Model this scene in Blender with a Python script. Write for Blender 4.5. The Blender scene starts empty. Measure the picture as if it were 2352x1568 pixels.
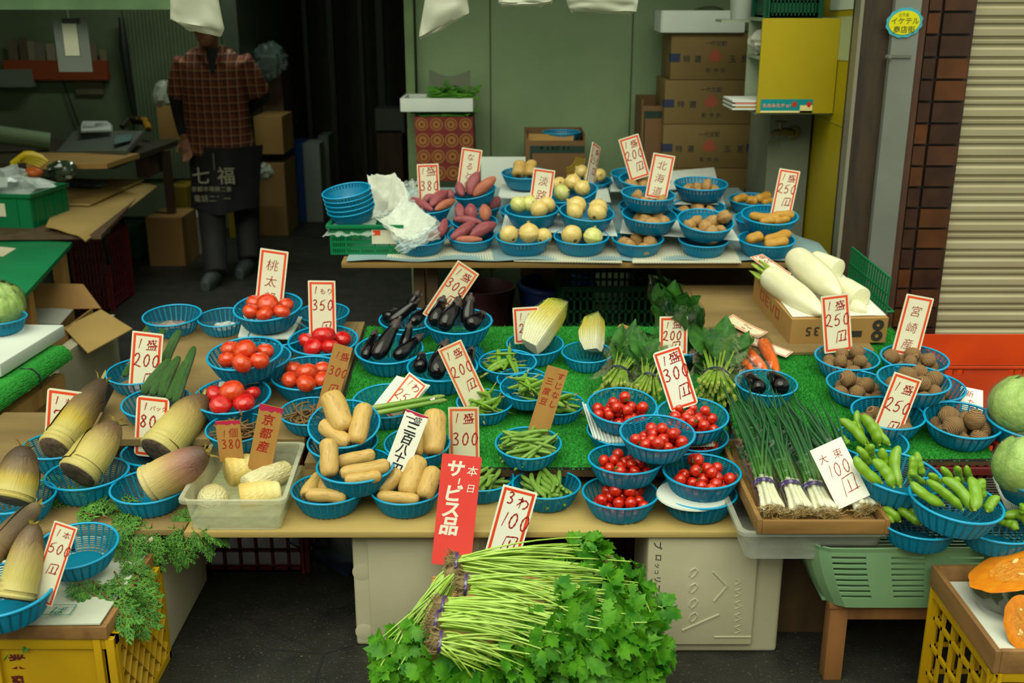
import bpy,bmesh,math,random
from mathutils import Vector,Matrix,Euler,noise
R=math.radians
random.seed(7)
S=bpy.context.scene
COL=S.collection
# ---------------------------------------------------------------- camera
F=2450.0 # focal length in pixels of the 2352 wide frame
TH=R(17.9) # looking down
CAM=Vector((0,0,1.75))
cd=bpy.data.cameras.new('camera');cam=bpy.data.objects.new('camera',cd);COL.objects.link(cam)
cam.location=CAM;cam.rotation_euler=(R(90)-TH,0,0)
cd.sensor_width=36;cd.lens=F/2352*36;cd.clip_start=.05
cd.dof.use_dof=True;cd.dof.focus_distance=2.95;cd.dof.aperture_fstop=3.5
S.camera=cam
# ---------------------------------------------------------------- sky, sun, exposure
S.view_settings.view_transform='Standard';S.view_settings.look='None'
S.view_settings.gamma=1;S.view_settings.use_curve_mapping=False
S.view_settings.exposure=0.72
W=bpy.data.worlds.new('sky');S.world=W;W.use_nodes=True
bg=W.node_tree.nodes['Background'];bg.inputs[0].default_value=(.94,1.0,.74,1);bg.inputs[1].default_value=.62
sl=bpy.data.lights.new('overcast_sun','SUN');sl.energy=1.95;sl.angle=R(62);sl.color=(.98,1,.80)
so=bpy.data.objects.new('overcast_sun',sl);COL.objects.link(so);so.rotation_euler=(R(34),R(-8),0);so.location=(0,-1,4)
# ---------------------------------------------------------------- helpers
def lin(c):
 return tuple((x/255/12.92 if x/255<=.04045 else((x/255+.055)/1.055)**2.4)for x in c[:3])+(1,)
def ray(px,py):
 dx=(px-1176)/F;dy=(784-py)/F
 return Vector((dx,math.cos(TH)+dy*math.sin(TH),-math.sin(TH)+dy*math.cos(TH)))
def onz(px,py,z):
 r=ray(px,py);return CAM+r*((z-CAM.z)/r.z)
def ony(px,py,y):
 r=ray(px,py);return CAM+r*(y/r.y)
def onp(px,py,p0,n):
 r=ray(px,py);return CAM+r*((p0-CAM).dot(n)/r.dot(n))
FW=Vector((0,math.cos(TH),-math.sin(TH)))
def dep(p):return(p-CAM).dot(FW)
def px2m(w,p):return w*dep(p)/F
MATS={}
def mat(name,c,c2=None,scale=30,rough=.55,bump=0,bscale=80,spec=.5,detail=3,lo=.35,hi=.65,coat=0,metal=0,trans=0,alpha=1,sss=0,stretch=None,wave=None):
 if name in MATS:return MATS[name]
 m=bpy.data.materials.new(name);m.use_nodes=True;MATS[name]=m
 nt=m.node_tree;N=nt.nodes;L=nt.links;b=N['Principled BSDF']
 b.inputs['Base Color'].default_value=lin(c);b.inputs['Roughness'].default_value=rough
 b.inputs['Specular IOR Level'].default_value=spec;b.inputs['Metallic'].default_value=metal
 b.inputs['Coat Weight'].default_value=coat;b.inputs['Coat Roughness'].default_value=.12
 if sss:
  b.inputs['Subsurface Weight'].default_value=sss;b.inputs['Subsurface Radius'].default_value=(.01,.01,.006)
  b.inputs['Subsurface Scale'].default_value=.5
 co=N.new('ShaderNodeTexCoord');src=co.outputs['Object']
 if stretch:
  mp=N.new('ShaderNodeMapping');mp.inputs['Scale'].default_value=stretch;L.new(src,mp.inputs[0]);src=mp.outputs[0]
 if c2 is not None:
  if wave:
   t=N.new('ShaderNodeTexWave');t.bands_direction=wave;t.inputs['Scale'].default_value=scale;t.inputs['Distortion'].default_value=3;t.inputs['Detail'].default_value=detail
  else:
   t=N.new('ShaderNodeTexNoise');t.inputs['Scale'].default_value=scale;t.inputs['Detail'].default_value=detail
  L.new(src,t.inputs['Vector'])
  rp=N.new('ShaderNodeValToRGB');rp.color_ramp.elements[0].position=lo;rp.color_ramp.elements[1].position=hi
  rp.color_ramp.elements[0].color=lin(c);rp.color_ramp.elements[1].color=lin(c2)
  L.new(t.outputs[1 if wave else 0],rp.inputs[0]);L.new(rp.outputs[0],b.inputs['Base Color'])
  m['ramp']=rp.name
 if bump:
  t=N.new('ShaderNodeTexNoise');t.inputs['Scale'].default_value=bscale;t.inputs['Detail'].default_value=4
  L.new(src,t.inputs['Vector'])
  bp=N.new('ShaderNodeBump');bp.inputs['Strength'].default_value=bump;bp.inputs['Distance'].default_value=.01
  L.new(t.outputs[0],bp.inputs['Height']);L.new(bp.outputs[0],b.inputs['Normal'])
 if trans: # thin translucent sheet: part of the light passes through
  o=N['Material Output'];mx=N.new('ShaderNodeMixShader');tr=N.new('ShaderNodeBsdfTranslucent')
  mx.inputs[0].default_value=trans;L.new(b.outputs[0],mx.inputs[1]);L.new(tr.outputs[0],mx.inputs[2])
  if c2 is not None:L.new(rp.outputs[0],tr.inputs[0])
  else:tr.inputs[0].default_value=lin(c)
  L.new(mx.outputs[0],o.inputs[0])
 if alpha<1:
  b.inputs['Alpha'].default_value=alpha
 return m
def clear(name,c=(235,240,235),op=.12,rough=.12,fog=0):
 """clear film: mostly see-through, glossy, with fine creases"""
 if name in MATS:return MATS[name]
 m=bpy.data.materials.new(name);m.use_nodes=True;MATS[name]=m
 nt=m.node_tree;N=nt.nodes;L=nt.links;b=N['Principled BSDF'];o=N['Material Output']
 b.inputs['Base Color'].default_value=lin(c);b.inputs['Roughness'].default_value=rough
 b.inputs['Specular IOR Level'].default_value=.8
 tr=N.new('ShaderNodeBsdfTransparent');mx=N.new('ShaderNodeMixShader');fog=op>.1
 gl=N.new('ShaderNodeBsdfGlossy');gl.inputs['Roughness'].default_value=rough
 lw=N.new('ShaderNodeLayerWeight');lw.inputs[0].default_value=.25
 ma=N.new('ShaderNodeMath');ma.operation='MULTIPLY_ADD';ma.inputs[1].default_value=.45 if fog else.40;ma.inputs[2].default_value=op
 L.new(lw.outputs['Facing'],ma.inputs[0]);L.new(ma.outputs[0],mx.inputs[0])
 L.new(tr.outputs[0],mx.inputs[1]);L.new((b if fog else gl).outputs[0],mx.inputs[2]);L.new(mx.outputs[0],o.inputs[0])
 co=N.new('ShaderNodeTexCoord');t=N.new('ShaderNodeTexNoise');t.inputs['Scale'].default_value=25
 L.new(co.outputs['Object'],t.inputs['Vector']);bp=N.new('ShaderNodeBump');bp.inputs['Strength'].default_value=.6;bp.inputs['Distance'].default_value=.01
 L.new(t.outputs[0],bp.inputs['Height']);L.new(bp.outputs[0],b.inputs['Normal']);L.new(bp.outputs[0],gl.inputs['Normal'])
 return m
def axis_mat(name,stops,rough=.5,noisec=.12,nscale=14,coat=0,bump=0,sss=0,stretch=(1,1,1),spec=.5):
 """colour that runs along the object's own length (local Z, 0..1) - skin colour of the vegetable itself"""
 if name in MATS:return MATS[name]
 m=bpy.data.materials.new(name);m.use_nodes=True;MATS[name]=m
 nt=m.node_tree;N=nt.nodes;L=nt.links;b=N['Principled BSDF']
 b.inputs['Roughness'].default_value=rough;b.inputs['Coat Weight'].default_value=coat;b.inputs['Specular IOR Level'].default_value=spec
 co=N.new('ShaderNodeTexCoord');sp=N.new('ShaderNodeSeparateXYZ');L.new(co.outputs['Object'],sp.inputs[0])
 mp=N.new('ShaderNodeMapping');mp.inputs['Scale'].default_value=stretch;L.new(co.outputs['Object'],mp.inputs[0])
 t=N.new('ShaderNodeTexNoise');t.inputs['Scale'].default_value=nscale;t.inputs['Detail'].default_value=5;L.new(mp.outputs[0],t.inputs['Vector'])
 a=N.new('ShaderNodeMath');a.operation='SUBTRACT';a.inputs[1].default_value=.5;L.new(t.outputs[0],a.inputs[0])
 k=N.new('ShaderNodeMath');k.operation='MULTIPLY_ADD';k.inputs[1].default_value=noisec;L.new(a.outputs[0],k.inputs[0]);L.new(sp.outputs[2],k.inputs[2])
 rp=N.new('ShaderNodeValToRGB');cr=rp.color_ramp
 while len(cr.elements)<len(stops):cr.elements.new(.5)
 for e,(p,c)in zip(cr.elements,stops):e.position=p;e.color=lin(c)
 L.new(k.outputs[0],rp.inputs[0]);L.new(rp.outputs[0],b.inputs['Base Color'])
 if bump:
  bp=N.new('ShaderNodeBump');bp.inputs['Strength'].default_value=bump;bp.inputs['Distance'].default_value=.05
  L.new(t.outputs[0],bp.inputs['Height']);L.new(bp.outputs[0],b.inputs['Normal'])
 return m
class MB:
 def __init__(s):s.v=[];s.f=[];s.m=[]
 def add(s,vs,fs,mi=0,M=None):
  b=len(s.v)
  s.v+=[tuple(M@Vector(v))if M is not None else tuple(v)for v in vs]
  s.f+=[tuple(i+b for i in f)for f in fs];s.m+=[mi]*len(fs);return s
 def box(s,c,d,mi=0,M=None,taper=1.0):
  x,y,z=d[0]/2,d[1]/2,d[2]/2;t=taper
  vs=[(c[0]+i*x*(t if k<0 else 1),c[1]+j*y*(t if k<0 else 1),c[2]+k*z)for k in(-1,1)for j in(-1,1)for i in(-1,1)]
  return s.add(vs,[(0,2,3,1),(4,5,7,6),(0,1,5,4),(2,6,7,3),(0,4,6,2),(1,3,7,5)],mi,M)
 def b2(s,a,b,mi=0,M=None):
  return s.box([(a[i]+b[i])/2 for i in range(3)],[abs(b[i]-a[i])for i in range(3)],mi,M)
 def tube(s,pts,rad,n=6,mi=0,cap=True,flat=1.0,M=None,up=None):
  pts=[Vector(p)for p in pts];k=len(pts)
  if not hasattr(rad,'__len__'):rad=[rad]*k
  vs=[];prev=None
  for i,p in enumerate(pts):
   t=(pts[min(i+1,k-1)]-pts[max(i-1,0)])
   t=t.normalized()if t.length>1e-9 else Vector((0,0,1))
   if prev is None:
    a=Vector(up)if up else(Vector((0,0,1))if abs(t.z)<.9 else Vector((1,0,0)))
    prev=a
   u=prev-t*prev.dot(t)
   if u.length<1e-6:u=t.orthogonal()
   u.normalize();w=t.cross(u);prev=u
   for j in range(n):
    an=2*math.pi*j/n
    vs.append(p+(u*math.cos(an)*flat+w*math.sin(an))*rad[i])
  fs=[(i*n+j,i*n+(j+1)%n,(i+1)*n+(j+1)%n,(i+1)*n+j)for i in range(k-1)for j in range(n)]
  if cap:fs+=[tuple(range(n))[::-1],tuple((k-1)*n+j for j in range(n))]
  return s.add(vs,fs,mi,M)
 def lathe(s,prof,n=24,mi=0,M=None,closed=False,fn=None):
  k=len(prof);vs=[]
  for i,(r,z)in enumerate(prof):
   for j in range(n):
    an=2*math.pi*j/n;v=Vector((r*math.cos(an),r*math.sin(an),z))
    vs.append(fn(v,an,i)if fn else v)
  fs=[(i*n+j,i*n+(j+1)%n,(i+1)*n+(j+1)%n,(i+1)*n+j)for i in range(k-1)for j in range(n)]
  if closed:fs+=[((k-1)*n+j,(k-1)*n+(j+1)%n,(j+1)%n,j)for j in range(n)]
  else:
   if prof[0][0]>1e-6:fs.append(tuple(range(n))[::-1])
   if prof[-1][0]>1e-6:fs.append(tuple((k-1)*n+j for j in range(n)))
  return s.add(vs,fs,mi,M)
 def grid(s,fn,nu,nv,mi=0,M=None):
  vs=[fn(i/nu,j/nv)for j in range(nv+1)for i in range(nu+1)]
  fs=[(j*(nu+1)+i,j*(nu+1)+i+1,(j+1)*(nu+1)+i+1,(j+1)*(nu+1)+i)for j in range(nv)for i in range(nu)]
  return s.add(vs,fs,mi,M)
 def sheet(s,fn,nu,nv,th,mi=0,M=None):
  """a bent sheet with thickness th (downwards)"""
  a=MB().grid(fn,nu,nv);b=len(a.v)
  vs=a.v+[(v[0],v[1],v[2]-th)for v in a.v]
  fs=list(a.f)+[tuple(i+b for i in f[::-1])for f in a.f]
  ring=[i for i in range(nu)]+[j*(nu+1)+nu for j in range(nv)]+[nv*(nu+1)+i for i in range(nu,0,-1)]+[j*(nu+1)for j in range(nv,0,-1)]
  for q in range(len(ring)):
   i,j=ring[q],ring[(q+1)%len(ring)];fs.append((j,i,i+b,j+b))
  return s.add(vs,fs,mi,M)
 def prism(s,poly,h,mi=0,M=None):
  n=len(poly);vs=[(p[0],p[1],0)for p in poly]+[(p[0],p[1],h)for p in poly]
  fs=[tuple(range(n))[::-1],tuple(range(n,2*n))]+[(i,(i+1)%n,n+(i+1)%n,n+i)for i in range(n)]
  return s.add(vs,fs,mi,M)
 def mesh(s,name,mats,smooth=40,bevel=0,bseg=2,weld=True):
  me=bpy.data.meshes.new(name);me.from_pydata(s.v,[],s.f);me.update()
  if not isinstance(mats,(list,tuple)):mats=[mats]
  for m in mats:me.materials.append(m)
  if len(mats)>1:me.polygons.foreach_set('material_index',s.m)
  bm=bmesh.new();bm.from_mesh(me)
  if weld:bmesh.ops.remove_doubles(bm,verts=bm.verts,dist=1e-6)
  if bevel:
   es=[e for e in bm.edges if len(e.link_faces)==2 and e.calc_face_angle(0)>R(35)]
   bmesh.ops.bevel(bm,geom=es,offset=bevel,segments=bseg,profile=.6,affect='EDGES',clamp_overlap=True)
  bmesh.ops.recalc_face_normals(bm,faces=bm.faces);bm.to_mesh(me);bm.free()
  if smooth:
   me.polygons.foreach_set('use_smooth',[True]*len(me.polygons))
   if smooth<180:me.set_sharp_from_angle(angle=R(smooth))
  return me
def tag(o,label=None,cat=None,group=None,kind=None):
 if label:o['label']=label
 if cat:o['category']=cat
 if group:o['group']=group
 if kind:o['kind']=kind
 return o
def ob(name,me,parent=None,M=None):
 o=bpy.data.objects.new(name,me);COL.objects.link(o)
 if parent is not None:o.parent=parent
 if M is not None:o.matrix_basis=M
 return o
def thing(name,label,cat,loc=(0,0,0),group=None,M=None):
 o=bpy.data.objects.new(name,None);COL.objects.link(o);o.empty_display_size=.05
 o.matrix_basis=M if M is not None else Matrix.Translation(loc)
 return tag(o,label,cat,group)
def wmesh(name,mb,mats,label=None,cat=None,group=None,kind=None,**k):
 """one-mesh thing modelled in world coordinates: origin moved to the middle of its foot"""
 xs=[v[0]for v in mb.v];ys=[v[1]for v in mb.v];zs=[v[2]for v in mb.v]
 c=Vector(((min(xs)+max(xs))/2,(min(ys)+max(ys))/2,min(zs)))
 mb.v=[(v[0]-c.x,v[1]-c.y,v[2]-c.z)for v in mb.v]
 o=ob(name,mb.mesh(name,mats,**k));o.location=c
 return tag(o,label,cat,group,kind)
def wpart(name,mb,mats,parent,**k):
 """part modelled in world coordinates"""
 inv=parent.matrix_basis.inverted()
 if parent.parent is not None:inv=inv@parent.parent.matrix_basis.inverted()
 mb.v=[tuple(inv@Vector(v))for v in mb.v]
 return ob(name,mb.mesh(name,mats,**k),parent)
def copy_tree(o,M=None,parent=None):
 c=o.copy();COL.objects.link(c)
 if parent is not None:c.parent=parent
 if M is not None:c.matrix_basis=M
 for ch in o.children:copy_tree(ch,None,c)
 return c
def struct(name,mb,mats,**k):return wmesh(name,mb,mats,kind='structure',**k)
def frame(A,B,r,twist=0,side=None):
 """matrix that lays a unit-length, unit-radius thing from A to B"""
 z=(B-A);l=z.length;z=z/l
 x=Vector(side)if side is not None else(Vector((0,0,1))if abs(z.z)<.95 else Vector((0,1,0)))
 x=(x-z*x.dot(z)).normalized();y=z.cross(x)
 if not hasattr(r,'__len__'):r=(r,r)
 m=Matrix((x,y,z)).transposed()@Matrix.Rotation(twist,3,'Z')@Matrix.Diagonal((r[0],r[1],l))
 return Matrix.Translation(A)@m.to_4x4()
def nz(v,s=1.0,seed=0):return noise.noise(Vector(v)*s+Vector((seed*7.31,seed*3.17,seed*1.73)))
def rnd(a,b):return random.uniform(a,b)
# ---------------------------------------------------------------- the surfaces things stand on
class Plane:
 def __init__(s,z0,y0,k):s.p=Vector((0,y0,z0));s.n=Vector((0,-k,1)).normalized();s.k=k
 def z(s,y):return s.p.z+s.k*(y-s.p.y)
 def at(s,px,py,off=0):return onp(px,py,s.p+s.n*off,s.n)
LOW=Plane(.39,2.6,0) # front plank and the bamboo shelf
UP=Plane(.47,2.8,.105) # turf boards and tomato board, rising to the back
BACK=Plane(.76,4.09,.095) # back table
FLOOR=Plane(0,0,0)
CRATE=Plane(.34,2.3,0) # tray on the yellow crate, front left
GREEN=Plane(.42,2.4,0) # upturned green basket, right
# ================================================================ the setting
m_floor=mat('wet_asphalt',(24,24,21),(46,46,39),scale=9,rough=.55,bump=.35,bscale=160,lo=.3,hi=.75,detail=9)
nt=m_floor.node_tree;N=nt.nodes;L=nt.links
sp=N.new('ShaderNodeTexNoise');sp.inputs['Scale'].default_value=120;sp.inputs['Detail'].default_value=2
rr=N.new('ShaderNodeValToRGB');rr.color_ramp.elements[0].position=.62;rr.color_ramp.elements[1].position=.72
mx=N.new('ShaderNodeMixRGB');mx.inputs[2].default_value=lin((84,82,62))
tc=N.new('ShaderNodeTexCoord');L.new(tc.outputs['Object'],sp.inputs['Vector']);L.new(sp.outputs[0],rr.inputs[0]);L.new(rr.outputs[0],mx.inputs[0])
L.new(N[m_floor['ramp']].outputs[0],mx.inputs[1]);L.new(mx.outputs[0],N['Principled BSDF'].inputs['Base Color'])
struct('floor',MB().b2((-7,-4.2,-.1),(6,11,0)),m_floor)
m_seam=mat('dark_joint',(20,20,17),rough=.8)
mb=MB()
for a,b in(((620,1490),(745,1500)),((745,1500),(720,1568)),((745,1500),(860,1465)),((520,1400),(745,1500)),((560,1330),(1000,1290))):
 p,q=onz(*a,.0015),onz(*b,.0015);mb.tube([p,q],.004,4,flat=.2)
struct('trim_floor_joints',mb,m_seam)
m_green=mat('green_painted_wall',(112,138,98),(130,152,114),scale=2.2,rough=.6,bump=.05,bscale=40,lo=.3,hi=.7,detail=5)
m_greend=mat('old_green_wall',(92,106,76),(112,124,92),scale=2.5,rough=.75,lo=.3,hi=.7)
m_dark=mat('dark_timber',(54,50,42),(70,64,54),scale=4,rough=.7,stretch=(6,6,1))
m_ceil=mat('dark_ceiling',(50,54,44),(64,68,56),scale=3,rough=.8)
WY=5.78
xl=ony(962,300,WY).x
mb=MB().b2((xl,WY,0),(3.2,WY+.08,2.75))
struct('wall_back',mb,m_green)
mb=MB() # panel joints of the green wall
for px in(1127,1447):
 x=ony(px,250,WY).x;mb.b2((x-.004,WY-.003,.2),(x+.004,WY+.01,2.7))
struct('trim_wall_joints',mb,mat('panel_joint',(74,82,50)))
x0=ony(940,200,WY-.05).x;x1=ony(962,200,WY-.05).x
struct('trim_door_post',MB().b2((x0-.015,WY-.06,0),(x1-.02,WY+.1,2.75)),mat('pale_green_post',(112,136,90),(96,120,80),scale=8))
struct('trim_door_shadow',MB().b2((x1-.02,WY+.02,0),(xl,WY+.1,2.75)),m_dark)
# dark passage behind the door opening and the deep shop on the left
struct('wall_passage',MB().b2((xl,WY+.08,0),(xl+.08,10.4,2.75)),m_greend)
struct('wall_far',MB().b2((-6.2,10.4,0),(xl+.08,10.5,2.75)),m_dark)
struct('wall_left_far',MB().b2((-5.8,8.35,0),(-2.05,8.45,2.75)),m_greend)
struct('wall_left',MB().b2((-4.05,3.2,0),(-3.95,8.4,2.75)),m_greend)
struct('ceiling',MB().b2((-6.2,4.2,2.75),(3.3,10.5,2.85)),m_ceil)
# corrugated end panel beside the shopkeeper
mb=MB()
xa,xb=ony(300,200,8.3).x,ony(520,200,8.3).x
k=26
for i in range(k):
 a=xa+(xb-xa)*i/k;mb.tube([(a,8.335,.4),(a,8.335,2.7)],.014,6)
struct('trim_corrugated_panel',mb,m_greend)
struct('wall_passage_panel',MB().b2((-2.05,7.9,0),(-1.95,10.4,2.75)),mat('panel_dull',(60,68,54),(70,78,62),scale=3))
mb=MB()
for px,w in((705,.04),(760,.05),(830,.035),(870,.06)):
 x=ony(px,200,9.9).x;mb.b2((x,9.85,0),(x+w,9.95,2.7))
struct('trim_passage_posts',mb,mat('dull_post',(62,62,54)))
# lintel at the top left
A,B=ony(0,10,5.2),ony(392,22,5.2)
struct('beam',MB().b2((A.x-1.2,5.2,B.z),(B.x+.1,5.42,B.z+.3)),mat('green_beam',(104,140,96),(90,122,84),scale=5))
# ---- right side: yellow side wall, posts, tile pier, roller shutter
m_yel=mat('yellow_panel',(172,152,4),(154,136,2),scale=1.8,rough=.45,lo=.3,hi=.7)
SY=4.32
xw=ony(1925,590,SY+.05).x
m=MB().b2((xw,SY+.05,0),(xw+.06,WY,2.75))
struct('wall_right',m,m_yel)
zj=ony(1945,282,SY+.3).z
struct('trim_yellow_joint',MB().b2((xw-.003,SY+.06,zj),(xw+.01,WY,zj+.006)),mat('yellow_joint',(150,134,10)))
def col(xpx0,xpx1,py,y0,y1,name,m,**k):
 a,b=ony(xpx0,py,y0).x,ony(xpx1,py,y0).x
 return struct(name,MB().b2((a,y0,0),(b,y1,2.9)),m,**k)
m_pier=mat('brown_post',(34,26,20),(62,46,30),scale=3,rough=.5,stretch=(8,8,1),lo=.3,hi=.7)
a=ony(1924,560,SY).x;b=ony(1993,560,SY).x;c=ony(2050,560,SY).x;d=ony(2068,560,SY).x;e=ony(2176,560,SY).x
struct('trim_steel_edge',MB().b2((a-.002,SY-.01,0),(a+.012,SY+.06,2.9)),mat('dull_steel',(120,116,100),rough=.4))
struct('column_brown_post',MB().b2((a+.01,SY,0),(b,SY+.12,2.9)),m_pier)
m_grey=mat('grey_painted_steel',(112,116,110),(96,98,92),scale=4,rough=.5,lo=.4,hi=.8)
struct('column_grey_steel',MB().b2((b,SY-.03,0),(c,SY+.1,2.9)),m_grey,bevel=.004)
struct('column_tile_edge',MB().b2((c,SY-.01,0),(d,SY+.1,2.9)),mat('brown_tile_edge',(76,44,28),(60,36,26),scale=6))
# tile pier: glazed brown tiles with joints
xm=ony(2100,560,SY).x
mb=MB();ht=.085;z=0;row=0
mi_pool=[0,0,1,0,2,0,1]
while z<2.85:
 mb.b2((d+.004,SY-.012,z),(xm-.006,SY+.02,z+ht-.01),mi_pool[(row*5+2)%7])
 mb.b2((xm+.006,SY-.012,z),(e-.012,SY+.02,z+ht-.01),mi_pool[(row*3)%7])
 z+=ht;row+=1
tiles=[mat('tile_dark',(44,27,22),(58,36,26),scale=12,rough=.28),mat('tile_brown',(86,48,22),(68,40,22),scale=10,rough=.28),mat('tile_mid',(74,44,28),(56,34,26),scale=12,rough=.28)]
struct('column_tile_facing',mb,tiles)
struct('column_tile_pier',MB().b2((d,SY+.01,0),(e,SY+.25,2.9)),mat('tile_joint',(30,24,20)))
m_sh=mat('shutter_steel',(168,160,132),(150,140,112),scale=3,rough=.42,lo=.35,hi=.7,stretch=(.4,1,3))
mb=MB();prof=[];z=.05;p=.0775
while z<2.9:
 for dz,dy in((0,.0),(.006,-.010),(.030,-.012),(.036,-.002),(.040,.006),(.050,.006),(.054,-.006),(.064,-.008),(.070,.004)):
  prof.append((z+dz,SY+.03+dy))
 z+=p
vs=[];n=len(prof)
for x in(e-.03,3.6):
 vs+=[(x,y,z)for z,y in prof]
mb.add(vs,[(i,n+i,n+i+1,i+1)for i in range(n-1)])
mb.b2((e-.03,SY+.055,.0),(3.6,SY+.07,2.9))
struct('trim_roller_shutter',mb,m_sh,smooth=30)
struct('wall_light_block',MB().b2((-7,-4.2,0),(6,-4.1,4.6)),mat('light_block_grey',(95,95,88),(70,70,66),scale=1.5))  # unseen wall added across the street to block low sky light
# shop sign sticker on the grey post, with its strap
cpt=ony(2077,52,SY-.034);rx=px2m(42,cpt);rz=px2m(33,cpt)
def disc(rx,rz,n,wav,y):
 return[(rx*(1+wav*math.sin(i*12*2*math.pi/n))*math.cos(i*2*math.pi/n),rz*(1+wav*math.sin(i*12*2*math.pi/n))*math.sin(i*2*math.pi/n))for i in range(n)]
MS=Matrix.Translation(cpt)@Matrix.Rotation(R(90),4,'X')
GY=4.9
a,b=ony(1758,420,GY).x,ony(1852,420,GY).x
struct('column_grey_plaster',MB().b2((a,GY,0),(min(b,xw-.002),GY+.4,2.75)),mat('grey_plaster',(120,126,108),(104,110,94),scale=4,rough=.7))
# ================================================================ plastic baskets
m_rim=mat('blue_plastic_rim',(0,150,200),rough=.32,spec=.5)
m_bowl=mat('blue_plastic_net',(0,136,172),rough=.4,trans=.35)
m_bowl2=mat('blue_plastic_wall',(0,138,184),rough=.35,trans=.3)
BH=.31 # height of a basket that is 1 wide
def prof_r(t): # bowl radius from foot (0) to rim (1)
 return.335+.15*t**.75 if t>.12 else.29+(.045+.15*.12**.75)*(t/.12)**.6
def rim_mesh():
 mb=MB();n=56;k=8;pr=[]
 for j in range(k):
  a=2*math.pi*j/k;pr.append((.484+.017*math.cos(a),BH-.013+.016*math.sin(a)))
 mb.lathe(pr,n,closed=True)
 return mb.mesh('basket_rim',m_rim,180)
def net_mesh(rings,ribs,rw,solid_to=0,name='basket_net',mt=None):
 mb=MB();th=.006
 pts=[(prof_r(t),t*(BH-.02)+.006)for t in(0,.04,.08,.12,.25,.4,.55,.7,.85,1)]
 # foot
 mb.lathe([(0.0,.010),(.29,.010),(.30,.006),(.285,0),(.27,.003),(0.0,.003)],48)
 for i in range(ribs):
  a=2*math.pi*i/ribs;ca,sa=math.cos(a),math.sin(a);vs=[]
  for r,z in pts:
   for dr,dt in((th,-rw),(th,rw),(-th,rw),(-th,-rw)):
    vs.append(((r+dr)*ca-dt*sa,(r+dr)*sa+dt*ca,z))
  k=len(pts)
  mb.add(vs,[(q*4+j,q*4+(j+1)%4,q*4+4+(j+1)%4,q*4+4+j)for q in range(k-1)for j in range(4)])
 for q in range(rings):
  t=(q+.5)/rings
  if t<solid_to:continue
  r,z=prof_r(t),t*(BH-.02)+.006;w=.0042
  mb.lathe([(r+.005,z-w),(r+.005,z+w),(r-.005,z+w),(r-.005,z-w)],48,closed=True)
 if solid_to:
  o=[(prof_r(t),t*(BH-.02)+.006)for t in(0,.04,.08,.12,.25,.4,.55,.7)if t<=solid_to]
  mb.lathe([(r+.008,z)for r,z in o]+[(r-.002,z)for r,z in o[::-1]],56,closed=True)
 return mb.mesh(name,mt or m_bowl,50)
ME_RIM=rim_mesh()
ME_NET=net_mesh(13,30,.011) # fine net, front of the stall
ME_WALL=net_mesh(18,44,.018,.72,'basket_wall',m_bowl2) # closed wall with a row of slots, back table
class Basket:pass
BASKETS=[]
def basket(label,px,py,w,surf,off=0,fwd=0,roll=0,var='A',group=None,empty=False,flip=False):
 """blue basket whose rim centre is seen at px, py and w pixels wide, standing on surf (+off above it)"""
 n=surf.n.copy();n.rotate(Euler((R(fwd),R(-roll),0)))
 D=.21
 for _ in range(5):
  hh=BH*D
  C=onp(px,py,surf.p+surf.n*(off+hh),surf.n);D=px2m(w,C)
 B=Basket();B.C,B.n,B.D,B.h=C,n,D,BH*D
 z=n;x=Vector((1,0,0));x=(x-z*x.dot(z)).normalized();y=z.cross(x)
 rot=Matrix((x,y,z)).transposed()
 B.rot=rot;yaw=Matrix.Rotation(rnd(0,6),3,'Z')
 if flip:
  rot=rot@Matrix.Rotation(math.pi,3,'X')
  B.base=C;M=Matrix.Translation(C+n*0)@(rot@yaw@Matrix.Diagonal((D,D,D))).to_4x4()
 else:
  B.base=C-n*B.h;M=Matrix.Translation(B.base)@(rot@yaw@Matrix.Diagonal((D,D,D))).to_4x4()
 B.M=Matrix.Translation(B.base)@(B.rot@Matrix.Diagonal((D,D,D))).to_4x4()
 o=thing('plastic_basket',label,'basket',M=M,group=group)
 ob('rim',ME_RIM,o);ob('net' if var=='A' else 'wall',ME_NET if var=='A' else ME_WALL,o)
 B.o=o;BASKETS.append(B)
 return B
def bp(B,px,py,h=0.0):
 """point seen at px, py on the plane h metres above the basket's rim"""
 return onp(px,py,B.C+B.n*h,B.n)
# ================================================================ vegetables
def veg(prof,n=20,bend=0,namp=0,nsc=3,seed=1,lobes=0,lamp=0,name='veg',mats=None,bump2=0,flat=1,nz_=1,smooth=180,mi=0,extra=None):
 """solid of revolution along Z (0..1), bent and dented; prof = (radius, z)"""
 mb=MB()
 def fn(v,an,i):
  z=v.z;r=math.hypot(v.x,v.y);k=1+lamp*math.cos(lobes*an)if lobes else 1
  if namp:k+=namp*nz((math.cos(an)*nsc/3,math.sin(an)*nsc/3,z*nsc),1,seed)
  return Vector((v.x*k+bend*(4*(z-.5)**2-1),v.y*k*flat,z))
 mb.lathe(prof,n,fn=fn,mi=mi)
 if extra:extra(mb)
 return mb.mesh(name,mats,smooth)
def smooth_prof(pts,k=14):
 """Catmull-Rom through (r, z) points"""
 out=[]
 P=[pts[0]]+list(pts)+[pts[-1]]
 per=max(2,k//(len(pts)-1))
 for i in range(1,len(P)-2):
  for j in range(per):
   t=j/per;a,b,c,d=P[i-1],P[i],P[i+1],P[i+2]
   out.append(tuple(max(0,.5*((2*b[q])+(-a[q]+c[q])*t+(2*a[q]-5*b[q]+4*c[q]-d[q])*t*t+(-a[q]+3*b[q]-3*c[q]+d[q])*t**3))if q==0 else
     .5*((2*b[q])+(-a[q]+c[q])*t+(2*a[q]-5*b[q]+4*c[q]-d[q])*t*t+(-a[q]+3*b[q]-3*c[q]+d[q])*t**3)for q in(0,1)))
 out.append(pts[-1]);return out
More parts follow.
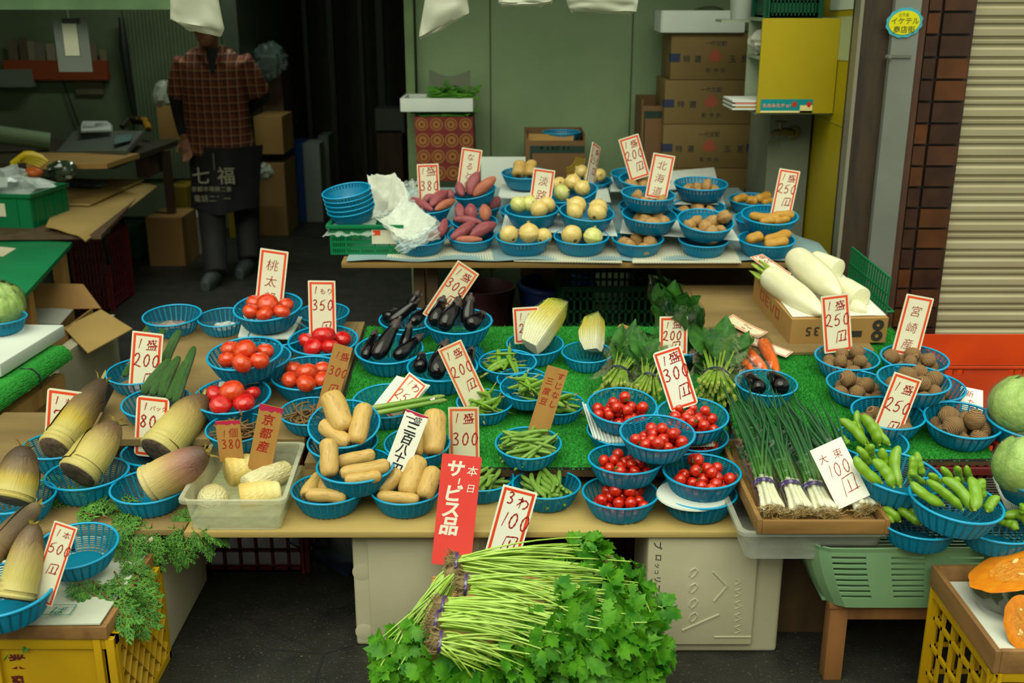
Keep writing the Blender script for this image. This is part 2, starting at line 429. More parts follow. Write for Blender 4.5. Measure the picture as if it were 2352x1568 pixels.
def ballprof(k=12,flat=1.0,dimple=0):
 """unit-radius ball, Z from -1 to 1 (times flat)"""
 o=[]
 for i in range(k+1):
  a=math.pi*i/k;r=math.sin(a);z=-math.cos(a)*flat
  if dimple and i>k*.62:z-=dimple*math.exp(-(r/.38)**2)
  o.append((r if 0<i<k else 0.0,z))
 return o
PROTO={}
def proto(name,me,kids=(),subs=None):
 """template (not linked): object name, its mesh and its child parts"""
 PROTO[name]=(me,list(kids));return name
def put(pname,name,label,cat,group,M):
 me,kids=PROTO[pname]
 o=ob(name,me,None,M);tag(o,label,cat,group)
 for kn,km in kids:ob(kn,km,o)
 return o
def lay(pname,name,label,cat,group,A,B_,r,twist=None,side=None):
 return put(pname,name,label,cat,group,frame(A,B_,r,rnd(0,6.28)if twist is None else twist,side))
# tomato
m_tom=mat('tomato_skin',(198,44,16),(212,84,32),scale=2.2,rough=.22,spec=.5,coat=.3,sss=.15,lo=.35,hi=.75)
m_tomr=mat('ripe_tomato_skin',(186,14,20),(204,34,24),scale=2.2,rough=.2,coat=.3,sss=.15)
m_calyx=mat('tomato_calyx',(74,110,30),rough=.7)
for i in range(3):
 proto('tomato%d'%i,veg(ballprof(14,.84,.10),24,namp=.05,nsc=2,seed=i+3,lobes=5+i,lamp=.012,name='tomato',mats=m_tom))
 proto('ripe%d'%i,veg(ballprof(14,.8,.12),24,namp=.05,nsc=2,seed=i+8,lobes=5+i,lamp=.016,name='tomato',mats=m_tomr))
def star(n,r,z,droop,w=.16):
 mb=MB()
 for i in range(n):
  a=2*math.pi*i/n;d=Vector((math.cos(a),math.sin(a),0));s=Vector((-d.y,d.x,0))
  vs=[Vector((0,0,z))+s*w*.5*r,Vector((0,0,z))-s*w*.5*r,d*r*.5+Vector((0,0,z+droop*.3))-s*w*r,d*r+Vector((0,0,z-droop)),d*r*.5+Vector((0,0,z+droop*.3))+s*w*r]
  mb.add(vs,[(0,1,2,3,4)])
 mb.tube([(0,0,z),(.03,0,z+.16),(.08,.02,z+.3)],[.07,.055,.05],6)
 return mb
m_cherry=mat('cherry_tomato_skin',(186,20,4),(206,52,8),scale=1.5,rough=.15,coat=.5,sss=.1,lo=.4,hi=.7)
ME_CH=veg(ballprof(10,.97),18,name='cherry_tomato',mats=m_cherry)
proto('cherry0',ME_CH);proto('cherry1',ME_CH,[('calyx',star(5,.62,.98,.2).mesh('calyx',m_calyx,0))])
# eggplant
m_egg=mat('eggplant_skin',(8,5,9),(18,10,18),scale=2,rough=.2,spec=.35,coat=.25,lo=.4,hi=.8)
m_eggc=mat('eggplant_calyx',(46,34,38),(78,66,56),scale=5,rough=.6,lo=.4,hi=.7)
for i,bd in enumerate((.0,.35,-.3)):
 body=veg(smooth_prof([(0,0),(.55,.02),(.9,.12),(1,.28),(.86,.5),(.62,.72),(.5,.88),(.3,.93),(0,.94)],24),20,bend=bd*.5,namp=.06,seed=i,name='eggplant',mats=m_egg)
 mb=MB()
 def fnc(v,an,j,bd=bd):return Vector((v.x+bd*.5*(4*(v.z-.5)**2-1),v.y,v.z-(.10*(1+math.cos(4*an))/2 if j==0 else 0)))
 mb.lathe([(.64,.82),(.6,.87),(.5,.925),(.24,.95),(.2,.99),(.22,1.04),(0,1.05)],20,fn=fnc)
 proto('egg%d'%i,body,[('calyx',mb.mesh('calyx',m_eggc,180))])
# cucumber
m_cuc=mat('cucumber_skin',(28,78,20),(84,130,48),scale=6,rough=.35,bump=.6,bscale=9,stretch=(4,4,.6),coat=.1,lo=.4,hi=.75)
for i,bd in enumerate((.2,-.25,.4)):
 proto('cuc%d'%i,veg(smooth_prof([(0,0),(.5,.01),(.8,.06),(.98,.2),(1,.5),(.9,.8),(.62,.94),(.34,.99),(0,1)],24),16,bend=bd,namp=.14,nsc=11,seed=i,name='cucumber',mats=m_cuc))
# bamboo shoot: sheathed cone with cut foot and ragged tip
bam=axis_mat('bamboo_sheath',[(.0,(182,164,90)),(.16,(186,172,98)),(.34,(176,152,52)),(.52,(120,96,54)),(.75,(78,60,44)),(1,(64,50,38))],rough=.5,noisec=.22,nscale=5,stretch=(3,3,.7),bump=.15)
bam2=axis_mat('pale_bamboo_sheath',[(.0,(190,176,108)),(.3,(186,170,92)),(.58,(160,138,78)),(.8,(112,88,60)),(1,(82,64,48))],rough=.5,noisec=.25,nscale=5,stretch=(3,3,.7),bump=.15)
bam3=axis_mat('dark_bamboo_sheath',[(.0,(150,120,76)),(.2,(120,96,62)),(.5,(92,72,50)),(.8,(80,64,46)),(1,(120,104,70))],rough=.65,noisec=.25,nscale=7,stretch=(3,3,.6),bump=.3)
bam4=axis_mat('pink_bamboo_sheath',[(.0,(196,180,124)),(.3,(188,164,100)),(.5,(166,126,88)),(.7,(140,94,82)),(.9,(92,66,54)),(1,(86,66,50))],rough=.5,noisec=.2,nscale=5,stretch=(3,3,.7),bump=.15)
m_bcut=mat('bamboo_cut_face',(112,92,72),(74,58,48),scale=3.5,rough=.7,bump=.3,bscale=12)
m_btip=mat('bamboo_tip_leaf',(168,150,48),(120,96,50),scale=6,rough=.6)
def bamboo(pn,mt,bend,seed):
 pr=smooth_prof([(.96,0),(1.02,.03),(.97,.06),(1.01,.09),(.94,.12),(.97,.16),(.93,.2),(.94,.3),(.92,.45),(.86,.62),(.70,.8),(.46,.94),(.26,1.0)],36)
 mb=MB()
 def fn(v,an,i):
  z=v.z;k=1+.06*nz((math.cos(an),math.sin(an),z*2.2),1,seed)
  s=math.sin(an*1+seed)*.04*(1 if z>.25 else 0)
  ov=.05 if(z>.22 and math.cos(an-1.0-z*2.0)>.55)else 0 # overlapping outer sheath
  return Vector((v.x*(k+s+ov)+bend*(z**2),v.y*(k+s+ov)*.92,z))
 mb.lathe(pr,30,fn=fn)
 body=mb.mesh('bamboo_shoot',mt,60)
 cut=MB().lathe([(0,-.012),(.5,-.02),(.86,-.012),(.93,.004),(.9,.012)],30,fn=lambda v,an,i:Vector((v.x,v.y*.92,v.z+.01*nz(v,3,seed))))
 tip=MB()
 for q in range(6):
  a=q*1.05+seed;b0=Vector((bend+.14*math.cos(a),.14*math.sin(a),.97));l=.35+.25*((q*37+seed)%5)/5
  d=Vector((math.cos(a)*l,math.sin(a)*l,.08+.02*(q%3)))
  s=Vector((-math.sin(a),math.cos(a),0))*.10
  tip.add([b0-s,b0+s,b0+d*.6+s*.7+Vector((0,0,.02)),b0+d,b0+d*.6-s*.7+Vector((0,0,.02))],[(0,1,2,3,4)])
 tip.lathe([(.22,.96),(.16,1.01),(.05,1.03),(0,1.03)],12,fn=lambda v,an,i:Vector((v.x+bend,v.y,v.z)))
 shs=[]
 for q,(a0,w0,z0,z1)in enumerate(((seed*1.9,1.15,.10,.80),(seed*1.9+2.3,1.0,.16,.97))):
  def sf(u,v,a0=a0,w0=w0,z0=z0,z1=z1):
   z=z0+(z1-z0)*v;an=a0+(u-.5)*2*w0*(1-v**2.2)**.6;r=0
   for(ra,za),(rb,zb)in zip(pr[:-1],pr[1:]):
    if za<=z<=zb+1e-6:r=ra+(rb-ra)*(z-za)/max(1e-6,zb-za)
   r=r*1.05+.015+.035*max(0,v-.8)*5*.6+.012*math.sin(u*20)*v
   return Vector((r*math.cos(an)+bend*z*z,r*math.sin(an)*.92,z))
  shs.append(('sheath',MB().grid(sf,12,16).mesh('sheath',mt,60)))
 proto(pn,body,[*shs,('cut_foot',cut.mesh('cut_foot',m_bcut,60)),('tip',tip.mesh('tip',m_btip,0))])
bamboo('bam0',bam,.15,1);bamboo('bam1',bam2,-.1,2);bamboo('bam2',bam2,.2,3);bamboo('bam3',bam4,.1,4);bamboo('bam4',bam3,.2,5);bamboo('bam5',bam,-.15,6)
# lotus root
m_lot=mat('lotus_root_skin',(196,160,90),(140,104,56),scale=4.5,rough=.5,bump=.12,bscale=10,lo=.52,hi=.85,detail=7)
nt=m_lot.node_tree;
m_lend=mat('lotus_root_joint',(120,92,50),(60,46,32),scale=6,rough=.7)
for i,bd in enumerate((.12,-.2,.3,0)):
 body=veg(smooth_prof([(.42,0),(.7,.03),(.94,.12),(1,.3),(.98,.6),(1,.8),(.86,.93),(.55,.99),(.38,1)],26),22,bend=bd*.5,namp=.12,nsc=3,seed=i+20,name='lotus_root',mats=m_lot)
 jn=[]
 for z0,s in((0,-1),(1,1)):
  en=MB().lathe([(.42,z0),(.40,z0+s*.012),(.3,z0+s*.022),(0,z0+s*.02)],16,fn=lambda v,an,j:Vector((v.x*(1+.12*math.cos(5*an))+0,v.y*(1+.12*math.cos(5*an)),v.z)));jn.append(('joint',en.mesh('joint',m_lend,60)))
 proto('lotus%d'%i,body,jn)
# onion
m_oni=mat('onion_skin',(216,190,116),(198,150,66),scale=2.2,rough=.35,coat=.2,stretch=(2,2,.35),lo=.5,hi=.8,detail=6)
m_onig=mat('green_onion_bulb_skin',(196,200,100),(214,206,150),scale=2,rough=.35,coat=.2,stretch=(2,2,.35),lo=.4,hi=.7,detail=6)
m_oneck=mat('onion_neck',(150,120,58),(196,176,90),scale=6,rough=.7)
for i in range(3):
 pr=smooth_prof([(0,-.9),(.34,-.86),(.8,-.58),(1.02,-.1),(1.0,.2),(.8,.6),(.42,.86),(.2,.96),(.14,1.02)],24)
 nk=MB().lathe([(.2,.9),(.14,1.0),(.15,1.12),(.1,1.18),(0,1.16)],10,fn=lambda v,an,j:v+Vector((.06*(v.z-.9),.04*math.sin(an*3)*(v.z-.9),0)))
 rt=MB().lathe([(.24,-.85),(.2,-.9),(.08,-.95),(0,-.93)],12)
 proto('onion%d'%i,veg(pr,22,namp=.05,seed=i,name='onion',mats=m_onig if i==2 else m_oni),[('neck',nk.mesh('neck',m_oneck,180)),('root_plate',rt.mesh('root_plate',m_lend,180))])
# potatoes
m_pot=mat('potato_skin',(178,138,82),(150,112,62),scale=2.5,rough=.65,bump=.15,bscale=14,lo=.35,hi=.7,detail=6)
m_poty=mat('yellow_potato_skin',(190,142,48),(168,120,40),scale=2.5,rough=.6,bump=.15,bscale=14,detail=6)
for i in range(3):
 proto('pot%d'%i,veg(ballprof(12),18,namp=.28,nsc=2.6,seed=i+30,name='potato',mats=m_pot))
 proto('poty%d'%i,veg(smooth_prof([(0,0),(.6,.03),(.95,.2),(.9,.5),(1,.78),(.6,.97),(0,1)],14),18,bend=.3-.2*i,namp=.2,nsc=3,seed=i+40,name='potato',mats=m_poty))
# sweet potato
m_sw=mat('sweet_potato_skin',(138,60,70),(164,98,98),scale=2.5,rough=.55,bump=.2,bscale=12,stretch=(2,2,.5),lo=.4,hi=.8,detail=6)
m_sw2=mat('brown_sweet_potato_skin',(160,84,62),(180,110,84),scale=2.5,rough=.6,bump=.2,bscale=12,stretch=(2,2,.5),detail=6)
for i,bd in enumerate((.2,-.3,.1)):
 proto('sweet%d'%i,veg(smooth_prof([(0,0),(.25,.01),(.5,.07),(.9,.28),(1,.5),(.86,.72),(.5,.92),(.25,.99),(0,1)],18),18,bend=bd,namp=.16,nsc=3.5,seed=i+50,name='sweet_potato',mats=m_sw2 if i==2 else m_sw))
# taro: ringed brown corm
m_taro=mat('taro_skin',(158,120,76),(92,66,40),scale=2.4,rough=.8,bump=.5,bscale=16,wave='Z',lo=.35,hi=.8)
for i in range(3):
 proto('taro%d'%i,veg(smooth_prof([(.18,-.98),(.55,-.85),(.92,-.35),(1,.05),(.86,.5),(.5,.85),(.2,1.02),(0,1.04)],26),20,namp=.14,nsc=3,seed=i+60,name='taro',mats=m_taro,
  lobes=0))
# pods and beans
m_pea=mat('pea_pod_green',(92,136,30),(116,156,44),scale=3,rough=.42,sss=.1)
m_bean=mat('green_bean_skin',(98,136,48),(120,156,64),scale=3,rough=.45)
m_fava=mat('broad_bean_pod',(122,164,28),(104,148,24),scale=3,rough=.4,bump=.1,bscale=12,coat=.1)
m_tipg=mat('pod_tip',(120,132,60),(160,150,90),scale=5)
for i,bd in enumerate((.55,-.6,.25)):
 pd=veg(smooth_prof([(0,0),(.5,.04),(.95,.2),(1,.5),(.92,.78),(.45,.95),(.1,1)],18),10,bend=bd*1.6,flat=.55,namp=.1,nsc=8,seed=i,name='pea_pod',mats=m_pea)
 st=MB().tube([(0,0,.97),(.1,0,1.04),(.5,.1,1.12)],[.26,.2,.1],5);st.add(star(4,.7,.98,.02,.3).v,star(4,.7,.98,.02,.3).f)
 proto('pea%d'%i,pd,[('stem',st.mesh('stem',m_tipg,60))])
for i,bd in enumerate((1.2,-1.6,.6)):
 pd=veg(smooth_prof([(0,0),(.55,.02),(.9,.08),(1,.3),(1,.7),(.9,.9),(.4,.985),(.15,1)],20),8,bend=bd,namp=.16,nsc=14,seed=i+4,name='green_bean',mats=m_bean)
 proto('bean%d'%i,pd)
for i,bd in enumerate((.5,-.45,.8)):
 pr=[]
 for q in range(25):
  z=q/24;e=min(1,(math.sin(math.pi*min(max(z,0),1))*1.9)**.55)if 0<z<1 else 0
  pr.append((e*(.95+.05*math.cos(z*2*math.pi*(3+i%2)+.6)),z))
 pd=veg(pr,14,bend=bd,namp=.08,nsc=4,flat=.8,seed=i+9,name='broad_bean_pod',mats=m_fava)
 st=MB().lathe([(.3,-.02),(.25,.01),(.34,.04),(.1,.05)],8)
 proto('fava%d'%i,pd,[('stem_end',st.mesh('stem_end',mat('pod_stem_end',(128,150,40)),180))])
# dried fern shoots
m_fern=mat('fern_shoot_brown',(116,76,40),(92,84,42),scale=3,rough=.7,lo=.4,hi=.7)
for i in range(4):
 rg=random.Random(i);pts=[Vector((0,0,0))];d=Vector((1,0,0));a=0
 for q in range(13):
  a+=rg.uniform(-.5,.5)+(.25 if i%2 else-.2);pts.append(pts[-1]+Vector((math.cos(a),math.sin(a),rg.uniform(-.18,.18)))*.085)
 c=sum(pts,Vector())/len(pts)
 mb=MB().tube([p-c for p in pts],[.02,.026,.03,.03,.03,.03,.03,.03,.028,.026,.024,.024,.03,.03],6)
 mb.v=[tuple(v)for v in mb.v];proto('fern%d'%i,mb.mesh('fern_shoot',m_fern,180))
# ---------------------------------------------------------------- filling a basket
def relax(n,r,R0=.335,R1=.47,H=BH,seed=0,it=160,rv=.12):
 """n balls of radius r (basket width 1) dropped into the bowl; returns local positions"""
 g=random.Random(seed);P=[];rs=[]
 for i in range(n):
  a=g.uniform(0,6.28);q=g.uniform(0,.28);P.append(Vector((math.cos(a)*q,math.sin(a)*q,.1+i*r*.5)));rs.append(r*g.uniform(1-rv,1+rv))
 for k in range(it):
  for p in P:p.z-=.012*(1-k/it)+.002
  for _ in range(2):
   for i in range(n):
    for j in range(i):
     d=P[i]-P[j];l=d.length;m=rs[i]+rs[j]
     if l<m:
      if l<1e-6:d=Vector((g.uniform(-1,1),g.uniform(-1,1),.1));l=d.length
      d*=(m-l)/l*.5;P[i]+=d;P[j]-=d
   for i,p in enumerate(P):
    if p.z<rs[i]+.012:p.z=rs[i]+.012
    t=min(1,p.z/H);Rm=R0+(R1-R0)*t-rs[i]*.95;q=math.hypot(p.x,p.y)
    if q>Rm>0:p.x*=Rm/q;p.y*=Rm/q
 return list(zip(P,rs))
def fill(B,n,r,protos,name,label,cat,group,sx=(1,1,1),seed=0,up=False):
 for p,q in relax(n,r,seed=seed):
  e=Euler((rnd(-.5,.5),rnd(-.5,.5),rnd(0,6.3)))if up else Euler((rnd(0,6.3),rnd(0,6.3),rnd(0,6.3)))
  M=B.M@Matrix.Translation(p)@(e.to_matrix()@Matrix.Diagonal((q*sx[0],q*sx[1],q*sx[2]))).to_4x4()
  put(random.choice(protos),name,label,cat,group,M)
def heap(B,n,L,r,protos,name,label,cat,group,seed=0,z0=.06,z1=.34,aim=None,spread=6.28,rmax=.36,lift=.35,centre=(0,0)):
 """n long thin things tossed into the bowl, layer by layer (basket width 1)"""
 g=random.Random(seed)
 for i in range(n):
  t=i/max(1,n-1);z=z0+(z1-z0)*t
  q=rmax*math.sqrt(g.random())*(1-.55*t);a=g.uniform(0,6.28)
  yaw=g.uniform(0,6.28)if aim is None else aim+g.uniform(-spread,spread)
  l=L*g.uniform(.8,1.15);pit=g.uniform(-lift,lift)*.6
  d=Vector((math.cos(yaw)*math.cos(pit),math.sin(yaw)*math.cos(pit),math.sin(pit)))
  c=Vector((centre[0]+math.cos(a)*q,centre[1]+math.sin(a)*q,z))
  lim=prof_r(min(1,z/BH))-.03 # keep both ends inside the bowl
  for e in(c-d*l/2,c+d*l/2):
   h=math.hypot(e.x,e.y)
   if h>lim and z<BH+.03:k=(h-lim)/h;c-=Vector((e.x,e.y,0))*k*.75
  A=B.M@(c-d*l/2);E_=B.M@(c+d*l/2)
  lay(g.choice(protos),name,label,cat,group,A,E_,r*B.D*g.uniform(.85,1.15))
# ================================================================ baskets and what is in them
def ordinal(i,n):
 if n==1:return ''
 if i==0:return 'leftmost'
 if i==n-1:return 'rightmost'
 if n%2 and i==n//2 and n==3:return 'middle'
 w=['','second','third','fourth','fifth','sixth','seventh','eighth']
 return(w[i]+' from the left')if i<=(n-1)/2 else(w[n-1-i]+' from the right')
def rank(objs,desc,where):
 """label each thing of a small pile by its place in the pile"""
 def px(o):
  p=o.matrix_basis@Vector((0,0,.5 if o.get('long')else 0))-CAM;return p.x/p.dot(FW)
 objs=sorted(objs,key=px)
 for i,o in enumerate(objs):
  w=ordinal(i,len(objs));o['label']=(desc+(', '+w if w else '')+' '+where).strip()
def balls(B,data,protos,name,desc,where,cat,group,sx=(1,1,1),tilt=.5):
 out=[]
 for(x,y,r,h)in data:
  c=bp(B,x,y,h);q=px2m(r,c)
  M=Matrix.Translation(c)@(Euler((rnd(-tilt,tilt),rnd(-tilt,tilt),rnd(0,6.3))).to_matrix()@Matrix.Diagonal((q*sx[0],q*sx[1],q*sx[2]))).to_4x4()
  out.append(put(random.choice(protos),name,'x',cat,group,M))
 rank(out,desc,where);return out
def sticks(B,data,protos,name,desc,where,cat,group,k=.5,twist=None):
 """long vegetables: (foot x, y, h above rim, tip x, y, h, width px)"""
 out=[]
 for i,(x0,y0,h0,x1,y1,h1,w)in enumerate(data):
  A,E_=bp(B,x0,y0,h0),bp(B,x1,y1,h1);q=px2m(w,A)*k
  o=lay(protos[i%len(protos)],name,'x',cat,group,A,E_,q,twist);o['long']=1;out.append(o)
 rank(out,desc,where)
 for o in out:del o['long']
 return out
GB='blue plastic baskets on the stall'
def bk(*a,**k):return basket(*a,group=GB,**k)
TOM=['tomato0','tomato1','tomato2'];RIPE=['ripe0','ripe1','ripe2']
# ---- tomatoes (upper board)
te1=bk('empty blue basket with scraps of clear film, behind the cucumbers',395,722,134,UP,0)
te2=bk('empty blue basket with crumpled film, just behind the momotaro tomatoes'.replace('momotaro ','foam board of the topmost '),512,727,117,UP,0)
t2=bk('empty blue basket half hidden behind the 350 sign',743,716,119,UP,0)
t1b=bk('blue basket under the white foam board of the topmost tomatoes',640,765,140,UP,0)
t1=bk('blue basket of six tomatoes in front of the tallest sign',615,702,159,UP,.075,3,2)
t3=bk('blue basket of dark red tomatoes in front of the 350 sign',742,779,162,UP,.0,2)
t4b=bk('blue basket nested under the middle tomato basket',588,818,160,UP,.05)
t4=bk('blue basket of six orange red tomatoes, stacked on a foam board',562,809,175,UP,.085,2,3)
t5=bk('blue basket of tomatoes beside the brown 300 yen tag',706,854,172,UP,0,2)
t6=bk('blue basket of ripe tomatoes under the stacked foam board',533,906,177,UP,0,2)
balls(t1,[(615,697,25,.032),(585,695,20,.005),(656,700,19,.005),(577,715,20,.008),(647,716,20,.008),(608,722,20,.01)],TOM,'tomato','orange red tomato','in the basket of the tallest sign','tomato','tomatoes in the topmost tomato basket')
balls(t4,[(562,803,27,.035),(529,801,22,.005),(609,806,21,.005),(523,826,22,.01),(596,828,23,.01),(556,834,25,.014)],TOM,'tomato','orange red tomato','in the basket on the foam board','tomato','tomatoes in the middle tomato basket')
balls(t3,[(743,771,28,.035),(706,782,21,.0),(786,778,21,0),(720,797,24,.01),(759,797,22,.01)],RIPE,'tomato','glossy dark red tomato','in the basket at the 350 sign','tomato','tomatoes by the 350 sign')
balls(t5,[(704,855,26,.03),(675,848,21,.0),(739,847,20,0),(667,872,21,.008),(703,880,23,.012),(740,872,21,.008)],TOM,'tomato','pale red tomato','in the basket by the brown 300 tag','tomato','tomatoes by the brown tag')
balls(t6,[(533,898,29,.035),(493,904,21,.0),(579,903,20,0),(507,930,26,.01),(560,925,26,.01)],[*RIPE,'tomato0'],'tomato','ripe red tomato','in the basket under the foam board','tomato','tomatoes in the lowest tomato basket')
# ---- cucumbers
u1=bk('blue basket of cucumbers behind the 200 yen sign',319,850,148,UP,-.01)
u2=bk('blue basket holding a fan of long cucumbers behind the 800 sign',359,921,158,UP,-.01)
CUC=['cuc0','cuc1','cuc2']
sticks(u1,[(283,864,0,330,800,.05,17),(300,858,0,339,750,.10,19),(335,850,0,377,754,.09,19),(375,840,0,414,757,.09,22)],CUC,'cucumber','dark green cucumber','behind the 200 yen sign','cucumber','cucumbers in the back basket')
sticks(u2,[(402,925,.0,447,795,.12,23),(385,918,.01,426,828,.09,20),(370,912,.015,412,818,.10,23),(348,908,.015,398,832,.08,21),(328,905,.01,392,825,.09,24)],CUC,'cucumber','long knobbly cucumber','in the fan behind the 800 sign','cucumber','cucumbers in the front basket')
# ---- aubergines
EGG=['egg0','egg1','egg2']
e2=bk('blue basket of aubergines at the far edge of the turf',937,731,135,UP,0)
ep=bk('upturned blue basket used as a stand for aubergines',1060,800,128,UP,0,flip=True)
e3=bk('blue basket of aubergines raised on an upturned basket',1053,735,158,UP,.063)
e1=bk('blue basket of aubergines nearest the tomatoes',894,799,159,UP,0,2)
e4=bk('blue basket of two big aubergines behind the slanted 200 sign',1016,839,165,UP,0)
sticks(e2,[(886,733,0,912,712,.01,30),(893,741,.0,968,679,.08,29),(945,743,0,990,701,.03,27),(940,712,.03,962,668,.10,27)],EGG,'aubergine','black aubergine','in the basket at the far turf edge','aubergine','aubergines in the far basket',.52)
sticks(e3,[(996,745,.005,1019,682,.065,37),(1016,756,.005,1058,689,.07,40),(1036,730,.0,1056,680,.08,30),(1070,745,0,1082,675,.09,33),(1074,752,.0,1112,718,.02,36)],EGG,'aubergine','glossy black aubergine','in the raised basket','aubergine','aubergines in the raised basket',.52)
sticks(e1,[(838,822,.0,864,759,.04,28),(862,822,.005,918,731,.09,38),(925,800,0,943,741,.06,27),(908,821,.0,970,769,.03,32)],EGG,'aubergine','long purple black aubergine','in the basket nearest the tomatoes','aubergine','aubergines nearest the tomatoes',.52)
sticks(e4,[(965,850,.01,969,811,.03,34),(1001,866,.005,1026,783,.07,44),(1070,842,0,1085,797,.03,26)],EGG,'aubergine','fat glossy aubergine','behind the slanted 200 sign','aubergine','aubergines behind the slanted sign',.52)
m1=bk('blue basket with just two small aubergines, beside the carrots',1760,877,143,UP,0)
sticks(m1,[(1748,897,.004,1715,858,.012,36),(1800,897,.004,1768,858,.012,40)],EGG,'aubergine','small shiny aubergine','of the two beside the carrots','aubergine','two aubergines by the carrots',.52)
# ---- peas and beans
PEA=['pea0','pea1','pea2'];BEAN=['bean0','bean1','bean2']
p1=bk('blue basket of pea pods in front of the cut cabbage',1166,829,136,UP,0)
p2b=bk('blue basket standing under the pea pods at the brown tag',1200,868,120,UP,0)
p2=bk('blue basket of pea pods left of the brown wooden bean tag',1212,887,130,UP,.035,4)
p3=bk('blue basket of pea pods at the foot of the slanted 200 sign',1113,921,133,UP,0)
p4=bk('blue basket of pea pods right behind the brown wooden bean tag',1283,924,121,UP,0)
for B,n,sd,w in((p1,17,1,'in front of the cut cabbage'),(p2,17,2,'left of the brown bean tag'),(p3,20,3,'at the foot of the slanted sign'),(p4,12,4,'behind the brown bean tag')):
 heap(B,n+4,.50,.046,PEA,'pea_pod','green pea pod heaped in the basket '+w,'pea pod','pea pods '+w,seed=sd,z0=.10,z1=.40,lift=.7)
n1=bk('blue basket of green beans below the brown bean tag',1213.5,1015,155,UP,.0)
n2=bk('blue basket of green beans behind the 3 for 100 yen sign',1255,1109,161,LOW,0)
n3=bk('blue basket of green beans behind the pink red sign',1107,1094,150,LOW,0)
heap(n1,40,.74,.032,BEAN,'green_bean','thin green bean in the basket below the brown tag','green bean','beans below the brown tag',seed=5,z0=.12,z1=.38,aim=.25,spread=.9,rmax=.33,lift=.55)
heap(n2,34,.62,.034,BEAN,'green_bean','thin green bean in the basket behind the 3 for 100 sign','green bean','beans behind the 3 for 100 sign',seed=6,z0=.12,z1=.36,aim=1.9,spread=.5,rmax=.33,lift=.35)
heap(n3,30,.62,.034,BEAN,'green_bean','thin green bean in the basket behind the red sign','green bean','beans behind the red sign',seed=8,z0=.12,z1=.36,aim=.9,spread=.7,rmax=.33,lift=.35)
# ---- cherry tomatoes
k1b=bk('blue basket under the ribbed foam board of cherry tomatoes',1422,985,150,UP,0)
k2b=bk('blue basket hidden under the cherry tomatoes nearest the leeks',1598,998,152,UP,0)
k7=bk('lowest blue cherry tomato basket, at the plank end',1604,1127,180,LOW,0)
k5=bk('lowest blue basket of cherry tomatoes, second along the plank',1425,1128,178,LOW,0)
k1=bk('blue basket of cherry tomatoes on the ribbed foam board',1429,929,163,UP,.065,4)
k2=bk('blue basket of cherry tomatoes at the foot of the wide 300 sign',1591,950,167,UP,.06,2)
k4=bk('blue basket of cherry tomatoes stacked second from the plank',1437,1051,175,LOW,.075)
k6=bk('blue basket of cherry tomatoes on the white lid by the leek tray',1612,1079,182,LOW,.06,2)
k3=bk('blue basket of cherry tomatoes crowning the middle of the stack',1510,991,175,UP,.085)
for B,n,sd,w in((k1,30,1,'on the ribbed foam board'),(k2,26,2,'below the wide 300 sign'),(k3,28,3,'crowning the stack'),(k4,26,4,'second from the plank'),(k5,26,5,'lowest on the plank'),(k6,30,6,'by the leek tray'),(k2b,14,7,'half hidden under the board')):
 fill(B,n+6,.077,['cherry0','cherry0','cherry1'],'cherry_tomato','shiny red cherry tomato in the basket '+w,'cherry tomato','cherry tomatoes '+w,seed=sd)
# ---- taro
TARO=['taro0','taro1','taro2']
r1=bk('blue basket of taro in front of the daikon carton',1946,818,147,UP,0)
r2=bk('blue basket of taro in front of the tall red framed origin sign',2101,820,153,UP,0)
r4b=bk('blue basket of taro under the taller stack by the shutter',2135,884,162,UP,0)
r3=bk('blue basket of taro between the carton row and the 250 sign',1972,879,146,UP,0)
r4=bk('blue basket of taro stacked behind the slanted 250 sign',2099,869,165,UP,.06)
r5=bk('blue basket of taro cut across by the slanted 250 sign',2040,946,167,UP,0)
r6=bk('blue basket of big taro at the front edge of the turf',2212,962,175,UP,0,2)
for B,n,sd,r,w in((r1,12,1,.118,'in the basket by the daikon carton'),(r2,12,2,.12,'in the basket of the origin sign'),(r3,11,3,.122,'in the basket left of the stack'),(r4,12,4,.118,'in the stacked basket'),(r5,8,5,.115,'under the slanted 250 sign'),(r6,11,6,.125,'at the turf front edge'),(r4b,6,7,.11,'in the basket under the stack')):
 g0=set(COL.objects);fill(B,n,r,TARO,'taro','x','taro','taro '+w,(1,.95,1.05),sd)
 rank([o for o in COL.objects if o not in g0 and o.get('category')=='taro']if n<10 else[],'ringed brown taro',w)
 if n>=10:
  for o in COL.objects:
   if o not in g0 and o.get('category')=='taro':o['label']='ringed brown taro heaped '+w
# ---- broad beans
FAVA=['fava0','fava1','fava2']
RB=Plane(.45,2.55,.03)
q4=bk('lowest blue basket of broad beans beside the leek tray',2111,1195,180,GREEN,0)
q5=bk('lowest blue basket of broad beans beside the cut pumpkin',2293,1203,185,GREEN,0)
q1=bk('blue basket of broad beans behind the paper 100 yen sign',2003,1010,165,UP,-.02)
q2=bk('wide blue basket of broad beans beside the paper sign',2064,1082,205,RB,.05,4,-6)
q3=bk('big blue basket of broad beans on top of two others',2197,1146,212,GREEN,.075,4,-5)
sticks(q1,[(1989,1022,0,1928,961,.06,25),(2020,1022,0,1979,951,.07,27),(1994,1017,0,1959,966,.05,21),(2043,1022,0,2005,969,.05,25),(1951,1018,0,1933,1000,.02,18),(1985,1000,.01,1968,941,.07,18)],FAVA,'broad_bean_pod','plump broad bean pod','behind the paper 100 sign','broad bean','broad beans behind the paper sign')
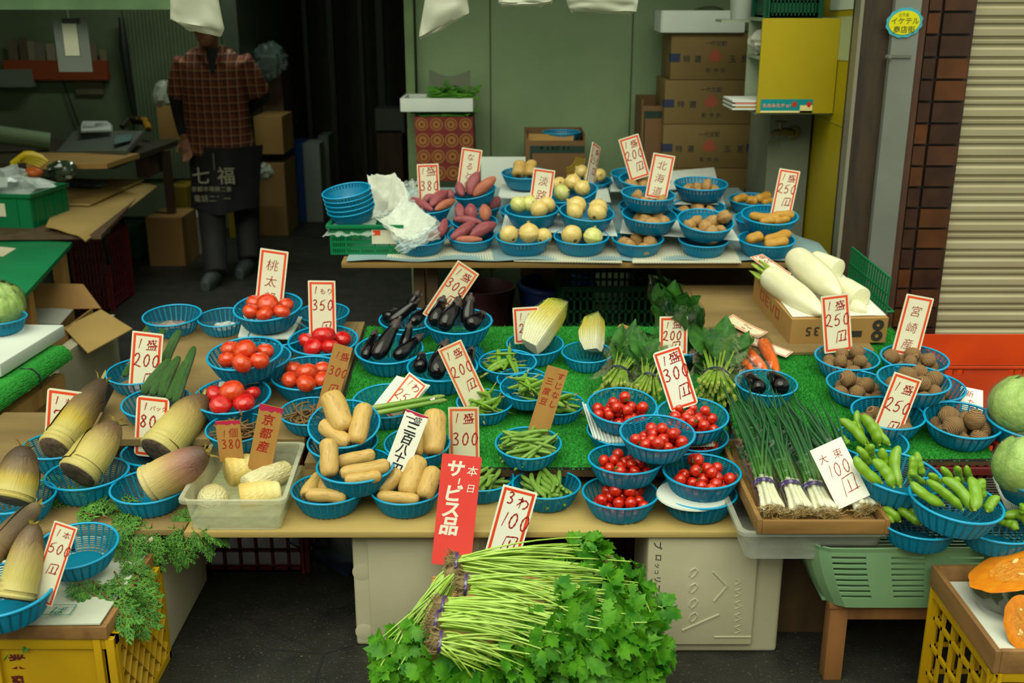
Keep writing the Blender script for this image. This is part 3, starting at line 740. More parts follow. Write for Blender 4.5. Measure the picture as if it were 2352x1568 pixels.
sticks(q2,[(2025,1109,0,1961,1048,.05,26),(2053,1119,0,2005,1053,.05,28),(1994,1068,0,1969,1025,.06,24),(2007,1060,0,2001,1020,.06,25),(2043,1092,.0,2025,1028,.07,28),(2068,1119,0,2063,1022,.08,29),(2091,1107,.0,2096,1045,.06,26),(2120,1095,0,2104,1036,.06,25)],FAVA,'broad_bean_pod','plump broad bean pod','in the wide basket beside the paper sign','broad bean','broad beans in the wide basket')
sticks(q3,[(2168,1160,.0,2091,1107,.04,27),(2211,1170,0,2127,1101,.05,27),(2232,1172,.0,2163,1096,.05,28),(2239,1172,.01,2229,1094,.06,31),(2267,1175,0,2293,1138,.03,29),(2214,1147,0,2198,1094,.06,25),(2258,1145,0,2255,1098,.05,31),(2155,1120,0,2135,1087,.05,22),(2183,1108,0,2163,1072,.06,23),(2211,1110,0,2200,1072,.06,22),(2232,1105,0,2219,1070,.06,21),(2126,1112,0,2094,1087,.05,22)],FAVA,'broad_bean_pod','fat green broad bean pod','in the big top basket','broad bean','broad beans in the big top basket')
for o in[o for o in COL.objects if o.get('group')=='broad beans in the big top basket']:o['label']='fat green broad bean pod standing in the big topmost basket'
sticks(q4,[(2068,1198,0,2027,1166,.02,25),(2117,1205,0,2061,1168,.02,27),(2100,1192,0,2075,1165,.015,24),(2050,1200,0,2040,1175,.01,24)],FAVA,'broad_bean_pod','broad bean pod','in the lowest basket by the leek tray','broad bean','broad beans in the low basket by the leeks')
sticks(q5,[(2300,1185,.02,2400,1178,.04,27),(2339,1214,0,2290,1195,.0,26),(2360,1205,.01,2330,1180,.03,26),(2345,1180,.04,2348,1155,.07,22)],FAVA,'broad_bean_pod','broad bean pod','in the lowest basket by the pumpkin','broad bean','broad beans in the low basket by the pumpkin')
# ---- bamboo shoots
a1=bk('blue basket with a tall brown bamboo shoot, in front of the 70 sign',139,1018,172,LOW,0)
a3=bk('blue basket with a wedge-cut bamboo shoot, under the 800 sign',367,1033,175,LOW,0)
a2=bk('blue basket with a pale bamboo shoot, second from the plastic tub',200,1084,187,LOW,0)
a4=bk('blue basket with a pink bamboo shoot, beside the plastic tub',343,1114,178,LOW,0,2)
a5=bk('blue basket with a bamboo shoot, cut by the photo edge',35,1138,180,LOW,0)
a6=bk('empty blue net basket on the cypress sprays',174,1250,190,CRATE,.02,6)
a7=bk('large blue basket with two bamboo shoots, nearest the street',2,1350,240,CRATE,.02,2)
def shoot(B,pn,x0,y0,h0,x1,y1,h1,w,label,tw=0,flat=1):
 A,E_=bp(B,x0,y0,h0),bp(B,x1,y1,h1);r=px2m(w,A)/2
 lay(pn,'bamboo_shoot',label,'bamboo shoot','bamboo shoots',A,E_,(r,r*flat),tw)
shoot(a1,'bam0',125,1032,.015,236,880,.13,88,'tall dark bamboo shoot leaning past the 70 sign',.3)
shoot(a2,'bam1',178,1090,.015,268,972,.11,104,'pale yellow bamboo shoot with flat cut foot, nearest the cypress',1.2)
shoot(a3,'bam2',364,1038,.015,462,906,.12,98,'bamboo shoot with wedge-cut foot, in front of the 800 sign',2.5)
shoot(a4,'bam3',340,1116,.02,478,1040,.10,100,'pinkish bamboo shoot with dark cut foot, beside the tub',.5)
shoot(a5,'bam5',25,1150,.01,66,1028,.12,98,'brown tipped bamboo shoot behind the two front ones',2.0)
shoot(a7,'bam1',35,1375,-.005,80,1205,.13,92,'smooth pale bamboo shoot beside the 1500 sign'.replace('1500','500'),3.5)
shoot(a7,'bam4',-25,1275,.08,92,1162,.15,66,'rough dark bamboo shoot lying across the nearest basket',.0)
# ---- lotus root
LOT=['lotus0','lotus1','lotus2','lotus3']
l1b=bk('blue basket under the tipped lotus root basket',787,1012,164,UP,0)
l5=bk('blue basket of lotus root behind the brush-written sign',958,1015,155,UP,0)
l3=bk('blue basket of lotus root beside the plastic tub',754,1119,172,LOW,0)
l4=bk('blue basket of lotus root beside the red sign',932,1121,165,LOW,0)
l1=bk('blue basket of lotus root tipped steeply towards the street',790,971,168,UP,.055,14)
l2=bk('blue basket of lotus root stacked across two others',816,1066,180,LOW,.06,3)
sticks(l1,[(795,990,.01,756,903,.06,56),(818,1018,0,840,929,.04,45),(803,1018,0,738,972,.01,38)],LOT,'lotus_root','tan lotus root','in the steeply tipped basket','lotus root','lotus roots in the tipped basket')
sticks(l2,[(757,1094,0,754,1008,.08,44),(775,1062,.01,860,1042,.015,34),(782,1087,.01,893,1067,.015,36),(792,1103,0,875,1092,.0,28)],LOT,'lotus_root','tan lotus root','in the basket across two others','lotus root','lotus roots in the stacked basket')
sticks(l3,[(700,1138,0,735,1092,.01,34),(703,1135,.005,795,1142,.0,32),(750,1130,0,740,1095,0,34)],LOT,'lotus_root','tan lotus root','in the basket beside the tub','lotus root','lotus roots beside the tub')
sticks(l4,[(870,1128,.0,921,1082,.04,40),(935,1137,0,960,1050,.07,52),(974,1144,.0,998,1076,.05,43),(868,1138,.0,962,1147,.0,28)],LOT,'lotus_root','tan lotus root','in the basket beside the red sign','lotus root','lotus roots beside the red sign')
sticks(l5,[(994,1043,0,1000,943,.08,55),(955,1045,0,971,980,.04,38)],LOT,'lotus_root','big tan lotus root','behind the brush-written sign','lotus root','lotus roots behind the brush sign')
# ---- dried fern shoots
f1=bk('blue basket of brown fern shoots behind the plastic tub',545,980,146,UP,-.01)
f2=bk('blue basket of brown fern shoots behind the lotus root',712,942,142,UP,0)
for B,sd,w in((f1,3,'behind the tub'),(f2,5,'behind the lotus root')):
 heap(B,34,.5,.5,['fern0','fern1','fern2','fern3'],'fern_shoot','x','fern shoot','fern shoots '+w,seed=sd)
 for o in[o for o in COL.objects if o.get('group')=='fern shoots '+w]:
  q=B.D*rnd(.42,.6);g=Vector((rnd(-.2,.2),rnd(-.2,.2),rnd(.1,.3)))
  o.matrix_basis=B.M@Matrix.Translation(g)@Euler((rnd(-.3,.3),rnd(-.3,.3),rnd(0,6.3))).to_matrix().to_4x4()@Matrix.Scale(.58,4)
  o['label']='curled brown fern shoot in the basket '+w
A,E_=bp(f1,556,955,.01),bp(f1,549,918,.045)
me=PROTO['bean0'][0].copy();me.materials[0]=m_fern;proto('fernup',me);lay('fernup','fern_shoot','brown fern shoot sticking upright out of its basket','fern shoot','fern shoots behind the tub',A,E_,.004)
# ---- cut cabbage baskets, asparagus, spinach
h1=bk('blue basket with the larger wrapped cut cabbage',1229,787,134,UP,0)
h2=bk('blue basket with the smaller wrapped cut cabbage',1349,807,120,UP,0)
g1=bk('blue basket of bagged leaves behind the upright 200 sign',1552,790,125,UP,0)
s9=bk('blue basket under the asparagus',888,918,160,UP,0,3)
cb1=bk('blue basket under the upper wrapped cabbage',2368,962,196,UP,.0)
cb2=bk('blue basket under the lower wrapped cabbage',2389,1095,196,GREEN,.10)
# ================================================================ back table
def bq(*a,**k):return basket(*a,group='blue baskets on the back table',var='B',**k)
b1=bq('blue basket half covered by the white wrapping film',966,545,118,BACK,0)
b2=bq('blue basket of sweet potatoes at the table edge beside the onions',1081.5,538,111,BACK,0,3)
b3=bq('blue basket of onions at the table edge beside the sweet potatoes',1202,541,129,BACK,0)
b4=bq('blue basket of two onions at the table edge',1335,541,129,BACK,0)
b5=bq('blue basket of potatoes at the table edge beside the onions',1465,546,120,BACK,0)
b6=bq('blue basket under the tipped potato basket board',1616,549,116,BACK,0)
b7=bq('lower blue basket of yellow potatoes at the table corner',1761,547,131,BACK,0)
d1=bq('blue basket of yellow potatoes at the back beside the grey column',1728,456,108,BACK,0)
c5b=bq('blue basket hidden behind the two yellow potato baskets',1745,500,116,BACK,0)
d3=bq('blue basket of potatoes under the serrated board',1604,472,125,BACK,0)
d4b=bq('blue basket behind the lower potato basket',1482,470,122,BACK,0)
c2b=bq('blue basket behind the four pale onions',1340,474,124,BACK,0)
c1b=bq('blue basket behind the onions at the awaji sign'.replace('awaji','two character'),1207,482,120,BACK,0)
s4=bq('blue basket behind the sweet potato stack',1097,470,108,BACK,0)
s5=bq('blue basket between the wrapping film and the sweet potatoes',985,513,106,BACK,0)
d10=bq('blue basket of green onions at the very back',1352,412,108,BACK,.03)
d9=bq('blue basket of two lotus roots at the back by the banana carton',1207,396,112,BACK,.08)
d6=bq('topmost blue basket at the back behind the 200 yen sign',1455,397,106,BACK,.09)
s2=bq('blue basket of sweet potatoes in front of the 380 sign',978,473,118,BACK,.05)
s3=bq('blue basket of sweet potatoes standing upright, middle of its stack',1090,507,106,BACK,.03,4)
c1=bq('blue basket of onions in front of the two character sign',1222,478,127,BACK,.072,2)
c2=bq('blue basket of four pale onions on the corrugated board',1348,485,129,BACK,.072,3,-4)
c3=bq('lower blue basket of potatoes under the three character sign',1492,491,130,BACK,.072,2,-3)
c4=bq('blue basket of potatoes tipped forward on the board',1621,505,131,BACK,.072,8,-3)
c5=bq('upper blue basket of yellow potatoes in front of the 250 sign',1768,492,131,BACK,.065,4)
d7=bq('blue basket of green and brown onions sloping to one side',1312,441,124,BACK,.10,4,12)
d2=bq('blue basket of small potatoes on the serrated board',1610,420,124,BACK,.07)
d4=bq('blue basket of potatoes at the foot of the three character sign',1489,443,127,BACK,.137,0,-3)
d5=bq('blue basket of potatoes at the foot of the leaning 200 sign',1481,411,121,BACK,.13,2,-2)
s1=bq('tilted blue basket of sweet potatoes crowning its stack',1090,438,100,BACK,.10,4,11)
ONI=['onion0','onion1','onion2']
def onions(B,d,w):balls(B,d,ONI,'onion','yellow onion',w,'onion','onions '+w,tilt=1.2)
onions(c1,[(1191,470,20,.012),(1215,468,20,.01),(1256,471,20,.012),(1239,481,21,.01)],'in front of the two character sign')
onions(c2,[(1324,474,24,.012),(1320,486,20,.012),(1374,478,22,.012),(1371,489,22,.012)],'in the basket on the corrugated board')
onions(b3,[(1169,539,22,.008),(1215,535,24,.012),(1249,542,19,.0)],'at the table edge by the sweet potatoes')
onions(b4,[(1313,540,24,.008),(1362,543,22,.008)],'of the two at the table edge')
onions(d7,[(1285,424,18,.01),(1316,419,20,.02),(1337,432,19,.01),(1290,443,19,.005)],'in the sloping basket')
onions(d10,[(1335,394,16,.02),(1377,402,15,.015),(1356,408,15,.01)],'at the very back')
POT=['pot0','pot1','pot2'];POTY=['poty0','poty1','poty2']
def pots(B,n,r,sd,w):
 g0=set(COL.objects);fill(B,n,r,POT,'potato','x','potato','potatoes '+w,(1.22,.95,.85),sd)
 rank([o for o in COL.objects if o not in g0 and o.get('category')=='potato'],'brown potato',w)
pots(c3,6,.14,1,'below the three character sign');pots(d4,7,.125,2,'at the foot of the three character sign');pots(c4,8,.135,3,'in the tipped basket')
pots(d2,8,.115,4,'on the serrated board');pots(d5,7,.13,5,'at the leaning 200 sign');pots(b5,5,.15,6,'at the table edge');pots(d3,6,.135,7,'under the serrated board')
def spuds(B,d,w):sticks(B,d,POTY,'potato','long yellow potato',w,'potato','yellow potatoes '+w)
spuds(c5,[(1722,494,.0,1790,500,.012,24),(1745,508,.0,1785,505,.0,20),(1775,496,.012,1824,491,.015,22),(1780,510,0,1812,503,0,20)],'in front of the 250 sign')
spuds(b7,[(1715,553,.0,1752,543,.01,26),(1758,552,.01,1815,535,.02,24),(1756,562,.0,1810,553,.01,26)],'in the lower corner basket')
spuds(d1,[(1686,462,0,1716,455,.0,22),(1714,458,.01,1740,464,.0,22),(1736,458,.01,1768,448,.015,24),(1752,466,0,1775,460,0,18)],'at the back by the grey column')
SW=['sweet0','sweet1','sweet2']
def sweets(B,d,w):sticks(B,d,SW,'sweet_potato','purple sweet potato',w,'sweet potato','sweet potatoes '+w)
sweets(s1,[(1063,450,.0,1053,418,.04,22),(1080,449,0,1099,395,.07,31),(1088,451,0,1138,407,.05,28)],'in the tilted top basket')
sweets(s2,[(993,483,.01,935,456,.02,23),(989,474,.01,1029,440,.04,28),(999,483,.0,1045,459,.02,22),(972,462,.01,998,448,.03,20),(1034,460,0,1033,436,.05,25)],'in front of the 380 sign')
sweets(s3,[(1060,508,0,1052,467,.05,24),(1086,508,.0,1080,469,.05,29),(1115,508,0,1111,470,.05,29),(1040,503,.015,1107,511,.01,21)],'standing in the middle basket')
sweets(b2,[(1036,547,.01,1092,508,.035,28),(1080,543,.01,1139,513,.035,30),(1044,550,.0,1108,550,.0,20)],'at the table edge')
sweets(b1,[(1008,545,.0,1023,503,.04,23),(974,553,.0,1018,535,.015,24)],'peeping from under the film')
sweets(s4,[(1120,480,0,1146,453,.03,27)],'behind the stack')
sticks(d9,[(1190,404,0,1195,375,.04,31),(1217,404,0,1222,372,.045,27)],['lotus3','lotus1'],'lotus_root','small tan lotus root','at the back of the far table','lotus root','lotus roots on the back table')
# stack of five empty baskets
prev=None
for i in range(5):
 lb=['lowest','second lowest','middle','second highest','topmost'][i]+' of the five stacked empty blue baskets'
 B=bq(lb,806-i*2.8,477-i*10.2,112+i*.6,BACK,.10+i*.0195,3,8)
# ================================================================ boards, tables, boxes that carry the baskets
m_ply=mat('plywood',(160,134,76),(186,164,100),scale=1.6,rough=.6,stretch=(.6,7,7),lo=.25,hi=.75,detail=8,bump=.08,bscale=30)
m_plyold=mat('worn_plywood',(112,90,54),(146,122,76),scale=1.8,rough=.7,stretch=(1,5,5),lo=.3,hi=.75,detail=8)
m_wood=mat('brown_wood',(120,92,48),(148,116,62),scale=2.5,rough=.6,stretch=(.8,8,8),lo=.3,hi=.7,detail=6)
m_woodd=mat('dark_wood',(74,54,34),(92,68,42),scale=2.5,rough=.65,stretch=(6,6,1))
m_woodr=mat('reddish_wood_leg',(138,92,50),(108,70,38),scale=2.5,rough=.55,stretch=(6,6,1))
m_foam=mat('white_foam',(186,180,152),(166,160,132),scale=3,rough=.8,bump=.06,bscale=120,lo=.3,hi=.7)
m_foamw=mat('clean_white_foam',(214,220,210),(200,208,200),scale=3,rough=.75,bump=.05,bscale=150)
m_turf=mat('artificial_turf',(10,120,26),(44,166,50),scale=160,rough=.8,bump=.6,bscale=420,lo=.3,hi=.7,detail=5)
m_turf2=mat('turf_backing',(34,34,30),rough=.9)
def slab(P4,th,up,mb=None,mi=0):
 """board whose upper face is the quad P4, th thick below it"""
 mb=mb or MB();b=[p-up*th for p in P4]
 mb.add([*P4,*b],[(0,1,2,3),(7,6,5,4),(0,4,5,1),(1,5,6,2),(2,6,7,3),(3,7,4,0)],mi);return mb
# front plank
yf=onz(1000,1221,.39).y
xa,xb=onz(425,1216,.39).x,onz(1699,1206,.39).x
mb=slab([Vector((xa,yf,.39)),Vector((xb-.02,yf,.39)),Vector((xb,yf+.02,.39)),Vector((xb,2.98,.39))],.018,Vector((0,0,1)))
mb=MB().b2((xa,yf,.372),(xb,2.98,.39))
wmesh('plank',mb,m_ply,'long pale plywood plank along the front of the stall','plank',bevel=.003)
yl=onz(370,1216,.39).y
mb=MB().b2((-1.75,yl,.372),(xa-.004,3.42,.39))
wmesh('plank',mb,m_plyold,'plywood board under the bamboo shoot baskets','plank',bevel=.003)
# upper boards: tomato board and turf board
n=UP.n
tb=[UP.at(205,1008),UP.at(699,1008),UP.at(824,738),UP.at(340,738)];tb2=[UP.at(699,1062),UP.at(735,1062),UP.at(838,738),UP.at(824,738)]
wmesh('tomato_board',slab([p-n*.001 for p in tb2],.022,n,slab([p-n*.001 for p in tb],.022,n)),m_plyold,'worn brown plywood board under the tomatoes and cucumbers','board')
ta=[UP.at(738,1072),UP.at(1688,1072),UP.at(1632,748),UP.at(842,748)]
wmesh('turf_board',slab([p-n*.0105 for p in ta],.022,n),m_woodd,'dark board under the green turf in the middle','board')
def turf(P4,nu,nv,label):
 """mat of artificial turf: pile with a ragged surface"""
 g=random.Random(4);up=UP.n
 def fn(u,v):
  p=P4[0].lerp(P4[1],u).lerp(P4[3].lerp(P4[2],u),v);e=min(u,1-u,v,1-v)
  return p+up*(-.002+.0009*g.uniform(-1,1)-(.006 if e<.001 else 0))+Vector((g.uniform(-1,1),g.uniform(-1,1),0))*.003
 mb=MB().grid(fn,nu,nv)
 vs,fs=[],[]
 for i in range(52000): # short blades of the pile
  u,v=g.random(),g.random();p=P4[0].lerp(P4[1],u).lerp(P4[3].lerp(P4[2],u),v)-up*.003;a=g.uniform(0,6.28);s=Vector((math.cos(a),math.sin(a),0))*.0011
  q=p+up*g.uniform(.005,.0085)+Vector((g.uniform(-1,1),g.uniform(-1,1),0))*.003;vs+=[p-s,p+s,q+s*.4,q-s*.4];fs.append((4*i,4*i+1,4*i+2,4*i+3))
 mb.add(vs,fs)
 t=thing('turf_mat',label,'turf mat',P4[0])
 wpart('pile',mb,m_turf,t,smooth=0,weld=False);wpart('backing',slab([p-up*.003 for p in P4],.0072,up),m_turf2,t)
turf(ta,260,240,'bright green artificial turf mat in the middle of the stall')
tr=[UP.at(1700,1058),UP.at(2292,1052),UP.at(2048,752),UP.at(1640,752)]
wmesh('turf_board',slab([p-n*.0105 for p in tr],.02,n),m_woodd,'dark board under the green turf at the taro baskets','board')
turf(tr,150,200,'bright green artificial turf mat under the taro baskets')
# plywood sheet and carton for the daikon
ds=[UP.at(1640,812,.012),UP.at(2010,806,.012),UP.at(1905,655,.012),UP.at(1563,655,.012)]
wmesh('plywood_sheet',slab(ds,.010,n),m_plyold,'bare plywood sheet in front of the back table at the daikon carton','board')
# ---- foam boxes standing on end below the plank
def foam_box(a,b,label,extra=None,mt=None):
 t=thing('foam_box',label,'foam box',((a[0]+b[0])/2,(a[1]+b[1])/2,0))
 mb=MB().b2((a[0],a[1]+.012,0),(b[0],b[1],b[2]));wpart('body',mb,mt or m_foam,t,bevel=.012,bseg=3)
 return t
A=onz(818,1488,0);B_=onz(1120,1488,0)
t=foam_box((A.x,A.y,0),(B_.x,A.y+.30,.371),'white foam box on end under the plank, left of the celery-like herb pile'.replace('celery-like ',''))
mb=MB();
w=B_.x-A.x
mb.b2((A.x+.045,A.y+.004,.02),(B_.x-.02,A.y+.014,.36))
for cx,cz in((.024,.045),(.024,.235)):
 mb.lathe([(.0,0),(.026,0),(.026,-.003),(.022,-.004),(0,-.004)],24,M=Matrix.Translation((A.x+cx,A.y+.0115,cz))@Matrix.Rotation(R(-90),4,'X')@Matrix.Scale(-1,4,(0,0,1)))
wpart('raised_panel',mb,m_foam,t,bevel=.003)
A2=onz(1478,1503,0);B2=onz(1785,1503,0);FB=A2.y
t=foam_box((A2.x,A2.y,0),(B2.x,A2.y+.30,.371),'white foam box on end with ink writing, under the plank end')
mb=MB();
for a,b in(((A2.x,FB,.03),(A2.x+.30,FB+.013,.37)),):mb.b2(a,b)
wpart('raised_panel',mb,m_foam,t,bevel=.006,bseg=3)
mb=MB() # moulded marks of the foam box: hearts, arrow, strokes
def facept(px,py,dy=0):p=ony(px,py,FB-.001+dy);return p
def emb(path,r):mb.tube([facept(*q,.001)for q in path],r,6)
for y in(1310,1345,1380,1412):emb([(1583,y+12),(1586,y),(1596,y-6),(1602,y),(1596,y+10),(1588,y+16)],.0028)
emb([(1638,1312),(1670,1345),(1640,1380)],.0035);emb([(1567,1447),(1652,1410)],.0035);emb([(1640,1462),(1725,1462)],.003)
for i in range(9):emb([(1690+(i%2)*8,1330+i*14),(1702,1336+i*14),(1688,1342+i*14)],.002)
wpart('moulded_marks',mb,m_foam,t)
BOXB=t
A3=onz(300,1512,0);B3=onz(384,1512,0)
t=foam_box((A3.x-.12,A3.y,0),(B3.x,A3.y+.42,.371),'white foam box beside the yellow crate, cypress hanging over it')
# ---- crates hidden in the dark under the upper boards
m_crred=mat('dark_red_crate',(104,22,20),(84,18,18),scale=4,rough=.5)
def lattice_crate(name,label,x0,x1,y0,y1,z0,z1,m,nx=9,ny=7,nzr=6,th=.008,parts=True,group=None,M=None,label_panel=False):
 """open plastic crate with lattice walls, solid rim and corner posts"""
 t=thing(name,label,'crate',M=M if M is not None else Matrix.Translation(((x0+x1)/2,(y0+y1)/2,z0)),group=group)
 ox,oy=(x0+x1)/2,(y0+y1)/2;X,Y,H=(x1-x0)/2,(y1-y0)/2,z1-z0
 mb=MB()
 for s in(-1,1):
  for i in range(nx+1):
   x=-X+2*X*i/nx;mb.box((x,s*(Y-th/2),H/2),(.010 if 0<i<nx else.03,th,H))
  for j in range(nzr+1):
   z=H*j/nzr;mb.box((0,s*(Y-th/2),min(max(z,.008),H-.012)),(2*X,th,.010 if 0<j<nzr else.024))
  for i in range(ny+1):
   y=-Y+2*Y*i/ny;mb.box((s*(X-th/2),y,H/2),(th,.010 if 0<i<ny else.03,H))
  for j in range(nzr+1):
   z=H*j/nzr;mb.box((s*(X-th/2),0,min(max(z,.008),H-.012)),(th,2*Y,.010 if 0<j<nzr else.024))
 ob('lattice_wall',mb.mesh('lattice_wall',m,30),t)
 mb=MB()
 for s in(-1,1):
  mb.box((0,s*(Y+.002),H-.012),(2*X+.02,.016,.024));mb.box((s*(X+.002),0,H-.012),(.016,2*Y+.02,.024))
 ob('rim',mb.mesh('rim',m,30,bevel=.003),t)
 ob('bottom',MB().box((0,0,.004),(2*X,2*Y,.008)).mesh('bottom',m,30),t)
 return t
zc=.40
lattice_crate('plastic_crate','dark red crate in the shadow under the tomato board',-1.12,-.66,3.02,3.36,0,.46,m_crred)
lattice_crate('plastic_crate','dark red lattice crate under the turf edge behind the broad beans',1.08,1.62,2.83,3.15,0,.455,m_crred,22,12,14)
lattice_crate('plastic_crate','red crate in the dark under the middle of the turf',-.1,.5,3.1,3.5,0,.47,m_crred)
mb=MB();q=[onz(660,1240,.012),onz(800,1320,.012),onz(815,1290,.012),onz(690,1225,.012)]
wmesh('blue_board',slab(q,.01,Vector((0,0,1))),mat('faded_blue_board',(30,44,74),rough=.6),'dull blue board lying on the ground under the plank','board')
# ---- back table
nb=BACK.n
bt=[BACK.at(786,598,-.004),BACK.at(1890,607,-.004)]
yb=5.2
p0=Vector((bt[0].x,bt[0].y,0));xr=1.12
def bz(x,y,off=0):return Vector((x,y,BACK.z(y)+off))
xL,xR,Y0=bt[0].x,bt[1].x,4.085
t=thing('back_table','long board table with dark legs carrying potatoes and onions','table',((xL+xR)/2,4.6,0))
wpart('table_top',slab([bz(xL,Y0,-.004),bz(xR,Y0,-.004),bz(1.10,yb,-.004),bz(xL,yb,-.004)],.022,nb),m_wood,t,bevel=.002)
for px in(962,993):
 p=ony(px,640,Y0+.12);wpart('leg',MB().b2((p.x-.022,p.y,0),(p.x+.022,p.y+.05,.74)),m_woodd,t)
wpart('leg',MB().b2((xR-.12,Y0+.1,0),(xR-.07,Y0+.15,.74)),m_woodd,t)
for x in(xL+.25,xR-.12):wpart('leg',MB().b2((x,yb-.2,0),(x+.05,yb-.15,.84)),m_woodd,t)
# pale blue sheet over the table, hanging rounded at the right
m_tarp=mat('pale_blue_sheet',(142,168,172),(120,148,152),scale=3,rough=.45,bump=.1,bscale=12)
xe=BACK.at(1872,565).x
def tarp(u,v):
 x=xL+.02+(xe+.03-xL)*u;y=Y0-.004+(yb-.02-Y0)*v;z=BACK.z(y)+.0005
 k=max(0,(u-.9)/.1)
 cut=.5*max(0,k)**2.2
 if v>1-cut*.9:y-=(v-(1-cut*.9))*.9
 x-=max(0,x-(xR+.03-(xR-1.07)*v))*(v>.3)
 z+=.0035*(1+nz((x*3,y*5,0),1,2))+(.004*(1+math.sin(x*21))*max(0,1-v*12))
 return Vector((x,y,z-.03*k**3))
wmesh('table_sheet',MB().sheet(tarp,70,24,.0012),m_tarp,'pale blue plastic sheet covering the back table','table cover')
# ribbed foam sheets
m_rib=mat('ribbed_foam',(206,204,182),(190,188,166),scale=4,rough=.8)
m_ribw=mat('white_ribbed_foam',(210,218,212),(196,206,200),scale=4,rough=.75)
def ribbed(P4,nrib,amp,th,label,m=m_rib,sag=0,group=None,cat='foam sheet',bend=None):
 """corrugated foam sheet: P4 = front left, front right, back right, back left; ribs run front to back"""
 up=(P4[1]-P4[0]).cross(P4[3]-P4[0]).normalized()
 nu=nrib*4
 def fn(u,v):
  p=P4[0].lerp(P4[1],u).lerp(P4[3].lerp(P4[2],u),v)
  return p+up*(amp*math.sin(u*nrib*2*math.pi)+sag*(4*(u-.5)**2-1)+(bend(u,v)if bend else 0))
 mb=MB().sheet(fn,nu,5,th)
 return wmesh('foam_sheet',mb,m,label,cat,group=group)
def quadb(pl,a,b,c,d,off=0):return[pl.at(*q,off)for q in(a,b,c,d)]
FG='ribbed foam sheets on the back table'
ribbed(quadb(BACK,(888,592),(1134,596),(1120,540),(905,538),.006),40,.0012,.004,'cream foam sheet at the left end of the back table edge'.replace('left','crate'),group=FG)
ribbed(quadb(BACK,(1180,598),(1429,602),(1410,540),(1190,538),.006),40,.0012,.004,'cream foam sheet under the front onions',group=FG)
ribbed(quadb(BACK,(1452,602),(1703,602),(1672,545),(1462,545),.006),40,.0012,.004,'cream foam sheet under the front potatoes',group=FG)
ribbed(quadb(BACK,(1152,526),(1418,541),(1404,497),(1160,492),.0685),44,.0013,.003,'white foam sheet bridging the two front onion baskets',m_ribw,group=FG)
ribbed(quadb(BACK,(1424,534),(1698,551),(1668,503),(1432,497),.069),10,.0004,.003,'smooth white foam sheet under the tipped potato basket',m_foamw,group=FG)
ribbed(quadb(BACK,(1144,452),(1403,462),(1394,425),(1152,423),.075),8,.0004,.005,'grey white foam slab behind the onions',m_foamw,group=FG)
ribbed(quadb(BACK,(1546,468),(1665,468),(1655,428),(1550,428),.066),24,.0015,.003,'serrated foam sheet under the small potatoes',m_ribw,group=FG)
ribbed(quadb(BACK,(1402,438),(1652,430),(1640,384),(1404,404),.085),10,.0004,.005,'wide white foam slab at the back by the onion cartons',m_foamw,group=FG)
p=[ony(1105,420,5.3),ony(1207,420,5.3)]
mb=MB().b2((p[0].x,5.28,.80),(p[1].x,5.30,ony(1150,360,5.29).z));wmesh('foam_board',mb,m_foamw,'upright pale foam lid behind the lotus basket','foam lid',bevel=.004)
# foam boards among the tomatoes
ribbed(quadb(UP,(547,772),(667,776),(694,727),(560,722),.066),8,.0004,.006,'white foam board under the topmost tomato basket',m_foamw)
ribbed(quadb(UP,(502,885),(604,876),(618,848),(508,846),.072),8,.0004,.005,'white foam board under the middle tomato basket',m_foamw)
# ribbed boards among the cherry tomatoes
ribbed(quadb(UP,(1361,1016),(1500,1012),(1480,960),(1336,936),.055),17,.0022,.004,'white ribbed foam board under the cherry tomatoes',m_ribw,bend=lambda u,v:.02*max(0,.25-u)*4)
ribbed(quadb(UP,(1530,1026),(1640,1022),(1638,985),(1540,980),.05),16,.0014,.004,'cream foam board under the cherry tomatoes by the leeks',m_rib)
q=LOW.at(1590,1140,.063);
mb=MB().lathe([(0,0),(.085,0),(.09,.004),(.088,.009),(0,.010)],28,fn=lambda v,an,i:Vector((v.x*1.1,v.y*.9,v.z)),M=Matrix.Translation(q)@Matrix.Rotation(R(6),4,'X'))
wmesh('round_foam_board',mb,m_foamw,'white lid between the two plank-end cherry tomato baskets','lid')
# white ribbed sheet standing in the asparagus basket
ribbed([bp(s9,858,930,-.02),bp(s9,925,960,-.02),bp(s9,988,884,.05),bp(s9,911,862,.05)],16,.0016,.003,'white ribbed foam sheet under the asparagus price sign',m_ribw)
ribbed([GREEN.at(2310,1165,.06),GREEN.at(2350,1180,.06),GREEN.at(2345,1110,.06),GREEN.at(2280,1095,.06)],9,.002,.004,'white ribbed foam sheet between broad beans and cabbage',m_ribw)
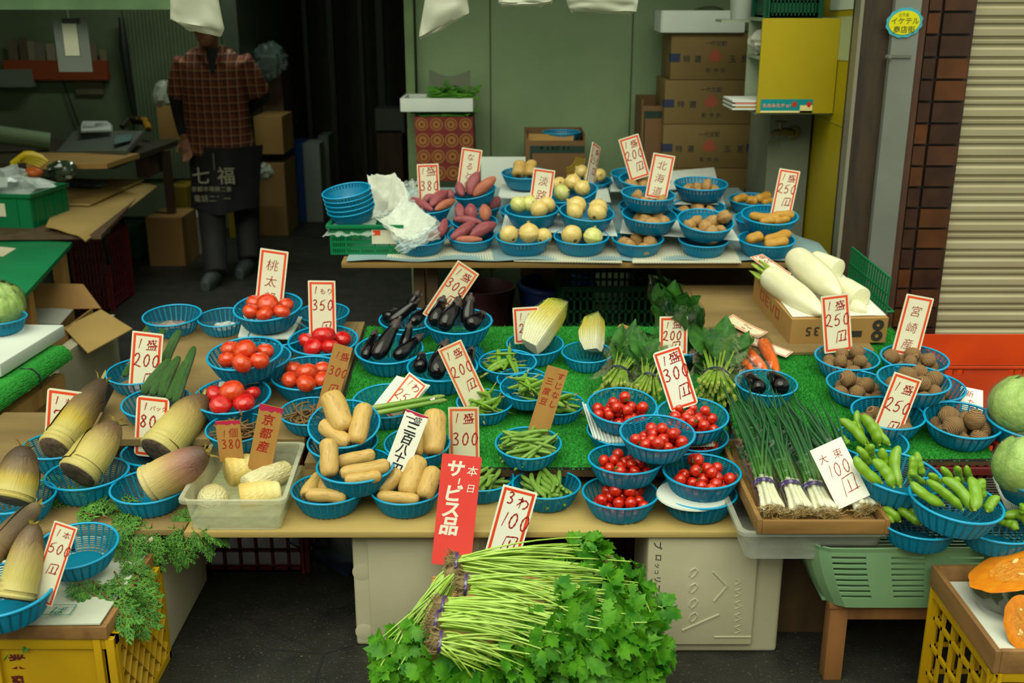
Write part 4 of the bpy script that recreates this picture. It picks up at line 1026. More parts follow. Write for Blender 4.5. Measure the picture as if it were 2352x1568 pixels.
# ================================================================ price signs
m_card=mat('cream_card',(226,220,196),(214,206,178),scale=5,rough=.5,lo=.35,hi=.8)
m_cardw=mat('white_card',(232,232,220),rough=.5)
m_old=mat('aged_card',(214,206,176),(196,184,148),scale=6,rough=.55,lo=.4,hi=.8)
m_red=mat('red_border',(222,66,22),rough=.5)
m_redo=mat('faded_border',(214,100,56),rough=.5)
m_ink=mat('red_marker',(158,22,18),rough=.5)
m_tagw=mat('brown_tag',(172,126,62),(152,106,48),scale=2,rough=.6,stretch=(8,1,8))
m_black=mat('black_brush_ink',(26,30,38),rough=.5)
m_crim=mat('crimson_paint',(178,22,66),rough=.55)
m_pink=mat('coral_red_card',(236,74,66),(226,62,58),scale=4,rough=.55)
m_whitep=mat('white_brush_paint',(240,232,216),rough=.5)
STROKES={
'1':[[(.62,.95),(.4,.05)]],
'2':[[(.12,.72),(.25,.92),(.52,.97),(.66,.8),(.55,.5),(.3,.2),(.08,.06),(.2,.1),(.5,.04),(.92,-.04)]],
'3':[[(.15,.88),(.45,.98),(.66,.85),(.5,.62),(.34,.55),(.62,.45),(.72,.25),(.5,.06),(.12,.1)]],
'5':[[(.3,.85),(.16,.48),(.4,.58),(.68,.42),(.6,.12),(.3,.02),(.1,.12)],[(.3,.85),(.85,1.0)]],
'7':[[(.15,.68),(.2,.9),(.82,.9),(.6,.5),(.42,.02)]],
'8':[[(.72,.84),(.45,.97),(.24,.8),(.46,.55),(.72,.25),(.46,.02),(.2,.22),(.46,.52),(.7,.76),(.66,.88)]],
'0':[[(.55,.97),(.28,.75),(.2,.35),(.4,.04),(.66,.2),(.78,.62),(.62,.94),(.5,.95)]],
'Y':[[(.1,.0),(.2,.92)],[(.2,.9),(.5,.95),(.84,.96),(.80,.5),(.80,.12)],[(.48,.78),(.47,.5),(.46,.2)],[(.24,.16),(.6,.18),(.95,.22)]], # yen kanji, hand-drawn
'M':[[(.1,.86),(.92,.9)],[(.22,.86),(.2,.6),(.06,.45)],[(.22,.68),(.42,.7),(.36,.5)],[(.52,1.0),(.62,.66),(.9,.44),(.94,.54)],[(.82,.78),(.6,.52)],[(.74,1.0),(.84,.94)],
 [(.2,.36),(.24,.12)],[(.2,.36),(.82,.38),(.78,.12)],[(.42,.36),(.43,.12)],[(.62,.37),(.6,.12)],[(.02,.06),(.98,.1)]],
'w':[[(.32,.95),(.3,.0)],[(.05,.68),(.45,.74),(.08,.2)],[(.3,.5),(.62,.72),(.9,.5),(.8,.15),(.58,.0)]],
}
def spline(pts,per=4):
 if len(pts)<3:return[Vector(p)for p in pts]
 P=[Vector(p)for p in pts];P=[P[0]]+P+[P[-1]];o=[]
 for i in range(1,len(P)-2):
  for j in range(per):
   t=j/per;a,b,c,d=P[i-1:i+3]
   o.append(.5*(2*b+(c-a)*t+(2*a-5*b+4*c-d)*t*t+(3*b-a-3*c+d)*t**3))
 o.append(P[-1]);return o
def ribbon(mb,pts,w,mi,z):
 p=[Vector((q[0],q[1]))for q in pts];k=len(p);vs=[]
 for i in range(k):
  t=p[min(i+1,k-1)]-p[max(i-1,0)];t=t.normalized()if t.length else Vector((1,0));nn=Vector((-t.y,t.x))
  ww=w*(.75+.25*math.sin(i*2.1+k))*(.6 if i in(0,k-1)else 1)
  vs+=[(*(p[i]+nn*ww/2),z),(*(p[i]-nn*ww/2),z)]
 mb.add(vs,[(2*i,2*i+1,2*i+3,2*i+2)for i in range(k-1)],mi)
GLY={}
def glyph(ch,thin=0.0):
 """mesh of one typed character (the built-in font), as verts and faces in a unit box"""
 key=(ch,thin)
 if key not in GLY:
  c=bpy.data.curves.new('g','FONT');c.body=ch;c.resolution_u=3;c.offset=thin
  o=bpy.data.objects.new('g',c);COL.objects.link(o)
  dg=bpy.context.evaluated_depsgraph_get();me=o.evaluated_get(dg).to_mesh()
  GLY[key]=([tuple(v.co)for v in me.vertices],[tuple(p.vertices)for p in me.polygons])
  bpy.data.objects.remove(o);bpy.data.curves.remove(c)
 return GLY[key]
def write(mb,s,x,y,size,mi,z,pen=.012,hand=True,thin=0.0,slant=.12,rot=0):
 """one line of writing, x = left, y = baseline"""
 cx=x
 for ch in s:
  if ch==' ':cx+=size*.45;continue
  if hand and ch in STROKES:
   wd=size*(1.0 if ch in 'MwY' else.66)
   for st in STROKES[ch]:
    ribbon(mb,spline([(cx+(q[0]+slant*(q[1]-.5)*.6)*wd+random.uniform(-1,1)*.006*size,y+q[1]*size)for q in st]),pen,mi,z)
   cx+=wd*1.04 if ch !='1' else wd*.8
  else:
   v,f=glyph(ch,thin);ca,sa=math.cos(rot),math.sin(rot)
   half=ch in '0123456789'
   mb.add([(cx+(q[0]*ca-(q[1]-.4)*sa+slant*(q[1]-.4))*size,y+((q[1]-.4)*ca+q[0]*sa+.4)*size,z)for q in v],f,mi)
   cx+=size*(.62 if half else 1.02)
def card(label,TL,TR,BL,depth_pt,lean=8,yaw=0,lines=(),kind='red',name='price_sign',cat='price sign',pen=None,rad=.02,flatpl=None,th=.0025,top=None,border=.05,curl=0,group='hand-lettered price signs'):
 """card seen with these three corners; stands through depth_pt, leaning back by lean degrees and turned by yaw"""
 if flatpl is not None:p0,nn=flatpl
 else:
  nn=Vector((0,-1,0));nn.rotate(Euler((R(-lean),0,0)));nn.rotate(Euler((0,0,R(yaw))));p0=depth_pt
 a,b,c=(onp(*q,p0,nn)for q in(TL,TR,BL))
 v=(a-c);H=v.length;v=v/H;u=b-a;u=(u-v*u.dot(v));Wd=u.length;u=u/Wd;w=u.cross(v)
 M=Matrix((u,v,w)).transposed().to_4x4();M.translation=c
 r=rad*Wd*1.5;poly=[]
 for cx,cy,a0 in((Wd-r,r,-90),(Wd-r,H-r,0),(r,H-r,90),(r,r,180)):
  for k in range(4):an=R(a0+k*30);poly.append((cx+r*math.cos(an),cy+r*math.sin(an)))
 cm={'red':m_card,'white':m_cardw,'faded':m_old,'tag':m_tagw,'pink':m_pink,'brush':m_cardw,'crimtag':m_tagw,'paper':m_cardw}[kind]
 mb=MB().prism(poly,-th);mb.v=[(x,y,z)for x,y,z in mb.v]
 def cv(mbx):
  if curl:
   mbx.v=[(x,y,z+curl*Wd*((y/H-.45)**2)*4)for x,y,z in mbx.v]
  return mbx
 if curl:
  mb=MB().sheet(lambda s,t:Vector((s*Wd,t*H,0)),4,12,th);
 o=ob(name,cv(mb).mesh(name,cm,40),None,M);tag(o,label,cat,group)
 z=.0004
 if kind in('red','faded','white'):
  mb=MB();m=border*Wd*1.1;bw=Wd*.075;bm_=m_redo if kind=='faded' else m_red
  N_=10
  def strip(x0,y0,x1,y1):
   k=N_ if curl else 1
   for i in range(k):
    if y1-y0>x1-x0:aa,bb=y0+(y1-y0)*i/k,y0+(y1-y0)*(i+1)/k;mb.add([(x0,aa,z),(x1,aa,z),(x1,bb,z),(x0,bb,z)],[(0,1,2,3)])
    elif i==0:mb.add([(x0,y0,z),(x1,y0,z),(x1,y1,z),(x0,y1,z)],[(0,1,2,3)])
  strip(m,m,m+bw,H-m);strip(Wd-m-bw,m,Wd-m,H-m);strip(m+bw,m,Wd-m-bw,m+bw);strip(m+bw,H-m-bw,Wd-m-bw,H-m)
  ob('border',cv(mb).mesh('border',bm_,0),o)
 if top:
  mb=MB();g=random.Random(int(Wd*1e5));ys=[H-Wd*top*g.uniform(.6,1.15)for _ in range(10)]
  for i in range(9):
   x0,x1=Wd*i/9,Wd*(i+1)/9;mb.add([(x0,ys[i],z),(x1,ys[i+1],z),(x1,H-.0005,z),(x0,H-.0005,z)],[(0,1,2,3)])
  ob('painted_top',mb.mesh('painted_top',m_crim,0),o)
 ink={'brush':m_black,'pink':m_whitep}.get(kind,m_ink)
 if lines:
  mb=MB()
  for ln in lines:
   s,x,y,sz=ln[:4];kw=ln[4]if len(ln)>4 else{}
   pw=kw.pop('pen',pen or.052)
   write(mb,s,x*Wd,H-y*Wd,sz*Wd,0,z*2,pen=pw*Wd,**kw)
  ob('lettering',cv(mb).mesh('lettering',ink,0),o)
 return o
P1=('1',.2,.48,.34);
def mori(price,yen=True,y1=.56,y2=1.12,y3=1.75,s=.4,**k):
 return[('1',.16,y1,.36),('M',.48,y1+.02,.36),(price,.10,y2,s),*([('Y',.42,y3,.44)]if yen else[])]
TH_=dict(hand=False,thin=-.008)
D0=lambda B,h=0,f=0:B.C+B.n*h+Vector((0,f,0))
c=card
c('tall red framed sign lettered 桃太郎 standing behind six tomatoes',(598,569),(663,577),(585,700),D0(t1,0,.07),6,lines=[('桃',.27,.72,.44,TH_.copy()),('太',.27,1.3,.44,TH_.copy()),('郎',.27,1.88,.44,TH_.copy())])
c('red framed sign 350 yen standing behind the dark red tomatoes',(707,644),(770,645),(711,790),D0(t3,0,.06),6,lines=[('1',.18,.5,.3,{'pen':.06}),('もり',.42,.48,.24,dict(hand=False)),('350',.12,1.1,.40),('Y',.42,1.95,.44)])
c('red framed 200 yen sign leaning in front of the cucumbers',(304,759),(376,763),(294,900),D0(u1,0,-.05),10,lines=mori('200',s=.42))
c('red framed 70 sign partly hidden behind the tall bamboo shoot',(109,890),(192,894),(100,1030),D0(a1,0,.05),8,lines=[('1',.2,.45,.26,{'pen':.055}),('もり',.5,.42,.24,dict(hand=False)),('700',.2,.98,.40)],rad=.06)
c('red framed 800 sign for one pack, beside the wedge-cut bamboo shoot',(314,907),(390,908),(307,1045),D0(a3,0,.03),8,lines=[('1',.2,.45,.26),('パック',.42,.42,.17,dict(hand=False)),('800',.12,.98,.40)],rad=.10)
c('slanted cream 300 yen sign above the raised aubergines',(1052,597),(1100,631),(970,720),D0(e3,.0,.06),6,lines=mori('300'),kind='faded')
c('slanted cream 200 yen sign leaning over the pea pods',(1005,803),(1058,777),(1075,955),D0(p3,0,.02),12,lines=mori('200',s=.44,y1=.6,y2=1.3,y3=2.0),kind='faded')
c('red framed 250 sign lying on ribbed foam by the asparagus',(940,854),(991,874),(872,940),D0(s9,.03,-.03),30,lines=[('1',.2,.52,.36),('w',.48,.56,.36),('250',.1,1.2,.44)])
c('brush-written white sign with crimson top, among the lotus roots',(933,938),(992,938),(884,1068),D0(l5,.0,-.11),12,kind='brush',top=.12,lines=[('一',.1,.45,.4,dict(hand=False,thin=.012)),('盛',.45,.45,.36,dict(hand=False)),('三',.22,.88,.56,dict(hand=False,thin=.02)),('百',.22,1.38,.54,dict(hand=False,thin=.018)),('八',.22,1.84,.5,dict(hand=False,thin=.02)),('十',.22,2.2,.46,dict(hand=False,thin=.02)),('円',.22,2.72,.52,dict(hand=False,thin=.02))])
c('faded framed 300 sign standing behind the pink red sign',(1029,935),(1100,937),(1032,1060),D0(n3,.0,.06),5,lines=mori('300',yen=False,y1=.55,y2=1.3,s=.44),kind='faded')
o=c('large coral red sign brush-lettered サービス品 at the plank edge',(1016,1041),(1108,1041),(991,1294),Vector((0,yf-.012,.45)),9,kind='pink',rad=.03,lines=[(s_,.15,.52+i*.44,.46,dict(hand=False,thin=.035))for i,s_ in enumerate('サ')]+[('l',.47,.74,.2,dict(hand=False,thin=.05)),('ビ',.13,1.18,.48,dict(hand=False,thin=.035)),('ス',.13,1.6,.48,dict(hand=False,thin=.035)),('品',.11,2.05,.5,dict(hand=False,thin=.035)),('本',.66,.48,.28,dict(hand=False,thin=.006)),('日',.68,.92,.24,dict(hand=False,thin=.006))])
c('red framed sign 3 for 100 yen standing in the herb pile',(1156,1112),(1236,1129),(1107,1290),Vector((0,yf-.03,.42)),9,lines=[('3',.2,.5,.36),('w',.5,.56,.36),('100',.14,1.2,.48),('Y',.36,1.9,.5)],kind='white')
c('brown wooden tag with 三度豆 brushed in red, among the bean baskets',(1258,838),(1304,855),(1212,990),D0(n1,.0,.07),8,kind='tag',rad=.0,lines=[(ch,.56,.5+i*.46,.38,dict(hand=False,thin=.006))for i,ch in enumerate('すじなし')]+[(ch,.12,.85+i*.5,.38,dict(hand=False,thin=.006))for i,ch in enumerate('三度豆')])
c('red framed sign behind the larger wrapped cut cabbage',(1177,707),(1237,708),(1182,790),D0(h1,.0,.04),5,lines=[('1',.2,.5,.3),('w',.55,.5,.3),('200',.2,1.0,.36)])
c('upright red framed 200 yen sign in front of the bagged leaves',(1515,727),(1580,727),(1514,815),D0(g1,.0,-.05),6,lines=[('1',.2,.44,.26),('M',.46,.44,.34),('200',.12,.86,.34),('Y',.4,1.28,.38)])
c('wide red framed 300 yen sign leaning over the cherry tomatoes',(1498,812),(1566,803),(1541,947),D0(k2,.0,.06),10,lines=[('1',.2,.56,.36,{'pen':.06}),('M',.48,.56,.4,{'pen':.06}),('300',.12,1.12,.46,{'pen':.055}),('Y',.42,1.82,.5)],kind='white',rad=.08)
c('red framed 250 sign standing in the taro by the daikon carton',(1885,681),(1950,675),(1894,812),D0(r1,.0,.05),6,lines=mori('250',s=.44))
c('tall red framed sign lettered 宮崎産 in the far taro basket',(2083,674),(2147,681),(2047,810),D0(r2,.0,.05),6,lines=[(ch,.28,.72+i*.6,.42,TH_.copy())for i,ch in enumerate('宮崎産')])
c('slanted red framed 250 yen sign crossing the broad beans',(2055,853),(2120,868),(1998,1000),D0(r5,.0,-.05),10,lines=mori('250',s=.44,y1=.62,y2=1.3,y3=2.05))
c('plain white paper sign 大束 100 yen propped on the bagged leeks',(1860,1035),(1921,980),(1926,1170),onz(1925,1170,.50),28,kind='paper',rad=0,th=.002,lines=[('大',.10,.48,.28,dict(hand=False,thin=-.008)),('束',.55,.48,.28,dict(hand=False,thin=-.008)),('100',.14,.98,.40),('Y',.34,1.58,.56)],pen=.03)
c('red framed 500 yen sign beside the nearest bamboo shoots',(125,1195),(188,1183),(66,1376),D0(a7,.0,.0),16,lines=[('1',.2,.6,.36),('本',.5,.56,.34,dict(hand=False,thin=-.006)),('500',.12,1.3,.46),('Y',.3,2.2,.5)])
# wooden tags in the tub and the tomatoes
c('brown wooden 300 yen tag standing between tomatoes and aubergines',(768,787),(811,797),(726,940),D0(f2,.0,.06),8,kind='tag',rad=0,lines=[('1',.2,.75,.4),('M',.5,.8,.45),('300',.08,1.7,.5),('Y',.3,2.7,.55)],pen=.065)
TUBY=2.79
c('wooden 380 tag with crimson top standing in the plastic tub',(494,967),(549,955),(505,1060),Vector((0,TUBY,.45)),5,kind='crimtag',rad=0,top=.18,lines=[('1',.2,.72,.34,{'pen':.05}),('個',.48,.68,.42,dict(hand=False,thin=-.004)),('380',.14,1.2,.40,{'pen':.05})])
c('taller wooden tag brushed 京都産 with crimson top in the tub',(597,926),(652,934),(568,1075),Vector((0,TUBY-.01,.45)),5,kind='crimtag',rad=0,top=.28,lines=[(ch,.22,.82+i*.6,.52,dict(hand=False,thin=.012))for i,ch in enumerate('京都産')])
# back table
c('red framed 380 sign standing behind the sweet potatoes',(957,377),(1007,374),(962,470),D0(s2,.0,.05),4,lines=[('1',.15,.5,.34),('M',.42,.56,.44),('380',.1,1.22,.44)])
c('tall red framed sign lettered なると金時 behind the sweet potatoes',(1061,338),(1109,340),(1048,436),D0(s1,.0,.04),4,lines=[(ch,.3,.55+i*.44,.38,dict(hand=False,thin=-.006))for i,ch in enumerate('なると金')])
c('red framed sign lettered 淡路 standing in the onions',(1226,385),(1276,389),(1214,474),D0(c1,.0,.03),5,lines=[('淡',.3,.72,.46,TH_.copy()),('路',.26,1.4,.52,TH_.copy())])
c('narrow red framed sign turned sideways among the back onions',(1362,325),(1380,339),(1344,424),D0(d7,.0,.05),4,58,lines=mori('250',s=.44))
c('leaning red framed 200 yen sign at the back of the potatoes',(1420,321),(1467,310),(1448,417),D0(d5,.0,.03),4,lines=mori('200',s=.44))
c('red framed sign lettered 北海道 standing in the potatoes',(1501,350),(1552,356),(1481,452),D0(d4,.0,.03),5,lines=[(ch,.28,.66+i*.58,.44,TH_.copy())for i,ch in enumerate('北海道')])
c('red framed 250 yen sign standing in the yellow potatoes',(1791,386),(1839,391),(1768,497),D0(c5,.0,.02),5,lines=mori('250',s=.44))
# signs lying flat
pl=(UP.p+UP.n*.016,UP.n)
c('red framed sign lying on the plywood beside the carrots',(1692,778),(1718,770),(1806,820),None,flatpl=(UP.at(1760,800,.02),Vector((-.1,-.25,1)).normalized()),lines=[('1',.2,.5,.36),('M',.5,.5,.36),('150',.1,1.2,.44),('Y',.42,1.9,.44)])
c('face-down curled sign lying on the plywood, writing showing through',(1662,738),(1694,730),(1742,778),None,flatpl=(UP.at(1710,755,.03),Vector((-.05,-.3,1)).normalized()),kind='faded',curl=.1,lines=[('0',.2,1.6,.3),('2',.5,1.9,.3),('5',.6,1.5,.3)])
c('red framed sign lying on the white daikon',(1722,590),(1762,590),(1788,636),None,flatpl=(UP.at(1765,700,.14),Vector((.0,-.25,1)).normalized()),lines=[('1',.2,.5,.36),('M',.45,.6,.4),('200',.1,1.2,.44)])
c('paper slip with red writing behind the cabbage',(2206,886),(2258,884),(2205,940),UP.at(2240,935,.01),55,kind='paper',rad=0,lines=[('新',.2,.5,.4,dict(hand=False)),('た',.3,.95,.36,dict(hand=False)),('ま',.3,1.3,.36,dict(hand=False))])
# ================================================================ leaf and bunch tools
def blade(mb,base,d,nrm,L_,W_,bend=.2,cup=.15,mi=0,k=5,shape=None):
 """leaf blade: base point, direction, face normal, length, width"""
 d=d.normalized();s=d.cross(nrm).normalized();nn=s.cross(d)
 shape=shape or(lambda t:math.sin(math.pi*min(1,t*.92+.06))**.8)
 vs=[]
 for i in range(k+1):
  t=i/k;c=base+d*L_*t-nn*bend*L_*t*t;w=W_*.5*shape(t)
  for j in(-1,-.5,0,.5,1):vs.append(c+s*w*j+nn*cup*W_*(j*j)*.5)
 mb.add(vs,[(i*5+j,i*5+j+1,i*5+6+j,i*5+5+j)for i in range(k)for j in range(4)],mi)
def curve3(a,b,c,n=6):return[a*(1-t)**2+b*2*t*(1-t)+c*t*t for t in[i/n for i in range(n+1)]]
def ring(mb,c,ax,r,w,th=.002,n=24):
 z=ax.normalized();x=z.orthogonal().normalized();y=z.cross(x)
 M=Matrix((x,y,z)).transposed().to_4x4();M.translation=c
 mb.lathe([(r,-w/2),(r+th,-w/2),(r+th,w/2),(r,w/2)],n,closed=True,M=M)
# ---------------------------------------------------------------- clear tub with peeled bamboo
m_tub=clear('milky_plastic',(206,206,176),.42,.3)
def tub_mesh(t,fl,fr,br,bl,zt,zb,ins,m,lip=.012):
 """open tub: rim corners (x, y), walls sloping in by ins, thin walls with a lip"""
 mb=MB();P=[Vector((*p,0))for p in(fl,fr,br,bl)];c=sum(P,Vector())/4
 def ringp(k,z):
  out=[]
  for i,p in enumerate(P):
   d=(c-p);d=Vector((math.copysign(1,d.x),math.copysign(1,d.y),0));q=p+d*k;rr=.022
   sx,sy=math.copysign(1,p.x-c.x),math.copysign(1,p.y-c.y)
   an={(-1,-1):180,(1,-1):270,(1,1):0,(-1,1):90}[(sx,sy)]
   for j in range(5):
    a=R(an+j*22.5);out.append((q.x-sx*rr+rr*math.cos(a),q.y-sy*rr+rr*math.sin(a),z))
  return out
 rows=[ringp(-lip,zt-.010),ringp(-lip,zt),ringp(0,zt),ringp(ins,zb),]
 inn=[ringp(.004,zt-.002),ringp(ins+.004,zb+.004)]
 n=len(rows[0]);vs=sum(rows,[]);
 fs=[(i*n+j,i*n+(j+1)%n,(i+1)*n+(j+1)%n,(i+1)*n+j)for i in range(3)for j in range(n)]+[tuple(range(3*n,4*n))]
 mb.add(vs,fs);return wpart('tub_wall',mb,m,t,smooth=50)
fl,fr=ony(419,1151,2.555),ony(646,1145,2.555);yb_=2.925
bl,br=ony(493,1019,yb_),ony(692,1018,yb_)
t=thing('plastic_tub','milky clear plastic tub holding peeled bamboo shoots','tub',((fl.x+fr.x)/2,2.74,.39))
tub_mesh(t,(fl.x,2.555),(fr.x,2.555),(br.x,yb_),(bl.x,yb_),.487,.391,.012,m_tub)
mb=MB().b2((fl.x+.012,2.575,.395),(fr.x-.012,yb_-.02,.425));wpart('water',mb,clear('cloudy_water',(190,196,150),.35,.05),t)
m_peel=axis_mat('peeled_bamboo',[(0,(206,176,96)),(.3,(214,190,112)),(.7,(222,204,134)),(1,(228,214,150))],rough=.35,noisec=.3,nscale=4,stretch=(2,2,3),bump=.2)
m_peelw=axis_mat('white_peeled_bamboo',[(0,(226,218,172)),(.6,(224,214,164)),(1,(206,190,130))],rough=.45,noisec=.3,nscale=7,bump=.5)
pr=[(0,0),(.92,0),(.98,.03)]
for i in range(26):
 z=.05+.95*i/25;pr.append(((1-.62*max(0,z-.35)**1.3)*(1+.014*math.sin(z*36))*(1 if z<.97 else.8),z))
pr.append((0,1.0))
proto('peel',veg(pr,24,namp=.05,name='peeled_bamboo',mats=m_peel,smooth=60),[])
proto('peelw',veg(smooth_prof([(0,0),(.8,.01),(1,.15),(.95,.5),(.8,.85),(.7,.97),(0,1)],24),24,namp=.12,nsc=5,name='peeled_bamboo',mats=m_peelw),[])
proto('peelr',veg(ballprof(12),24,name='peeled_bamboo',mats=m_peelw),[])
TZ=.44
def tp(x,y,z):return onz(x,y,z)
GP='peeled bamboo shoots in the tub'
def inr(A,k=1):return px2m(k,A)
A=tp(520,1085,.455);lay('peel','peeled_bamboo_shoot','whole peeled bamboo shoot lying under the wooden tags','bamboo shoot',GP,A,tp(612,1066,.455),inr(A,37),0)
A=tp(565,1118,.452);lay('peelw','peeled_bamboo_shoot','rough white peeled bamboo shoot at the right tub wall'.replace('right','far'),'bamboo shoot',GP,A,tp(664,1076,.458),inr(A,30),0)
A=tp(552,1146,.432);lay('peel','peeled_bamboo_shoot','cut half of a peeled bamboo shoot at the front of the tub','bamboo shoot',GP,A,tp(646,1128,.440),inr(A,36),0)
A=tp(489,1148,.43);lay('peelr','peeled_bamboo_shoot','round white bamboo end poking over the tub front wall','bamboo shoot',GP,A,A+Vector((0,.005,.045)),inr(A,36),0)
# ---------------------------------------------------------------- cut chinese cabbages
m_ccut=axis_mat('cabbage_cut_face',[(0,(222,220,190)),(.3,(226,224,186)),(.5,(214,208,130)),(.72,(206,186,60)),(.9,(176,178,56)),(1,(130,150,50))],rough=.45,noisec=.55,nscale=4,stretch=(9,9,.7),bump=.5)
m_cout=axis_mat('cabbage_outer_leaf',[(0,(214,218,176)),(.4,(180,198,116)),(.65,(110,154,48)),(.9,(56,108,26))],rough=.45,noisec=.3,nscale=6,bump=.4)
m_wrap=clear('cling_film',(240,245,240),.04,.1)
def cabbage_cut(label,A,B_,r,side,ang,tipk):
 t=thing('cut_cabbage',label,'cabbage',M=frame(A,B_,r,0,side),group='wrapped cut cabbages')
 N_=22;prof=[]
 for i in range(N_+1):
  z=i/N_;prof.append((max(.0,(.62+.5*math.sin(math.pi*min(1,z*.9+.05))**.8-.12)*(1 if z<.9 else 1-((z-.9)/.1)**2*tipk)),z))
 m_=12;outer=MB();vs=[]
 for r_,z in prof:
  for j in range(m_+1):
   a=math.pi+(-ang/2+ang*j/m_);k=1.04+.07*nz((j*.5,z*5,0),1,3)+(.09*math.sin(j*3+z*9)*z)
   vs.append((.55+r_*math.cos(a)*1.1*k,r_*math.sin(a)*k,z))
 outer.add(vs,[(i*(m_+1)+j,i*(m_+1)+j+1,(i+1)*(m_+1)+j+1,(i+1)*(m_+1)+j)for i in range(N_)for j in range(m_)])
 cut=MB()
 for j in(0,m_):
  vs2=[]
  for i,(r_,z)in enumerate(prof):
   o=Vector(vs[i*(m_+1)+j]);c=Vector((.55,0,z))
   for q in range(17):p=c.lerp(o,q/16);p.x+=.022*(-1)**q*(0<q<16);vs2.append(p)
  cut.add(vs2,[(i*17+q,i*17+q+1,(i+1)*17+q+1,(i+1)*17+q)for i in range(N_)for q in range(16)])
 bs=[Vector((.55,0,0))]+[Vector(v)for v in vs[:m_+1]];cut.add(bs,[tuple(range(m_+2))])
 ob('cut_face',cut.mesh('cut_face',m_ccut,30),t);ob('outer_leaves',outer.mesh('outer_leaves',m_cout,60),t)
 lf=MB()
 for q in range(5):
  a=math.pi+(q-2)*.5;b=Vector((.5+.75*math.cos(a),.75*math.sin(a),.72));blade(lf,b,Vector((.1*math.cos(a),.1*math.sin(a),1)),Vector((math.cos(a),math.sin(a),0)),.3,.75,-.3,.2)
 pass
 wr=MB()
 for i,(r_,z)in enumerate(prof):
  if i%3==0 or i==N_:wr.v+=[(.50+r_*1.08*math.cos(a)*1.1,r_*1.08*math.sin(a),z*1.02-.01)for a in[math.pi-ang/2+ang*j/10 for j in range(11)]]+[(.60,0,z*1.02-.01)]
 k=len(wr.v)//12
 wr.f=[(i*12+j,i*12+(j+1)%12,(i+1)*12+(j+1)%12,(i+1)*12+j)for i in range(k-1)for j in range(12)];wr.m=[0]*len(wr.f)
 ob('cling_wrap',wr.mesh('cling_wrap',m_wrap,180),t)
A=bp(h1,1214,797,-.002);cabbage_cut('larger cling wrapped half cabbage leaning past its sign',A,bp(h1,1286,697,.10),px2m(54,A),Vector((.45,-1,.25)),R(100),.6)
A=bp(h2,1362,806,-.01);cabbage_cut('smaller wedge of wrapped cabbage standing in its basket',A,bp(h2,1366,722,.09),px2m(46,A),Vector((.2,-1,.15)),R(85),.95)
# knife handle on the turf
A,B_=UP.at(1424,751,.012),UP.at(1490,775,.012)
t=thing('kitchen_knife','kitchen knife with pale wooden handle lying on the turf','knife',A)
C_=A.lerp(B_,.78);r=px2m(9,A)
wpart('handle',MB().tube([A,A.lerp(B_,.1),A.lerp(B_,.5),C_],[r*.85,r,r,r*.95],12),mat('pale_handle_wood',(186,138,78),(166,118,62),scale=3),t)
wpart('collar',MB().tube([C_,B_],[r,r*1.02],12),mat('black_horn',(22,20,20),rough=.3),t)
d=(B_-A).normalized();wpart('blade',MB().tube([B_-d*.005,B_+d*.05,B_+d*.14,B_+d*.17],[r*.5,r*.9,r*.9,r*.15],10,flat=.12),mat('knife_steel',(150,150,146),rough=.25,metal=1),t)
